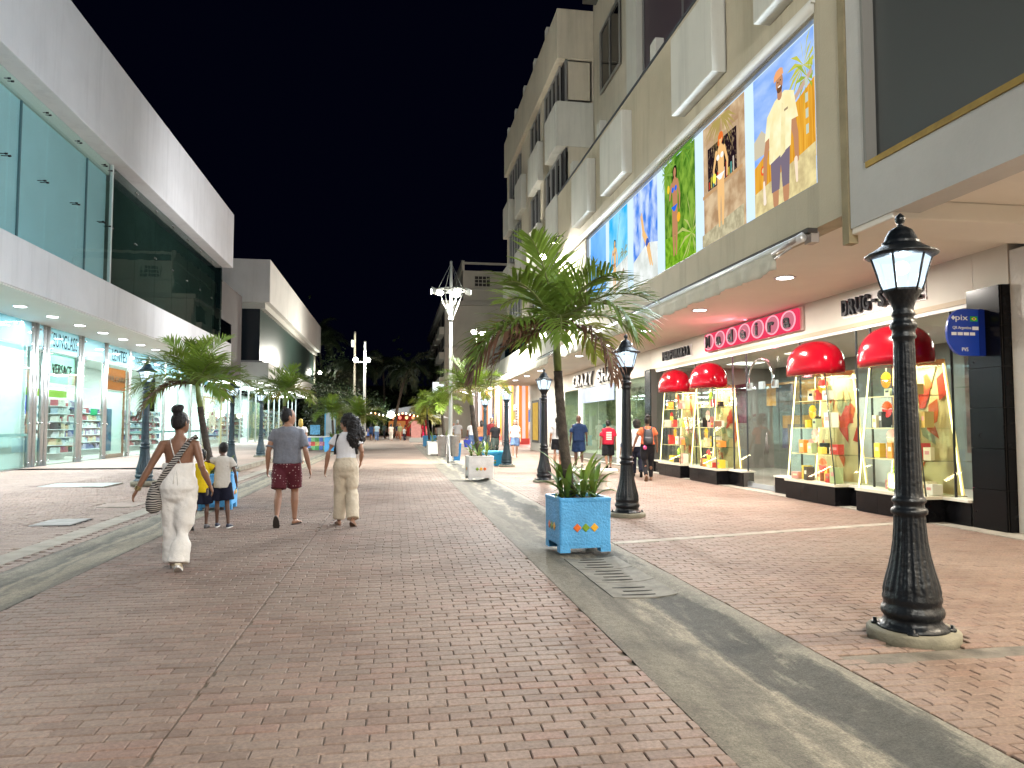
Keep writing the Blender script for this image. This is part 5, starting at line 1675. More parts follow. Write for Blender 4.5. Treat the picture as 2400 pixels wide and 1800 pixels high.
# ------------------------------------------------------------------ cast iron lamp posts
iron = M('cast_iron', (.0045, .006, .0085), .36, .0, var=.6, vs=9, bump=.4, bs=30, spec=.35)
iron_t = M('cast_iron_teal', (.012, .030, .042), .4, .0, var=.5, vs=9, bump=.4, bs=30, spec=.4)
pane_m = bpy.data.materials.new('lantern_pane')
pane_m.use_nodes = True
nt = pane_m.node_tree
nt.nodes.remove(nt.nodes['Principled BSDF'])
_t = nd(nt, 'ShaderNodeBsdfTransparent', Color=(.8, .93, 1, 1)); _e = nd(nt, 'ShaderNodeEmission', Color=(.70, .87, 1.0, 1), Strength=1.45)
_x = nd(nt, 'ShaderNodeMixShader'); _x.inputs[0].default_value = .76
nt.links.new(_t.outputs[0], _x.inputs[1]); nt.links.new(_e.outputs[0], _x.inputs[2]); nt.links.new(_x.outputs[0], nt.nodes['Material Output'].inputs[0])
bulb_m = EM('lamp_bulb', (.92, .97, 1.0), 26.0)
def lamp_post(mat, label):
    t = thing('lamp_post', label, 'street lamp', (0, 0, 0), group='cast iron lantern posts along the street')
    mb = MB(); mb.lathe([(.30, -.05), (.305, .055), (.29, .07)], 40); part('footing', mb, M('footing_concrete', (.18, .165, .12), .8, var=.25, vs=6, bump=.3, bs=60), t)
    nf = 20
    def flute(r, z, a):
        k = 0
        if .33 < z < .86: k = .075
        elif 1.02 < z < 2.10: k = .055
        return r * (1 + k * (abs(math.cos(a * nf / 2)) ** .7 - .6))
    prof = [(.235, .068), (.235, .085), (.215, .095), (.20, .11), (.185, .135), (.19, .15), (.203, .165), (.208, .19), (.2, .215), (.188, .225), (.186, .25), (.194, .27), (.194, .29), (.188, .305), (.186, .335),
            (.172, .40), (.150, .48), (.128, .58), (.113, .68), (.105, .78), (.102, .845), (.100, .865), (.118, .875), (.122, .895), (.116, .91), (.10, .92), (.097, .945), (.112, .96), (.114, .975), (.102, .99), (.094, 1.0), (.092, 1.03),
            (.089, 1.06), (.082, 1.4), (.076, 1.75), (.071, 2.06), (.070, 2.10), (.071, 2.13), (.082, 2.14), (.084, 2.155), (.078, 2.165), (.076, 2.2), (.088, 2.21), (.092, 2.235), (.084, 2.25), (.072, 2.265), (.068, 2.29), (.08, 2.305), (.082, 2.32), (.07, 2.335), (.072, 2.36), (.085, 2.40), (.112, 2.445), (.128, 2.475), (.132, 2.485)]
    mb = MB(); mb.lathe(prof, 80, mod=flute); part('post', mb, mat, t)
    mb = MB()
    for k in range(4):
        a = PI / 4 + k * PI / 2
        x, y = .245 * math.cos(a), .245 * math.sin(a)
        mb.lathe([(.026, .068), (.026, .085), (.014, .086), (.014, .11)], 8, (x, y, 0)); mb.tube([(x * .75, y * .75, .08), (x * 1.08, y * 1.08, .075)], .035, 8, flat=.4)
    part('anchor_bolt', mb, mat, t, kind='stuff')
    z0, z1, r0, r1 = 2.485, 2.725, .128, .205
    mb = MB()
    for k in range(6):
        a = PI / 6 + k * PI / 3
        mb.tube([(r0 * math.cos(a), r0 * math.sin(a), z0 - .01), (r1 * math.cos(a), r1 * math.sin(a), z1 + .01)], .0085, 6)
    mb.lathe([(.126, z0 - .006), (.136, z0 - .006), (.136, z0 + .012), (.124, z0 + .012)], 6, ph=PI / 6, sm=False)
    part('lantern_cage', mb, mat, t)
    for k in range(6):
        a, b = PI / 6 + k * PI / 3, PI / 6 + (k + 1) * PI / 3
        q = .985
        mb = MB(); mb.quad((q * r0 * math.cos(a), q * r0 * math.sin(a), z0), (q * r0 * math.cos(b), q * r0 * math.sin(b), z0), (q * r1 * math.cos(b), q * r1 * math.sin(b), z1), (q * r1 * math.cos(a), q * r1 * math.sin(a), z1))
        part('pane', mb, pane_m, t)
    mb = MB(); mb.lathe([(.20, z1 + .0), (.222, z1 + .006), (.243, z1 + .018), (.246, z1 + .028), (.236, z1 + .034), (.205, z1 + .05), (.165, z1 + .075), (.132, z1 + .098), (.124, z1 + .108), (.128, z1 + .118), (.112, z1 + .13), (.100, z1 + .165), (.078, z1 + .205), (.045, z1 + .228), (.022, z1 + .236), (.018, z1 + .255), (.030, z1 + .268), (.036, z1 + .29), (.028, z1 + .312), (.012, z1 + .328), (.004, z1 + .335)], 36)
    part('cap', mb, mat, t)
    mb = MB(); mb.ell((0, 0, 2.655), (.055, .055, .05), 12, 8); part('bulb', mb, bulb_m, t)
    lamp_light('POINT', (0, 0, 2.56), 34, (.86, .94, 1.0), .06, parent=t, name='lantern_light')
    return t
lamps_r = [('biggest black fluted lamp post, standing in front of the red hooded towers', 3.67, 4.86), ('black fluted lamp post beside the blue palm planter', 3.85, 12.0), ('dark lamp post right behind the leaning palm trunk', 3.98, 19.6), ('teal lamp post standing at the blue planter bench', 4.12, 27.3), ('small far lamp post just left of the blue planter bench, near the striped columns', 4.15, 34.2)]
lamps_l = [('lamp post whose lantern glows through the palm above the woman in white', -6.05, 19.4), ('teal fluted lamp post standing at the end of the left kerb', -5.35, 25.8), ('far lamp post behind the shoulder of the man in grey', -5.85, 34.2)]
l0 = lamp_post(iron, lamps_r[0][0]); l0.location = (lamps_r[0][1], lamps_r[0][2], 0); l0.rotation_euler = (R(.4), R(-.5), R(8))
l1 = lamp_post(iron, lamps_r[1][0]); l1.location = (lamps_r[1][1], lamps_r[1][2], 0); l1.rotation_euler = (0, 0, R(34))
tl = lamp_post(iron_t, lamps_r[3][0]); tl.location = (lamps_r[3][1], lamps_r[3][2], 0); tl.rotation_euler = (0, 0, R(12))
dup(l1, (lamps_r[2][1], lamps_r[2][2], 0), R(20), lamps_r[2][0])
dup(tl, (lamps_r[4][1], lamps_r[4][2], 0), R(40), lamps_r[4][0])
for i, (lab, x, y) in enumerate(lamps_l):
    dup(tl, (x, y, .1 if i == 0 else (0.03 if i == 1 else .14)), R(15 + 20 * i), lab)
# lamps of the same row behind the viewer
dup(l1, (3.6, -2.4, 0), R(10), 'black fluted lamp post of the right row, behind the viewer')
dup(l1, (-5.3, 6.0, .02), R(10), 'black fluted lamp post of the left row, outside the view')

# ------------------------------------------------------------------ floodlight masts
mast_m = M('mast_white', (.42, .44, .42), .45, .1)
flood_em = EM('flood_lens', (1.0, .98, .86), 60.0)
def flood_mast(label, h, ring_r, loc, power, rz=0, side=(1100, 1500), aims=None):
    t = thing('lamp_mast', label, 'lamp mast', loc, rz, group='tall floodlight masts')
    mb = MB(); mb.lathe([(.14, 0), (.14, .05), (.085, .06), (.08, 1.5), (.07, h * .7), (.055, h), (.04, h + .02)], 16); part('pole', mb, mast_m, t)
    zr = h - 1.25
    mb = MB(); N = 28
    for k in range(N):
        a, b = 2 * PI * k / N, 2 * PI * (k + 1) / N
        mb.tube([(ring_r * math.cos(a), ring_r * math.sin(a), zr), (ring_r * math.cos(b), ring_r * math.sin(b), zr)], .035, 6)
    for k in range(4):
        a = k * PI / 2 + .4
        mb.tube([(0, 0, zr), (ring_r * math.cos(a), ring_r * math.sin(a), zr)], .025, 6)
    part('ring', mb, mast_m, t)
    mb = MB()
    for k in range(4):
        a = k * PI / 2 + .4
        mb.tube([(.08 * math.cos(a), .08 * math.sin(a), zr - 1.25), (ring_r * .9 * math.cos(a), ring_r * .9 * math.sin(a), zr - .1)], .014, 6)
        mb.tube([(0, 0, h - .05), (ring_r * math.cos(a), ring_r * math.sin(a), zr)], .006, 4)
    mb.lathe([(.10, zr - 1.32), (.115, zr - 1.3), (.115, zr - 1.22), (.10, zr - 1.2)], 14)
    part('strut', mb, mast_m, t)
    for k in range(3):
        a = -PI / 2 + k * 2 * PI / 3 + .5
        x, y = ring_r * .8 * math.cos(a), ring_r * .8 * math.sin(a)
        mb = MB(); mb.lathe([(.05, -.02), (.12, -.06), (.14, -.13), (.135, -.14)], 14, (x, y, zr)); hd = part('lamp_head', mb, M('head_grey', (.4, .42, .4), .5), t)
        mb = MB(); mb.ell((x, y, zr - .13), (.17, .17, .09), 12, 6); part('lens', mb, flood_em, hd)  # lens drawn oversize, its glare put into the shape
        lamp_light('SPOT', (x, y, zr - .22), power, (1.0, .965, .86), .15, spot=138, blend=.4, parent=t, name='flood')
    for sx, col_ in ((-1, (.96, .97, 1.0)), (1, (1.0, .97, .86))):  # side heads added to throw more light on the facades
        if not side[(sx + 1) // 2]: continue
        x = sx * (ring_r + .12)
        mb = MB(); mb.hexa([(x - .1, -.16, zr - .12), (x + .1, -.16, zr - .2), (x + .1, .16, zr - .2), (x - .1, .16, zr - .12)], [(x - .1, -.16, zr + .1), (x + .1, -.16, zr + .02), (x + .1, .16, zr + .02), (x - .1, .16, zr + .1)]); hd = part('lamp_head', mb, M('head_grey', (.4, .42, .4), .5), t)
        mb = MB(); mb.box(x + sx * .101 - .005, x + sx * .101 + .005, -.13, .13, zr - .17, zr); part('lens', mb, flood_em, hd)
        l = lamp_light('SPOT', (x + sx * .2, 0, zr - .05), side[(sx + 1) // 2], col_, .12, aim=tuple(Vector(aims[(sx + 1) // 2]) + Vector((x + sx * .2, 0, zr))), spot=125, blend=.8, name='flood'); l.parent = t; l.location = (x + sx * .2, 0, zr - .05)
    return t
flood_mast('tall white mast with a bright ring of floodlights, standing beyond the steel bins', 8.6, .62, (2.35, 31.6, 0), 1500, side=(1500, 320), aims=((-11, 10, 2), (2.8, -14, 2)))
flood_mast('white floodlight mast of the same kind, standing behind the viewer', 8.6, .62, (1.9, -4.5, 0), 860, side=(1500, 900), aims=((-11, 24, 3), (4, 19, 5)))
flood_mast('added white floodlight mast outside the view at left, lighting the right facade', 8.6, .62, (-7.9, 12.6, 0), 90, side=(0, 620), aims=(None, (13, 3.5, 3.2)))  # unseen mast added to light the right facade from the front
t = thing('lamp_mast', 'tall pole with two bright floodlights before the dark palms at the far end', 'lamp mast', (-3.0, 75, 0), group='tall floodlight masts')
mb = MB(); mb.lathe([(.16, 0), (.14, 4), (.10, 9.9), (.08, 10)], 12); part('pole', mb, mast_m, t)
mb = MB(); mb.tube([(-.95, 0, 7.9), (.35, 0, 7.9)], .05, 6); part('crossarm', mb, mast_m, t)
for x in (-.9, .3):
    mb = MB(); mb.ell((x, -.15, 8.1), (.24, .14, .24), 12, 8); part('lens', mb, flood_em, t)
    lamp_light('POINT', (x, -.4, 8.1), 700, (1.0, .97, .85), .25, parent=t, name='flood')
t = thing('utility_pole', 'slim pole with a grey box standing left of the twin floodlight pole', 'utility pole', (-4.1, 77, 0))
mb = MB(); mb.lathe([(.15, 0), (.11, 10.8), (.1, 11.2)], 10); part('pole', mb, M('pole_brown', (.25, .24, .19), .8), t)
mb = MB(); mb.box(-.35, -.05, -.2, .2, 9.6, 10.3); mb.box(.1, .3, -.1, .1, 4.1, 4.6); part('box', mb, M('box_grey', (.35, .36, .34), .6), t)

t = thing('lamp_mast', 'slim pole with one bright round floodlight beyond the white mast, before the grey building', 'lamp mast', (6.6, 61, 0), group='tall floodlight masts')
mb = MB(); mb.lathe([(.1, 0), (.07, 9.6), (.06, 9.7)], 10); part('pole', mb, mast_m, t)
mb = MB(); mb.tube([(0, 0, 9.2), (.55, 0, 9.3)], .04, 6); part('arm', mb, mast_m, t)
mb = MB(); mb.ell((.6, -.05, 9.2), (.3, .2, .25), 12, 8); part('lens', mb, flood_em, t)
lamp_light('POINT', (.6, .45, 9.0), 2300, (1.0, .95, .84), .25, parent=t, name='flood')
def floodlight(label, loc, aim, power, col, lens=.11, body=None, cone=115):
    t = thing('floodlight', label, 'floodlight', loc, group='floodlights on the apartment block')
    d = (Vector(aim) - Vector(loc)).normalized()
    mb = MB(); mb.tube([(0, 0, 0), (d * .16)[:]], [.10, .15], 12); part('housing', mb, body or black_fix, t)
    mb = MB(); mb.tube([(d * .161)[:], (d * .175)[:]], [lens, lens], 12); part('lens', mb, flood_em, t)
    mb = MB(); mb.tube([(0, 0, 0), (.2, 0, .05), (.32, 0, .05)], .02, 6); part('bracket', mb, black_fix, t)
    lamp_light('SPOT', tuple(Vector(loc) + d * .2), power, col, .1, aim=aim, spot=cone, blend=.5, name='flood')
    return t
floodlight('bright floodlight on the pale balcony front above the big palm', (5.0, 24.6, 7.35), (.0, 12.0, 0), 800, (1, .97, .9))
floodlight('black floodlight pointing down the wall at the end of the billboard', (4.75, 21.9, 7.28), (5.3, 22.4, 4.5), 120, (.95, 1, .98))
floodlight('bright floodlight right behind the palm trunk under its crown', (4.85, 23.9, 4.55), (.5, 12, 0), 900, (1, .98, .92))
floodlight('small floodlight lighting the white printed sheet behind the palm', (4.7, 22.3, 4.45), (5.4, 22.6, 5.4), 40, (1, .97, .92))
floodlight('round floodlight on the fascia farther down beyond the palm crown', (5.0, 46.9, 7.6), (0, 38, 0), 260, (1, .98, .95), .16)
t = thing('floodlight', 'floodlight on the white parapet corner of the far left block', 'floodlight', (-9.3, 95, 8.2), group='floodlights on the apartment block')
mb = MB(); mb.ell((0, 0, 0), (.2, .2, .2), 10, 8); part('lens', mb, flood_em, t)
mb = MB(); mb.tube([(0, 0, 0), (-.8, 0, .1)], .05, 6); part('bracket', mb, black_fix, t)
lamp_light('POINT', (-9.0, 94.6, 8.2), 160, (1, .98, .85), .2, name='flood')

# ------------------------------------------------------------------ planters with strap-leaved plants and palms
paint_b = M('planter_blue', (.075, .33, .64), .5, var=.16, vs=3, bump=.7, bs=42, chips=(.12, .12, .11), chip_s=5.0, chip_t=.66)
paint_w = M('planter_white', (.56, .54, .51), .75, var=.15, vs=4, bump=.3, bs=60, chips=(.25, .23, .2), chip_s=4.0, chip_t=.66)
soil = M('soil', (.02, .015, .01), .95)
dmats = {'o': M('mosaic_orange', (.62, .13, .02), .3, var=.2, vs=20), 'g': M('mosaic_green', (.16, .28, .02), .3, var=.2, vs=20), 'y': M('mosaic_yellow', (.72, .38, .03), .3, var=.2, vs=20)}
def planter(label, loc, rz, mat, s=.66, h=.645, order='ogy', group='square palm planters'):
    t = thing('planter', label, 'planter', loc, rz, group=group)
    a = s / 2; b = a * .965
    mb = MB()
    def ring(rx, z, r_=.03):
        pts = []
        for cx, cy, a0 in ((rx - r_, rx - r_, 0), (-rx + r_, rx - r_, PI / 2), (-rx + r_, -rx + r_, PI), (rx - r_, -rx + r_, 1.5 * PI)):
            for k in range(4): pts.append((cx + r_ * math.cos(a0 + k * PI / 6), cy + r_ * math.sin(a0 + k * PI / 6), z))
        return pts
    mb.loft([ring(b, .09), ring(b + .002, .11), ring(a - .006, h - .05), ring(a, h - .03), ring(a, h - .008), ring(a - .012, h), ring(a - .05, h), ring(a - .055, h - .09)], sm=False)
    part('box', mb, mat, t)
    mb = MB()
    for sx in (-1, 1):
        for sy in (-1, 1):
            x, y = sx * (b - .065), sy * (b - .065)
            mb.box(x - .063, x + .063, y - .063, y + .063, 0, .092)
    for q in (-1, 1):
        mb.hexa([(-b + .12, q * b - q * .02 - .018, .05), (b - .12, q * b - q * .02 - .018, .05), (b - .12, q * b - q * .02 + .018, .05), (-b + .12, q * b - q * .02 + .018, .05)], [(-b + .12, q * b - q * .02 - .018, .095), (b - .12, q * b - q * .02 - .018, .095), (b - .12, q * b - q * .02 + .018, .095), (-b + .12, q * b - q * .02 + .018, .095)])
    part('foot', mb, mat, t, kind='stuff')
    mb = MB(); mb.box(-a + .056, a - .056, -a + .056, a - .056, h - .10, h - .04); part('soil', mb, soil, t)
    for face in range(4):
        for k, c in enumerate(order):
            u = (-.108 + .108 * k); z = h * .5 - .03; r_ = .053
            q = (a + b) / 2 + .004
            pts = [(u - r_, z), (u, z - r_), (u + r_, z), (u, z + r_)]
            mb = MB()
            rot = Matrix.Rotation(face * PI / 2, 3, 'Z')
            mb.add([rot @ Vector((pu, -q, pz)) for pu, pz in pts] + [rot @ Vector((pu * .8 + u * .2, -q - .005, (pz - z) * .8 + z)) for pu, pz in pts], [(0, 1, 5, 4), (1, 2, 6, 5), (2, 3, 7, 6), (3, 0, 4, 7), (4, 5, 6, 7)])
            part('diamond_tile', mb, dmats[c], t)
    return t
leaf_g = M('strap_leaf', (.065, .135, .028), .42, var=.45, vs=6, spec=.4)
leaf_g2 = M('strap_leaf_pale', (.16, .26, .06), .42, var=.3, vs=6)
def strap_leaf(L, w, bend, mb, a0=1.2):
    n = 7; vs = []; fs = []
    x = z = 0.0; a = a0
    for k in range(n + 1):
        t = k / n
        ww = w * (.45 + 1.0 * t if t < .45 else .9 * (1 - ((t - .45) / .55) ** 1.7) + .02)
        vs += [(x, -ww, z + ww * .5), (x, 0, z), (x, ww, z + ww * .5)]
        x += L / n * math.cos(a); z += L / n * math.sin(a); a -= bend / n * (.6 + .8 * t)
    for k in range(n):
        fs += [(k * 3, k * 3 + 1, k * 3 + 4, k * 3 + 3), (k * 3 + 1, k * 3 + 2, k * 3 + 5, k * 3 + 4)]
    mb.add(vs, fs, 0, True)
LEAF = []
for k, (L_, w_, b_, a_) in enumerate(((.5, .032, 1.5, 1.15), (.44, .036, 1.1, 1.3), (.36, .03, 1.9, 1.0), (.56, .03, 1.2, 1.35), (.4, .034, 1.4, .8))):
    mb = MB(); strap_leaf(L_, w_, b_, mb, a_); me = mb.mesh('leaf'); me.materials.append(leaf_g if k != 3 else leaf_g2); LEAF.append(me)
def strap_plant(label, loc, seed, spots=3, n=9, spread=.16, sc_=1.0, cat='plant'):
    r_ = random.Random(seed)
    t = thing('strap_leaf_plant', label, cat, loc, group='strap leaved plants in the planters')
    for s in range(spots):
        a = 2 * PI * s / spots + r_.uniform(-.3, .3)
        cx, cy = spread * math.cos(a), spread * math.sin(a)
        for k in range(n):
            b = 2 * PI * k / n + r_.uniform(-.3, .3)
            o = part('leaf', r_.choice(LEAF), None, t) if False else bpy.data.objects.new('leaf', r_.choice(LEAF))
            COL.objects.link(o); o.parent = t
            o.location = (cx, cy, 0); o.rotation_euler = (r_.uniform(-.15, .15), r_.uniform(-.35, .25), b)
            q = sc_ * r_.uniform(.7, 1.15); o.scale = (q, q, q)
    return t

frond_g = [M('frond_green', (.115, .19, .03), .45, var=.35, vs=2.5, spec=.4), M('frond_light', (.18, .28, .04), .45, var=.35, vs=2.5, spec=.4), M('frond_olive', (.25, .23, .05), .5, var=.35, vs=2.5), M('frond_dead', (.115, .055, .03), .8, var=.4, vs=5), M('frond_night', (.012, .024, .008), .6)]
def leafy_light(m, k):
    nt = m.node_tree; b = nt.nodes['Principled BSDF']; out = nt.nodes['Material Output']
    t = nd(nt, 'ShaderNodeBsdfTranslucent', Color=(.30, .38, .05, 1)); x = nd(nt, 'ShaderNodeMixShader')
    x.inputs[0].default_value = k
    nt.links.new(b.outputs[0], x.inputs[1]); nt.links.new(t.outputs[0], x.inputs[2]); nt.links.new(x.outputs[0], out.inputs[0])
for _m in frond_g[:3] + [leaf_g, leaf_g2]: leafy_light(_m, .17)
rach_m = M('rachis', (.14, .16, .05), .5)
def frond_mesh(L, a0, droop, seed, m, nl=36, lf=.40, sag=.5, wid=.017):
    r_ = random.Random(seed)
    N = 16; P = []; T = []
    x = z = 0.0; a = a0
    for k in range(N + 1):
        P.append(Vector((x, 0, z))); T.append(a)
        x += L / N * math.cos(a); z += L / N * math.sin(a); a -= droop / N * (.5 + 1.0 * k / N)
    mb = MB()
    mb.tube([p[:] for p in P], [.017 * (1 - .85 * k / N) + .002 for k in range(N + 1)], 6, 1)
    for s in (-1, 1):
        for i in range(nl):
            t = .10 + .89 * (i + r_.random() * .7) / nl
            q = t * N; k = min(N - 1, int(q)); f = q - k
            p = P[k].lerp(P[k + 1], f); a = T[k] * (1 - f) + T[min(N, k + 1)] * f
            tan = Vector((math.cos(a), 0, math.sin(a))); nor = Vector((-math.sin(a), 0, math.cos(a)))
            l = lf * (math.sin(PI * (.14 + .80 * t)) ** .7) * r_.uniform(.7, 1.2)
            fw = .35 + .75 * t + r_.uniform(-.1, .1)
            up = r_.uniform(.05, .65)
            d = (tan * fw + Vector((0, s, 0)) * (1.0 - .35 * t) + nor * up).normalized()
            d2 = (d + Vector((0, 0, -sag * r_.uniform(.5, 1.3)))).normalized()
            d3 = (d2 + Vector((0, 0, -sag * r_.uniform(.6, 1.5)))).normalized()
            p1 = p + d * l * .4; p2 = p1 + d2 * l * .35; p3 = p2 + d3 * l * .25
            sd = d.cross(nor).normalized() * wid
            if sd.length < 1e-6: sd = Vector((0, wid, 0))
            mb.add([p - sd * .5, p + sd * .5, p1 - sd, p1 + sd, p2 - sd * .7, p2 + sd * .7, p3], [(0, 1, 3, 2), (2, 3, 5, 4), (4, 5, 6)], 0)
    me = mb.mesh('frond')
    me.materials.append(m); me.materials.append(rach_m)
    return me
FR = {}
def frond(kind, v, tone):
    key = (kind, v, tone)
    if key not in FR:
        a0, dr, sag = {'up': (1.35, .75, .28), 'mid': (.95, 1.45, .42), 'low': (.45, 1.7, .62), 'dead': (-.1, 1.5, 1.6)}[kind]
        FR[key] = frond_mesh(1.0 + .06 * v, a0 + .1 * (v - 1), dr + .15 * v, 100 + 7 * v + len(kind), frond_g[tone], lf=.47 if kind != 'dead' else .36, sag=sag * .62, wid=.0145)
    return FR[key]
bark_m = M('palm_bark', (.058, .046, .036), .9, var=.55, vs=9, bump=.9, bs=26, chips=(.15, .13, .11), chip_s=14, chip_t=.66)
shaft_m = M('crownshaft', (.17, .22, .055), .45, var=.25, vs=3)
def palm(label, base, top, r0, r1, size, seed, n=(5, 7, 6, 2), tone=0, shaft=.42, group='young palms in street planters', az=None):
    r_ = random.Random(seed)
    base, top = Vector(base), Vector(top)
    t = thing('palm_tree', label, 'palm tree', base[:], group=group)
    d = top - base; L_ = d.length
    pts = []; rad = []
    K = 44
    for k in range(K + 1):
        q = k / K
        bow = Vector((.04 * math.sin(PI * q) * L_ / 2, 0, 0))
        p = d * q - bow
        p = p.lerp(d * q, .3)
        if q * L_ > L_ - shaft: break
        pts.append(p[:]); rad.append((r0 * (1 - q) + r1 * q) * (1.18 if k == 0 else 1) * (1 + .075 * (k % 2)))
    mb = MB(); mb.tube(pts, rad, 12); part('trunk', mb, bark_m, t)
    q0 = Vector(pts[-1]); 
    mb = MB(); mb.tube([q0[:], q0.lerp(d, .3)[:], q0.lerp(d, .8)[:], (d + d.normalized() * .06)[:]], [r1 * 1.0, r1 * 1.12, r1 * .8, r1 * .4], 12); part('crownshaft', mb, shaft_m, t)
    i = 0
    for kind, cnt in zip(('up', 'mid', 'low', 'dead'), n):
        ph = r_.uniform(0, 6.28)
        for k in range(cnt):
            me = frond(kind, r_.randrange(3), 3 if kind == 'dead' else (tone if r_.random() < .7 else (2 if kind == 'low' else 1)))
            o = bpy.data.objects.new('frond', me); COL.objects.link(o); o.parent = t
            a = ph + 2 * PI * (k + r_.uniform(-.22, .22)) / max(1, cnt)
            if kind == 'dead' and az: a = az[k % len(az)]
            o.location = d + Vector((math.cos(a), math.sin(a), 0)) * r1 * .5
            q = size * r_.uniform(.82, 1.12) * (.85 if kind == 'up' else 1)
            o.scale = (q, q, q); o.rotation_euler = (r_.uniform(-.2, .2), r_.uniform(-.12, .12), a)
    return t
planter('blue square planter with three coloured diamonds, in the gutter nearest the viewer', (2.24, 8.98, 0), R(4), paint_b)
palm('big leaning young palm growing from the near blue planter, with brown hanging tips', (2.16, 8.98, .58), (1.97, 8.95, 2.72), .068, .047, 1.2, 5, n=(3, 5, 7, 3), az=[3.0, 3.6, -.9], shaft=.5)
strap_plant('green strap leaved plants around the palm foot in the near blue planter', (2.24, 8.98, .60), 1, 5, 11, .2, 1.22)
planter('white planter with coloured diamonds under the second palm of the right row', (2.4, 21.15, 0), R(2), paint_w, .74, .66, 'gyo')
palm('bright green young palm in the white planter with diamonds', (2.42, 21.15, .6), (2.12, 21.1, 2.55), .075, .055, 1.15, 9, n=(4, 6, 6, 0), tone=1)
strap_plant('strap leaved plants in the white planter with diamonds', (2.4, 21.15, .62), 2, 4, 8, .22, 1.1)
planter('plain grey planter behind the steel bins', (2.35, 39.5, 0), 0, paint_w, 1.3, .7, '', 'square palm planters')
palm('young palm standing behind the steel bins, third of the right row', (2.6, 38.6, .6), (2.4, 38.5, 2.5), .08, .06, 1.25, 12, n=(4, 6, 6, 0), tone=1)
strap_plant('pale strap plants in the plain grey planter behind the bins', (2.35, 39.5, .66), 3, 4, 7, .35, 1.2)
planter('small blue planter far down the right row', (2.6, 56, 0), 0, paint_b, 1.0, .8, 'ogy')
palm('far young palm of the right row above the small blue planter', (2.5, 54, .5), (2.3, 54, 2.8), .08, .06, 1.5, 14, n=(5, 8, 7, 0), tone=1)
palm('yellowish far palm at the end of the right row', (2.6, 62, .3), (2.4, 62, 2.0), .08, .06, 1.5, 15, n=(5, 8, 7, 0), tone=2)
# left row
planter('blue planter in the left gutter half hidden behind the two boys', (-3.22, 14.35, 0), R(3), paint_b)
palm('leaning young palm behind the woman in white, in the left gutter', (-3.28, 14.35, .58), (-3.58, 14.25, 2.28), .068, .048, 1.05, 21, n=(4, 6, 5, 1), az=[3.2])
strap_plant('strap plants in the planter behind the boys', (-3.22, 14.35, .60), 4, 3, 7, .2, .9)
planter('blue planter farther along the left gutter behind the man in grey', (-3.5, 25.0, 0), 0, paint_b)
palm('young palm before the corner of the far white block, over the man in grey', (-3.5, 25.0, .58), (-3.55, 25.0, 2.62), .07, .05, 1.12, 23, n=(4, 6, 6, 0), tone=0)
planter('blue planter beside the patchwork kiosk', (-3.55, 45.5, 0), 0, paint_b, 1.1, .85, '')
palm('small palm in the blue planter beside the patchwork kiosk', (-3.6, 45.5, .8), (-3.7, 45.5, 2.3), .08, .05, 1.3, 25, n=(5, 7, 5, 0), tone=0)
strap_plant('strap plants in the blue planter beside the patchwork kiosk', (-3.55, 45.5, .8), 5, 3, 7, .25, 1.2)
palm('yellow lit small palm right of the kiosk, behind the curly haired woman', (-2.6, 55, .0), (-2.6, 55, 2.0), .08, .06, 1.8, 27, n=(6, 8, 6, 0), tone=1)

# ------------------------------------------------------------------ bins, benches, small street things
t = thing('litter_bins', 'pair of steel litter bins on one post beside the white planter', 'litter bin', (2.15, 30.2, 0))
st = M('bin_steel', (.50, .51, .52), .35, .85, var=.2, vs=6)
for dx in (-.24, .26):
    mb = MB(); mb.lathe([(.15, .28), (.165, .3), (.2, 1.1), (.21, 1.12), (.185, 1.12), (.18, .9)], 20, (dx, 0, 0)); part('bin', mb, st, t)
mb = MB(); mb.tube([(0, -.05, 0), (0, -.05, 1.15)], .035, 8); part('post', mb, st, t)
t = thing('litter_bin', 'narrow blue plastic bin standing behind the steel bins', 'litter bin', (2.62, 31.5, 0))
mb = MB(); mb.hexa([(-.13, -.14, .05), (.13, -.14, .05), (.13, .14, .05), (-.13, .14, .05)], [(-.17, -.18, .72), (.17, -.18, .72), (.17, .18, .72), (-.17, .18, .72)]); part('body', mb, M('bin_blue', (.02, .22, .55), .5), t)
mb = MB(); mb.box(-.18, .18, -.19, .19, .72, .78); part('lid', mb, M('bin_blue', (.02, .22, .55), .5), t)
t = thing('planter_bench', 'bright blue trough shaped bench with a coloured motif beside the teal lamp post', 'bench', (3.75, 28.2, 0), R(4))
mb = MB(); mb.hexa([(-.36, -.26, 0), (.36, -.26, 0), (.36, .26, 0), (-.36, .26, 0)], [(-.48, -.36, .45), (.48, -.36, .45), (.48, .36, .45), (-.48, .36, .45)]); part('body', mb, M('bench_blue', (.03, .34, .62), .5, bump=.5, bs=30), t, bevel=.02)
mb = MB(); mb.box(-.55, .55, -.42, .42, .45, .56); part('seat', mb, M('bench_blue', (.03, .34, .62), .5), t, bevel=.03)
for k, c in enumerate('gyo'):
    mb = MB(); z = .12 + .1 * k; y = -.255 - .09 * (z / .45) - .01
    mb.add([(-.05, y, z), (0, y + .01, z - .05), (.05, y, z), (0, y - .01, z + .05)], [(0, 1, 2, 3)]); part('diamond_tile', mb, dmats[c], t)
t = thing('stone_bench', 'rounded white stone bench behind the near blue planter', 'bench', (4.55, 17.0, 0), R(0))
mb = MB()
pts = []
for (cx, a0) in ((.42, -PI / 2), (-.42, PI / 2)):
    for k in range(9): pts.append((cx + .26 * math.cos(a0 + PI * k / 8), .26 * math.sin(a0 + PI * k / 8)))
mb.loft([[(x * .97, y * .93, .37) for x, y in pts], [(x, y, .40) for x, y in pts], [(x, y, .46) for x, y in pts], [(x * .97, y * .93, .49) for x, y in pts]], sm=False)
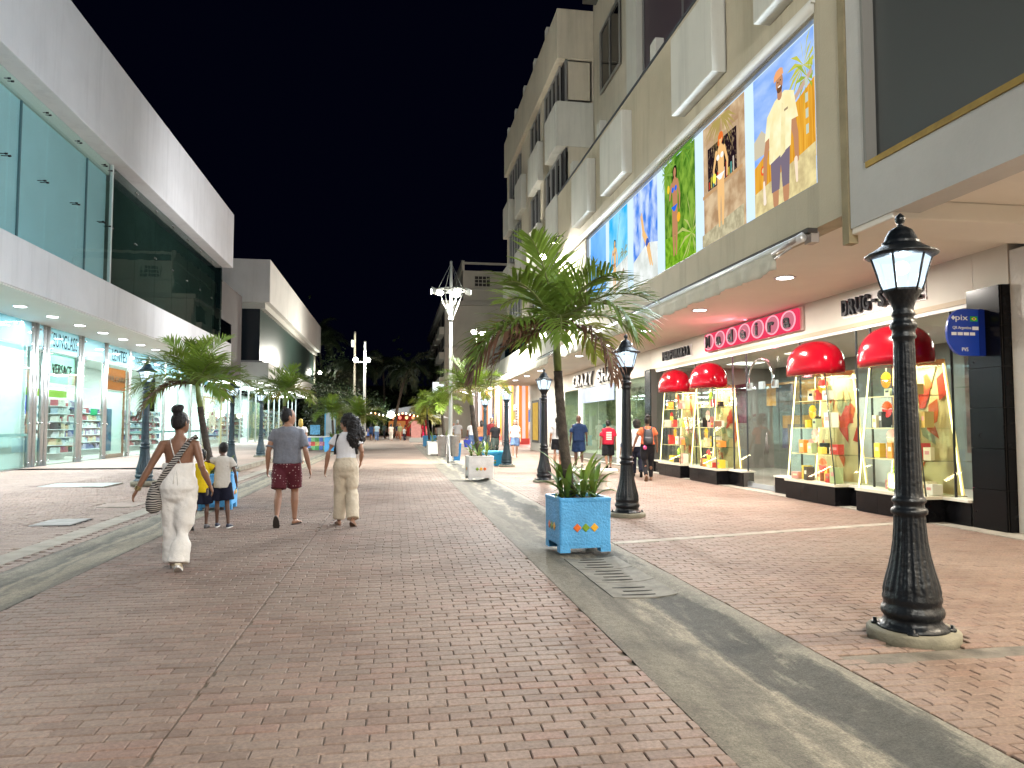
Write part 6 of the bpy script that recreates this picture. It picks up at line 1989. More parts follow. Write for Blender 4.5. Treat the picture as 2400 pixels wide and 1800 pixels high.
part('seat', mb, M('stone_white', (.62, .58, .50), .7, var=.1, vs=5, bump=.3, bs=50), t)
for x in (-.3, .3):
    mb = MB(); mb.lathe([(.17, 0), (.17, .05), (.11, .1), (.1, .26), (.16, .36), (.16, .375)], 14, (x, 0, 0)); part('leg', mb, M('stone_white', (.62, .58, .50), .7), t)
# patchwork kiosk table with boards
t = thing('market_table', 'stall table with a patchwork cloth front and blue boards behind the couple', 'stall', (-4.9, 48.0, 0))
r_ = random.Random(5)
pc = [(.10, .35, .12), (.60, .10, .08), (.12, .22, .55), (.55, .5, .15), (.25, .55, .25), (.65, .3, .4)]
for i in range(6):
    for j in range(3):
        mb = MB(); mb.box(-.75 + i * .25, -.505 + i * .25, -.31, -.30, .02 + j * .26, .275 + j * .26); part('patch', mb, M('patch_%d' % ((i * 2 + j * 3) % 6), pc[(i * 2 + j * 3) % 6], .8, var=.5, vs=20), t)
mb = MB(); mb.box(-.8, .8, -.33, .35, .8, .88); part('table_top', mb, M('table_white', (.75, .74, .70), .5), t)
mb = MB(); mb.box(-.74, .74, -.29, .3, 0, .8); part('body', mb, M('table_body', (.3, .3, .28), .8), t)
t = thing('display_board', 'small blue display board standing on the patchwork stall', 'board', (-4.95, 48.0, .88))
mb = MB(); mb.box(-.3, .3, -.02, .02, .1, .7); part('board', mb, M('board_blue', (.12, .38, .62), .5, var=.4, vs=8), t)
mb = MB(); mb.box(-.25, -.2, -.05, .15, 0, .12); mb.box(.2, .25, -.05, .15, 0, .12); part('leg', mb, black_fix, t)
t = thing('advert_panel', 'tall pale blue advertising panel behind the patchwork stall', 'advertising panel', (-4.2, 50, 0))
mb = MB(); mb.box(-.35, .35, -.05, .05, .3, 3.2); part('frame', mb, M('advert_blue', (.12, .42, .68), .5), t)
mb = MB(); mb.box(-.26, .33, -.06, -.051, .5, 3.0); part('print', mb, M('advert_print', (.5, .55, .56), .5), t)
t = thing('menu_board', 'pale pink menu board on a wheeled foot beside the person in red trousers', 'menu board', (1.95, 69, 0))
mb = MB(); mb.box(-.45, .45, -.05, .05, .45, 2.0); part('panel', mb, M('menu_pink', (.42, .19, .17), .6, var=.2, vs=10), t)
mb = MB(); mb.box(-.62, .62, -.3, .3, .02, .45); part('foot', mb, M('menu_foot', (.3, .3, .28), .6), t)
# far restaurant
t = thing('restaurant', 'low far restaurant with white sloping roof, red wall and round lamps', 'building', (2, 112, 0))
mb = MB(); mb.hexa([(-.6, 108, 3.1), (5.2, 108, 3.5), (5.2, 118, 3.5), (-.6, 118, 3.1)], [(-.6, 108, 3.9), (5.2, 108, 4.9), (5.2, 118, 4.9), (-.6, 118, 3.9)]); part('roof', mb, M('roof_grey_white', (.3, .3, .31), .7), t, True)
mb = MB(); mb.box(-.4, 5, 115, 115.3, 0, 3.3); part('wall', mb, M('wall_red', (.28, .012, .010), .7), t, True)
for k in range(6):
    mb = MB(); mb.ell((-.2 + k * .95, 109, 2.75), (.24, .24, .26), 10, 8); part('lamp_shade', mb, EM('lantern_%d' % (k % 3), ((1, .45, .2), (1, .25, .18), (1, .7, .35))[k % 3], 1.6), t, True)
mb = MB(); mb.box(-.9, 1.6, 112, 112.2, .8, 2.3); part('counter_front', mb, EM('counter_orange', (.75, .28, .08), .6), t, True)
lamp_light('AREA', (2, 111.5, 2.9), 60, (1, .45, .25), 5, aim=(1, 113, 0), size_y=3, name='restaurant_light')
mb = MB(); mb.ell((-.55, 106, 3.15), (.5, .3, .5), 12, 8); solo('globe_lamp', mb, EM('globe_white', (.9, 1, 1), 12), 'bright white globe lamp hanging before the far restaurant', 'lamp')
lamp_light('POINT', (-.55, 105.2, 3.15), 160, (.9, 1, 1), .5, name='globe')
t = thing('hanging_sign', 'white lit sign board near the far palms', 'sign', (6.4, 106, 7.0))
mb = MB(); mb.box(-1.1, 1.1, -.1, .1, -.8, .8); part('board', mb, EM('sign_white', (.9, .95, 1), 1.4), t, bevel=.05)
mb = MB(); mb.tube([(-.5, -.12, .1), (.1, -.12, -.3), (.6, -.12, .3)], .07, 6); mb.tube([(0, 0, .8), (0, 0, 2)], .04, 6); part('swoosh', mb, black_fix, t)
t = thing('fruit_stall', 'lit yellow stall front among the far crowd', 'stall', (-6.5, 102, 0))
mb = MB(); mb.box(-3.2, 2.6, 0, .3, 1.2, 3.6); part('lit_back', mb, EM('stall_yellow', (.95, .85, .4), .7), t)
mb = MB(); mb.box(-3.4, 2.8, -2, .4, 3.6, 3.8); part('roof', mb, M('stall_roof', (.3, .3, .2), .8), t)
t = thing('market_stall', 'low blue fronted stall among the far crowd', 'stall', (-3.5, 88, 0))
mb = MB(); mb.box(-1, 1, -.4, .4, .4, 1.15); part('front', mb, M('stall_blue', (.03, .14, .55), .6), t)
mb = MB(); mb.box(-1.05, 1.05, -.45, .45, 1.15, 1.2); part('top', mb, M('table_white', (.75, .74, .70), .5), t)
t = thing('parasol', 'white parasol over far tables', 'parasol', (4.6, 92, 0))
mb = MB(); mb.lathe([(2.1, 2.5), (1.2, 2.9), (.05, 3.2)], 8, sm=False); part('canopy', mb, M('parasol_white', (.75, .78, .78), .7), t)
mb = MB(); mb.tube([(0, 0, 0), (0, 0, 3.2)], .05, 6); part('pole', mb, steel, t)

r_ = random.Random(91)
warm = [EM('festoon_%d' % k, c, 9.0) for k, c in enumerate(((1, .75, .35), (1, .9, .7), (1, .45, .2)))]
for k in range(3):
    t = thing('light_string', ('string of warm bulbs hung left over the far crowd', 'string of warm bulbs hung over the middle of the far crowd', 'string of warm bulbs hung before the far restaurant')[k], 'string lights', (-6.5 + 4.0 * k, 97 + k, 3.3))
    mb = MB(); P = [(q * .5, 0, -.35 * math.sin(PI * q / 7)) for q in range(8)]
    mb.tube(P, .02, 4); part('cable', mb, black_fix, t)
    for q in range(8):
        mb = MB(); mb.ell((P[q][0], 0, P[q][2] - .12), (.09, .09, .12), 8, 6); part('bulb', mb, warm[r_.randrange(3)], t)
    lamp_light('POINT', (1.7, -.2, -.5), 40, (1, .75, .45), .3, parent=t, name='festoon')
# tall dark coconut palms and trees beyond
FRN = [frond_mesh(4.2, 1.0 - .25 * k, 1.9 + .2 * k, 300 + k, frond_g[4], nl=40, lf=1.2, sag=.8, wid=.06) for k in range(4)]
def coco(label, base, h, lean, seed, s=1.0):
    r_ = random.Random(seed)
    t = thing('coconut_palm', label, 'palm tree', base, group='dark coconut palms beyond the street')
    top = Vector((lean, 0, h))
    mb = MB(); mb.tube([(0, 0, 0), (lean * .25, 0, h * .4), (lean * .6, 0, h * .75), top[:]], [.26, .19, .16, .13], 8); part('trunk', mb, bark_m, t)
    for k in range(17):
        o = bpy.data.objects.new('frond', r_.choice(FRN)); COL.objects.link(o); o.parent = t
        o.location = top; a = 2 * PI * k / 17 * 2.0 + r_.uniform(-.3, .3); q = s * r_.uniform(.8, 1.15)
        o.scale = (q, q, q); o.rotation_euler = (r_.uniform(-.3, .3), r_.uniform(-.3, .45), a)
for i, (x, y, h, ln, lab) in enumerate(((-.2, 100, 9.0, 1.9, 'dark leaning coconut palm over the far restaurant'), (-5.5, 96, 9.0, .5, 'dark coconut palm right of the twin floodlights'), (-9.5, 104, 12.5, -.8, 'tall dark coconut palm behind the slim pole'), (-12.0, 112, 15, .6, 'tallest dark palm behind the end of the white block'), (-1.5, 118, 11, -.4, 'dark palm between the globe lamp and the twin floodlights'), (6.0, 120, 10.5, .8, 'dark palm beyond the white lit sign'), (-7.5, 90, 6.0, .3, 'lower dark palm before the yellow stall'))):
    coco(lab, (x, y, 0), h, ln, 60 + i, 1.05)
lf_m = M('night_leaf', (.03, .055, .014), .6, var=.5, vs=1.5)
LFM = None
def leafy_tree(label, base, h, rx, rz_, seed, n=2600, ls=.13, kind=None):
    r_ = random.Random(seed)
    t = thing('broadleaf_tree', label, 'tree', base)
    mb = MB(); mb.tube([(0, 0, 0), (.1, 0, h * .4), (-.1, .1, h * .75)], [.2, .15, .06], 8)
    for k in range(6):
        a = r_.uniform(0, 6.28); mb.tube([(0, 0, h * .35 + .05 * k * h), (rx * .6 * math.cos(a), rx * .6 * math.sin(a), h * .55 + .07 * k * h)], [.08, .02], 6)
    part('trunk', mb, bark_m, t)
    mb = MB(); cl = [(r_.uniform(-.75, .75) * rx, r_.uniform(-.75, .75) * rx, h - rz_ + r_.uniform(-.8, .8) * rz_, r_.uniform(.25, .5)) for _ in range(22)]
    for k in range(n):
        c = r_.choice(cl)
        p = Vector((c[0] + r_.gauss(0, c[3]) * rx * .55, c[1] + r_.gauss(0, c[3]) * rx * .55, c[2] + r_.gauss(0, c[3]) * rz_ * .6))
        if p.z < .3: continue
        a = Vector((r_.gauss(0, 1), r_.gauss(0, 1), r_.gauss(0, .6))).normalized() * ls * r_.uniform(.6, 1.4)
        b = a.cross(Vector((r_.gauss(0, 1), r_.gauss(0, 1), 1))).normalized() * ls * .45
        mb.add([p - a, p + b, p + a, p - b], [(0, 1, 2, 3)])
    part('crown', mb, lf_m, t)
leafy_tree('dark broadleaf tree at the end of the far white block', (-8.3, 101, 0), 10.5, 2.4, 4.5, 1, 3600, .22)
leafy_tree('lower leafy bush tree behind the advertising panel', (-5.8, 58, 0), 4.6, 1.6, 2.2, 2, 2600, .12)
leafy_tree('dark bushy tree between the kiosk and the crowd', (-5.2, 70, 0), 5.0, 2.0, 2.4, 3, 2600, .15)
leafy_tree('lit green bush beside the white globe lamp', (-3.2, 106, 0), 6.0, 2.2, 2.6, 4, 1800, .2)
# far wooded edge
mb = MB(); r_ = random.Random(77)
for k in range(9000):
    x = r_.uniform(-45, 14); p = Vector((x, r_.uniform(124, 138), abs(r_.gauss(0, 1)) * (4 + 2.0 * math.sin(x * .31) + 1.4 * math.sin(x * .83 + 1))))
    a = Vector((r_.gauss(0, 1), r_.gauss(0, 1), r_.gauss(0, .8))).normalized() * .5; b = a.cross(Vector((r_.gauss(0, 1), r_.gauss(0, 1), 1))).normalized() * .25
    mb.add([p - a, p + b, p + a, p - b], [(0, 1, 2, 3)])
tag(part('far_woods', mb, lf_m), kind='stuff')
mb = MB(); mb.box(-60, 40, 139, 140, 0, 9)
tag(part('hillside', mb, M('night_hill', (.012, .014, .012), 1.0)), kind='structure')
# ------------------------------------------------------------------ people
def skin_mat(n, c): return M('skin_' + n, c, .5, var=.08, vs=9, spec=.4)
SK = {'tan': skin_mat('tan', (.30, .155, .095)), 'brown': skin_mat('brown', (.20, .098, .058)), 'dark': skin_mat('dark', (.105, .052, .034)), 'fair': skin_mat('fair', (.45, .26, .19))}
hair_k = M('hair_black', (.008, .006, .006), .5, spec=.35, bump=.8, bs=90)
hair_b = M('hair_brown', (.03, .016, .01), .5, bump=.8, bs=90)
ctex = bpy.data.textures.new('cloth_folds', 'CLOUDS'); ctex.noise_scale = .085; ctex.noise_depth = 2
ctex2 = bpy.data.textures.new('curls', 'CLOUDS'); ctex2.noise_scale = .035; ctex2.noise_depth = 2
def ering(c, a, b, n, dirx=Vector((1, 0, 0)), diry=Vector((0, 1, 0)), e=1.0):
    out = []
    for k in range(n):
        t = 2 * PI * k / n; cc, ss = math.cos(t), math.sin(t)
        out.append(Vector(c) + dirx * (a * abs(cc) ** e * (1 if cc >= 0 else -1)) + diry * (b * abs(ss) ** e * (1 if ss >= 0 else -1)))
    return out
def blob(name, mb, mat, parent, vox, smooth=4, fold=0.0, tex=None, label=None):
    o = part(name, mb, mat, parent, label=label)
    r = o.modifiers.new('join', 'REMESH'); r.mode = 'VOXEL'; r.voxel_size = vox; r.use_smooth_shade = True
    if smooth:
        s = o.modifiers.new('soften', 'SMOOTH'); s.iterations = smooth; s.factor = .5
    if fold:
        d = o.modifiers.new('folds', 'DISPLACE'); d.texture = tex or ctex; d.strength = fold; d.mid_level = .5; d.texture_coords = 'LOCAL'
    return o
def limb(mb, pts, rad, n=12):
    mb.tube([tuple(p) for p in pts], rad, n)
def lerp(a, b, t): return Vector(a) * (1 - t) + Vector(b) * t

def person(label, loc, yaw, H, spec, lod=0, group=None):
    """spec keys: fem, fat, skin, head (yaw), lk/la rk/ra knees and ankles, le/lw re/rw elbows and wrists, toes; wear = list of garments"""
    S = H / 1.75
    g = spec.get
    fem, fat = g('fem', False), g('fat', 1.0)
    t = thing('person', label, 'person', loc, yaw, group)
    V = lambda p: Vector(p) * S
    sh = (.165 if fem else .185) * (.5 + .5 * fat); hp = .088 * (.7 + .3 * fat)
    shL, shR = Vector((-sh, -.005, 1.385)), Vector((sh, -.005, 1.385))
    hL, hR = Vector((-hp, 0, .90)), Vector((hp, 0, .90))
    kL, kR = Vector(g('lk', (-.10, .02, .49))), Vector(g('rk', (.10, .02, .49)))
    aL, aR = Vector(g('la', (-.10, -.02, .085))), Vector(g('ra', (.10, -.02, .085)))
    eL, eR = Vector(g('le', (-sh - .055, -.03, 1.11))), Vector(g('re', (sh + .055, -.03, 1.11)))
    wL, wR = Vector(g('lw', (-sh - .075, .05, .87))), Vector(g('rw', (sh + .075, .05, .87)))
    vox = (.0085, .016, .024)[lod] * max(.8, S)
    nseg = (18, 14, 10)[lod]
    if fem:
        torso = [(.83, .14, .105, -.01), (.90, .172, .125, -.022), (.965, .168, .118, -.015), (1.06, .132, .095, 0), (1.13, .128, .092, .005), (1.24, .142, .105, .012), (1.33, .158, .102, .005), (1.38, .142, .085, -.005), (1.42, .105, .07, -.01), (1.45, .07, .06, -.01), (1.48, .052, .052, -.006)]
    else:
        torso = [(.83, .13, .10, -.01), (.90, .158, .118, -.018), (.97, .160, .118, -.01), (1.07, .150, .110, 0), (1.16, .155, .115, .006), (1.27, .172, .122, .008), (1.36, .180, .112, 0), (1.405, .155, .095, -.006), (1.44, .115, .08, -.01), (1.47, .08, .068, -.012), (1.50, .058, .058, -.008)]
    torso = [(z, a * fat, b * (.4 + .6 * fat), y) for z, a, b, y in torso]
    def tat(z):
        for p, q in zip(torso[:-1], torso[1:]):
            if p[0] <= z <= q[0]:
                k = (z - p[0]) / (q[0] - p[0]); return [p[i] * (1 - k) + q[i] * k for i in range(4)]
        return list(torso[0] if z < torso[0][0] else torso[-1])
    bd = MB()
    bd.loft([[v * S for v in ering((0, y, z), a, b, nseg, e=.92)] for z, a, b, y in torso])
    # neck and head
    hy = g('head', 0.0); hx = Matrix.Rotation(hy, 3, 'Z'); tilt = Matrix.Rotation(g('nod', 0.0), 3, 'X')
    hc = Vector((0, .015, 1.508))
    limb(bd, [V((0, -.01, 1.44)), V((0, 0, 1.50)), V((0, .01, 1.56))], [.056 * S, .05 * S, .052 * S])
    HD = lambda p: (hx @ tilt @ (Vector(p) * 1.07) + hc) * S
    prof = [(-.005, .032, .035, .035), (.015, .050, .066, .022), (.05, .063, .084, .012), (.09, .070, .094, .006), (.13, .0735, .098, .0), (.165, .070, .095, -.004), (.195, .058, .078, -.006), (.218, .034, .046, -.006), (.228, .008, .01, -.006)]
    bd.loft([[HD((v.x, v.y, v.z)) for v in ering((0, y, z), a, b, nseg)] for z, a, b, y in prof])
    if lod < 2:
        limb(bd, [HD((0, .088, .125)), HD((0, .106, .088)), HD((0, .10, .078))], [.009 * S, .015 * S, .011 * S], 8)   # nose
        for s in (-1, 1):
            m_ = Matrix.Rotation(.25 * s, 3, 'Z')
            bd.ell(HD((s * .074, -.004, .10)), (.010 * S, .018 * S, .032 * S), 8, 6, mat=hx @ m_)
        limb(bd, [HD((-.018, .092, .048)), HD((0, .10, .046)), HD((.018, .092, .048))], [.008 * S, .011 * S, .008 * S], 8)  # lips
        limb(bd, [HD((0, .075, .012)), HD((0, .088, .016))], [.02 * S, .016 * S], 8)                                        # chin
        limb(bd, [HD((-.04, .082, .135)), HD((0, .092, .138)), HD((.04, .082, .135))], [.012 * S, .012 * S, .012 * S], 8)   # brow
    lf = .5 + .5 * fat
    for (h_, k_, a_) in ((hL, kL, aL), (hR, kR, aR)):
        th, sk = lerp(h_, k_, .45), lerp(k_, a_, .32) + Vector((0, -.018, 0))
        limb(bd, [V(h_ + Vector((0, 0, .03))), V(h_), V(th), V(k_), V(sk), V(lerp(k_, a_, .75)), V(a_)], [.083 * S * lf, .086 * S * lf, .072 * S * lf, .052 * S * lf, .054 * S * lf, .038 * S * lf, .034 * S], 12)
    minr = vox * 1.05
    for (s_, e_, w_, sd) in ((shL, eL, wL, -1), (shR, eR, wR, 1)):
        limb(bd, [V(s_ + Vector((-sd * .07, 0, .0))), V(s_), V(lerp(s_, e_, .5)), V(e_), V(lerp(e_, w_, .35)), V(w_)], [.05 * S, .050 * S * lf, .044 * S * lf, .036 * S * lf, .038 * S * lf, max(.025 * S, minr)], 12)
        d = (w_ - e_).normalized()
        side = Vector((0, 1, 0)) - d * d.y; side.normalize()
        out = d.cross(side)
        palm_ = w_ + d * .05
        bd.loft([[(palm_ * 0 + w_ + d * u + v) * S for v in ering((0, 0, 0), a, b, 10, side, out)] for u, a, b in ((-.01, .024, .018), (.03, .036, .018), (.07, .042, .016), (.092, .038, .014))])
        if lod == 0:
            for k in range(4):
                q = (k - 1.5) * .0195
                c = w_ + d * .088 + side * (-q)
                L_ = (.060, .072, .068, .054)[k]
                cur = out * (-.012 * sd)
                d2 = (d + out * (-.35 * sd)).normalized(); d3 = (d + out * (-.95 * sd)).normalized()
                limb(bd, [V(c - d * .02), V(c), V(c + d2 * L_ * .5), V(c + d2 * L_ * .5 + d3 * L_ * .5)], [.010 * S, .0098 * S, .009 * S, .0078 * S], 8)
            c = w_ + d * .025 + side * .028
            dt = (d * .7 + side * .75).normalized()
            limb(bd, [V(c - side * .01), V(c + dt * .035), V(c + (dt * .6 + d * .5).normalized() * .068)], [.013 * S, .0115 * S, .009 * S], 8)
        else:
            limb(bd, [V(w_ + d * .07), V(w_ + d * .13), V(w_ + d * .16 - out * .02 * sd)], [max(.03 * S, minr), max(.026 * S, minr), minr], 8)
    toes = (g('lt', (0, 1, 0)), g('rt', (0, 1, 0)))
    feet = []
    for a_, td in zip((aL, aR), toes):
        td = Vector(td).normalized()
        up = Vector((0, 0, 1)) - td * td.z; up.normalize(); sx = td.cross(up)
        heel = a_ - up * .055 - td * .045
        feet.append((a_, td, up, sx, heel))
        if g('bare', True):
            bd.loft([[(heel + td * u + up * h_ + v) * S for v in ering((0, 0, 0), a, b, 10, sx, up)] for u, a, b, h_ in ((-.005, .022, .022, 0), (.02, .032, .034, .012), (.07, .036, .040, .018), (.13, .042, .028, .004), (.18, .044, .02, -.006), (.215, .038, .014, -.011), (.232, .02, .009, -.014))])
    body = blob('body', bd, SK[spec['skin']], t, vox, 3 if lod < 2 else 2)
    if lod < 2:
        for s in (-1, 1):
            mb = MB(); mb.ell(HD((s * .031, .089, .115)), (.012 * S, .006 * S, .007 * S), 8, 6, mat=hx); part('eye', mb, M('eye_dark', (.03, .025, .022), .2), t)
        mb = MB(); limb(mb, [HD((-.02, .1, .047)), HD((0, .109, .045)), HD((.02, .1, .047))], [.003 * S, .006 * S, .003 * S], 6); part('mouth', mb, M('lip', (.22, .07, .06), .5), t)
    # garments
    for w in spec['wear']:
        kind, mat = w[0], w[1]; o = w[2] if len(w) > 2 else {}
        mb = MB(); off = o.get('off', .016); fo = o.get('fold', .017 if lod < 2 else 0)
        if kind in ('tee', 'top'):
            z0, z1 = o.get('z0', .90), o.get('z1', 1.475)
            rings = []; N = 12
            for k in range(N + 1):
                z = z0 + (z1 - z0) * k / N
                _, a, b, y = tat(z)
                lo = max(0, 1 - (z - z0) / .35); ex = off + o.get('flare', .012) * lo
                if z < 1.2 and o.get('loose', True): a = max(a, tat(1.25)[1] * .93); b = max(b, tat(1.25)[2] * .95)
                if z > 1.44: ex = off * .6
                rings.append([v * S for v in ering((0, y, z), a + ex, b + ex, nseg, e=.9)])
            mb.loft(rings)
            sl = o.get('sleeve', .62)
            if sl:
                for (s_, e_, w_, sd) in ((shL, eL, wL, -1), (shR, eR, wR, 1)):
                    en = lerp(s_, e_, sl) if sl <= 1 else lerp(e_, w_, sl - 1)
                    P = [V(s_ + Vector((-sd * .09, 0, .012))), V(s_ + Vector((-sd * .02, 0, .0))), V(lerp(s_, e_, min(sl, 1) * .5)), V(en)]
                    limb(mb, P, [.05 * S, (.050 * lf + off * .8) * S, (.048 * lf + off) * S, (.047 * lf + off + .006) * S], 12)
            blob('shirt', mb, mat, t, vox * 1.05, (9, 5, 3)[lod], fo * S)
        elif kind in ('shorts', 'trousers', 'skirt'):
            zt = o.get('zt', 1.02); fl = o.get('flare', .02)
            rings = []
            _, a, b, y = tat(.84)
            for z, q in ((.74, .55), (.77, .8), (.80, .95)): rings.append([v * S for v in ering((0, y, z), (a + off) * q, (b + off) * q, nseg)])
            for k in range(6):
                z = .83 + (zt - .83) * k / 5
                _, a, b, y = tat(z)
                a = max(a, o.get('waist', 0)); b = max(b, o.get('waist', 0) * .72)
                rings.append([v * S for v in ering((0, y, z), a + off, b + off, nseg, e=.95)])
            mb.loft(rings)
            for (h_, k_, a_) in ((hL, kL, aL), (hR, kR, aR)):
                if kind == 'trousers':
                    e_ = o.get('end', .97); r_end = o.get('hem', .075)
                    P = [h_ + Vector((0, 0, .02)), lerp(h_, k_, .3), lerp(h_, k_, .7), k_, lerp(k_, a_, .5), lerp(k_, a_, e_)]
                    rr_ = [.094 * lf + off, .092 * lf + off, .078 * lf + off + fl * .2, .062 * lf + off + fl * .5, .05 * lf + off * .8 + fl * .8, r_end]
                else:
                    f_ = o.get('len', .7)
                    P = [h_ + Vector((0, 0, .02)), lerp(h_, k_, f_ * .45), lerp(h_, k_, f_)]
                    rr_ = [.092 * lf + off, .09 * lf + off + fl * .5, .078 * lf + off + fl]
                limb(mb, [V(p) for p in P], [r_ * S for r_ in rr_], 14)
            blob(kind, mb, mat, t, vox * 1.05, o.get('soft', (18, 7, 4)[lod]), fo * S)
        elif kind == 'hair':
            for c, r_ in o['lumps']:
                mb.ell(HD(c), tuple(q * S * 1.09 for q in r_), 12, 8, mat=hx)
            for P, rr_ in o.get('locks', ()):
                limb(mb, [HD(p) for p in P], [q * S for q in rr_], 8)
            blob('hair', mb, mat, t, vox * (1.0 if lod else .95), 1, o.get('curl', .004) * S, ctex2)
        elif kind == 'shoes':
            for (a_, td, up, sx, heel) in feet:
                mb = MB()
                mb.loft([[(heel + td * u + up * h_ + v) * S for v in ering((0, 0, 0), a, b, 12, sx, up)] for u, a, b, h_ in ((-.018, .024, .03, .01), (.01, .038, .045, .02), (.07, .041, .05, .022), (.12, .047, .04, .01), (.18, .05, .03, .0), (.225, .044, .024, -.006), (.25, .022, .014, -.01))])
                blob('shoe', mb, mat, t, vox * 1.0, 2)
                if 'sole' in o:
                    mb = MB()
                    n = 14; out_ = []
                    for k in range(n):
                        q = 2 * PI * k / n
                        u = .115 + .145 * math.cos(q); wd = (.048 + .006 * math.cos(q)) * math.sin(q)
                        out_.append((u, wd))
                    mb.loft([[(heel + td * u + sx * wd - up * .034) * S for u, wd in out_], [(heel + td * u + sx * wd - up * .008) * S for u, wd in out_]], sm=False)
                    part('sole', mb, o['sole'], t)
        elif kind == 'sandals':
            for (a_, td, up, sx, heel) in feet:
                mb = MB(); n = 14; out_ = []
                for k in range(n):
                    q = 2 * PI * k / n
                    out_.append((.108 + .135 * math.cos(q), (.046 + .006 * math.cos(q)) * math.sin(q)))
                mb.loft([[(heel + td * u + sx * wd - up * .034) * S for u, wd in out_], [(heel + td * u + sx * wd - up * .014) * S for u, wd in out_]], sm=False)
                limb(mb, [(heel + td * .16 - sx * .046 - up * .02) * S, (heel + td * .15 + up * .03) * S, (heel + td * .16 + sx * .046 - up * .02) * S], [.012 * S] * 3, 6)
                part('sandal', mb, mat, t)
        elif kind == 'mesh':
            o['fn'](mb, S, tat, V, HD)
            if o.get('remesh', False): blob(o['name'], mb, mat, t, vox, 2)
            else: part(o['name'], mb, mat, t)
    return t
# garment materials
def cloth(n, c, **k): return M('cloth_' + n, c, .85, var=k.get('var', .08), vs=k.get('vs', 5), bump=.25, bs=k.get('bs', 160), col2=k.get('col2'), spec=.25)
def dotted(name, base, dot, sc_, size=.18):
    m = M(name, base, .85); nt = m.node_tree; b = nt.nodes['Principled BSDF']
    tc = nd(nt, 'ShaderNodeTexCoord'); v = nd(nt, 'ShaderNodeTexVoronoi', Scale=sc_); v.inputs['Randomness'].default_value = .35
    nt.links.new(tc.outputs['Object'], v.inputs['Vector'])
    mr = nd(nt, 'ShaderNodeMapRange'); mr.inputs[1].default_value = size; mr.inputs[2].default_value = size + .06; mr.inputs[3].default_value = 1; mr.inputs[4].default_value = 0
    nt.links.new(v.outputs['Distance'], mr.inputs[0])
    mx = nd(nt, 'ShaderNodeMix', data_type='RGBA'); mx.inputs[6].default_value = c4(base); mx.inputs[7].default_value = c4(dot)
    nt.links.new(mr.outputs[0], mx.inputs[0]); nt.links.new(mx.outputs[2], b.inputs['Base Color'])
    return m
def striped(name, c1, c2, sc_, dist=6.0):
    m = M(name, c1, .85); nt = m.node_tree; b = nt.nodes['Principled BSDF']
    tc = nd(nt, 'ShaderNodeTexCoord'); v = nd(nt, 'ShaderNodeTexWave', Scale=sc_, Distortion=dist); v.inputs['Detail'].default_value = 1.0; v.inputs['Detail Scale'].default_value = .6
    v.bands_direction = 'Z'
    nt.links.new(tc.outputs['Object'], v.inputs['Vector'])
    mr = nd(nt, 'ShaderNodeMapRange'); mr.inputs[1].default_value = .48; mr.inputs[2].default_value = .56
    nt.links.new(v.outputs['Fac'], mr.inputs[0])
    mx = nd(nt, 'ShaderNodeMix', data_type='RGBA'); mx.inputs[6].default_value = c4(c1); mx.inputs[7].default_value = c4(c2)
    nt.links.new(mr.outputs[0], mx.inputs[0]); nt.links.new(mx.outputs[2], b.inputs['Base Color'])
    return m
linen = cloth('linen', (.76, .73, .68), var=.05); ecru = cloth('ecru', (.56, .47, .35), var=.06); tee_w = cloth('white', (.66, .65, .66), var=.04); tee_o = cloth('offwhite', (.60, .55, .48), var=.05)
tee_g = cloth('grey', (.175, .18, .205), var=.10, vs=60); navy = cloth('navy', (.012, .03, .085)); navy_d = cloth('navy_dark', (.008, .009, .022)); black_c = cloth('black', (.010, .010, .013)); yellow_c = cloth('yellow', (.70, .50, .012)); red_c = cloth('red', (.42, .015, .04)); orange_c = cloth('orange', (.52, .12, .05)); denim = cloth('denim', (.09, .15, .28), var=.3); pink_c = cloth('pink', (.62, .02, .10)); tan_c = cloth('tan', (.28, .13, .07)); olive_c = cloth('olive', (.22, .22, .10)); green_c = cloth('dkgreen', (.04, .055, .05)); wine = dotted('cloth_wine', (.085, .006, .014), (.55, .42, .40), 24, .17); greyc = cloth('lightgrey', (.4, .42, .42))
zebra = striped('bag_zebra', (.012, .010, .010), (.36, .33, .30), 13, 9.0)
sole_w = M('sole_white', (.7, .69, .66), .6); sole_d = M('sole_dark', (.05, .048, .045), .8); shoe_n = M('shoe_navy', (.02, .025, .05), .6); shoe_c = M('shoe_cream', (.62, .56, .42), .7); sandal_d = M('sandal_dark', (.03, .022, .018), .6); sandal_b = M('sandal_brown', (.16, .09, .055), .6)
short_hair = {'lumps': (((0, -.018, .135), (.082, .095, .098)), ((0, -.03, .09), (.076, .075, .07))), 'curl': .002}
# stepping poses: one foot planted, other foot rolling off its toes
walkA = dict(lk=(-.095, -.06, .475), la=(-.09, -.33, .16), lt=(0, .62, -.78), rk=(.095, .10, .49), ra=(.09, .06, .085))
walkB = dict(rk=(.095, -.06, .475), ra=(.085, -.33, .16), rt=(0, .62, -.78), lk=(-.095, .10, .49), la=(-.09, .06, .085))
standP = dict()

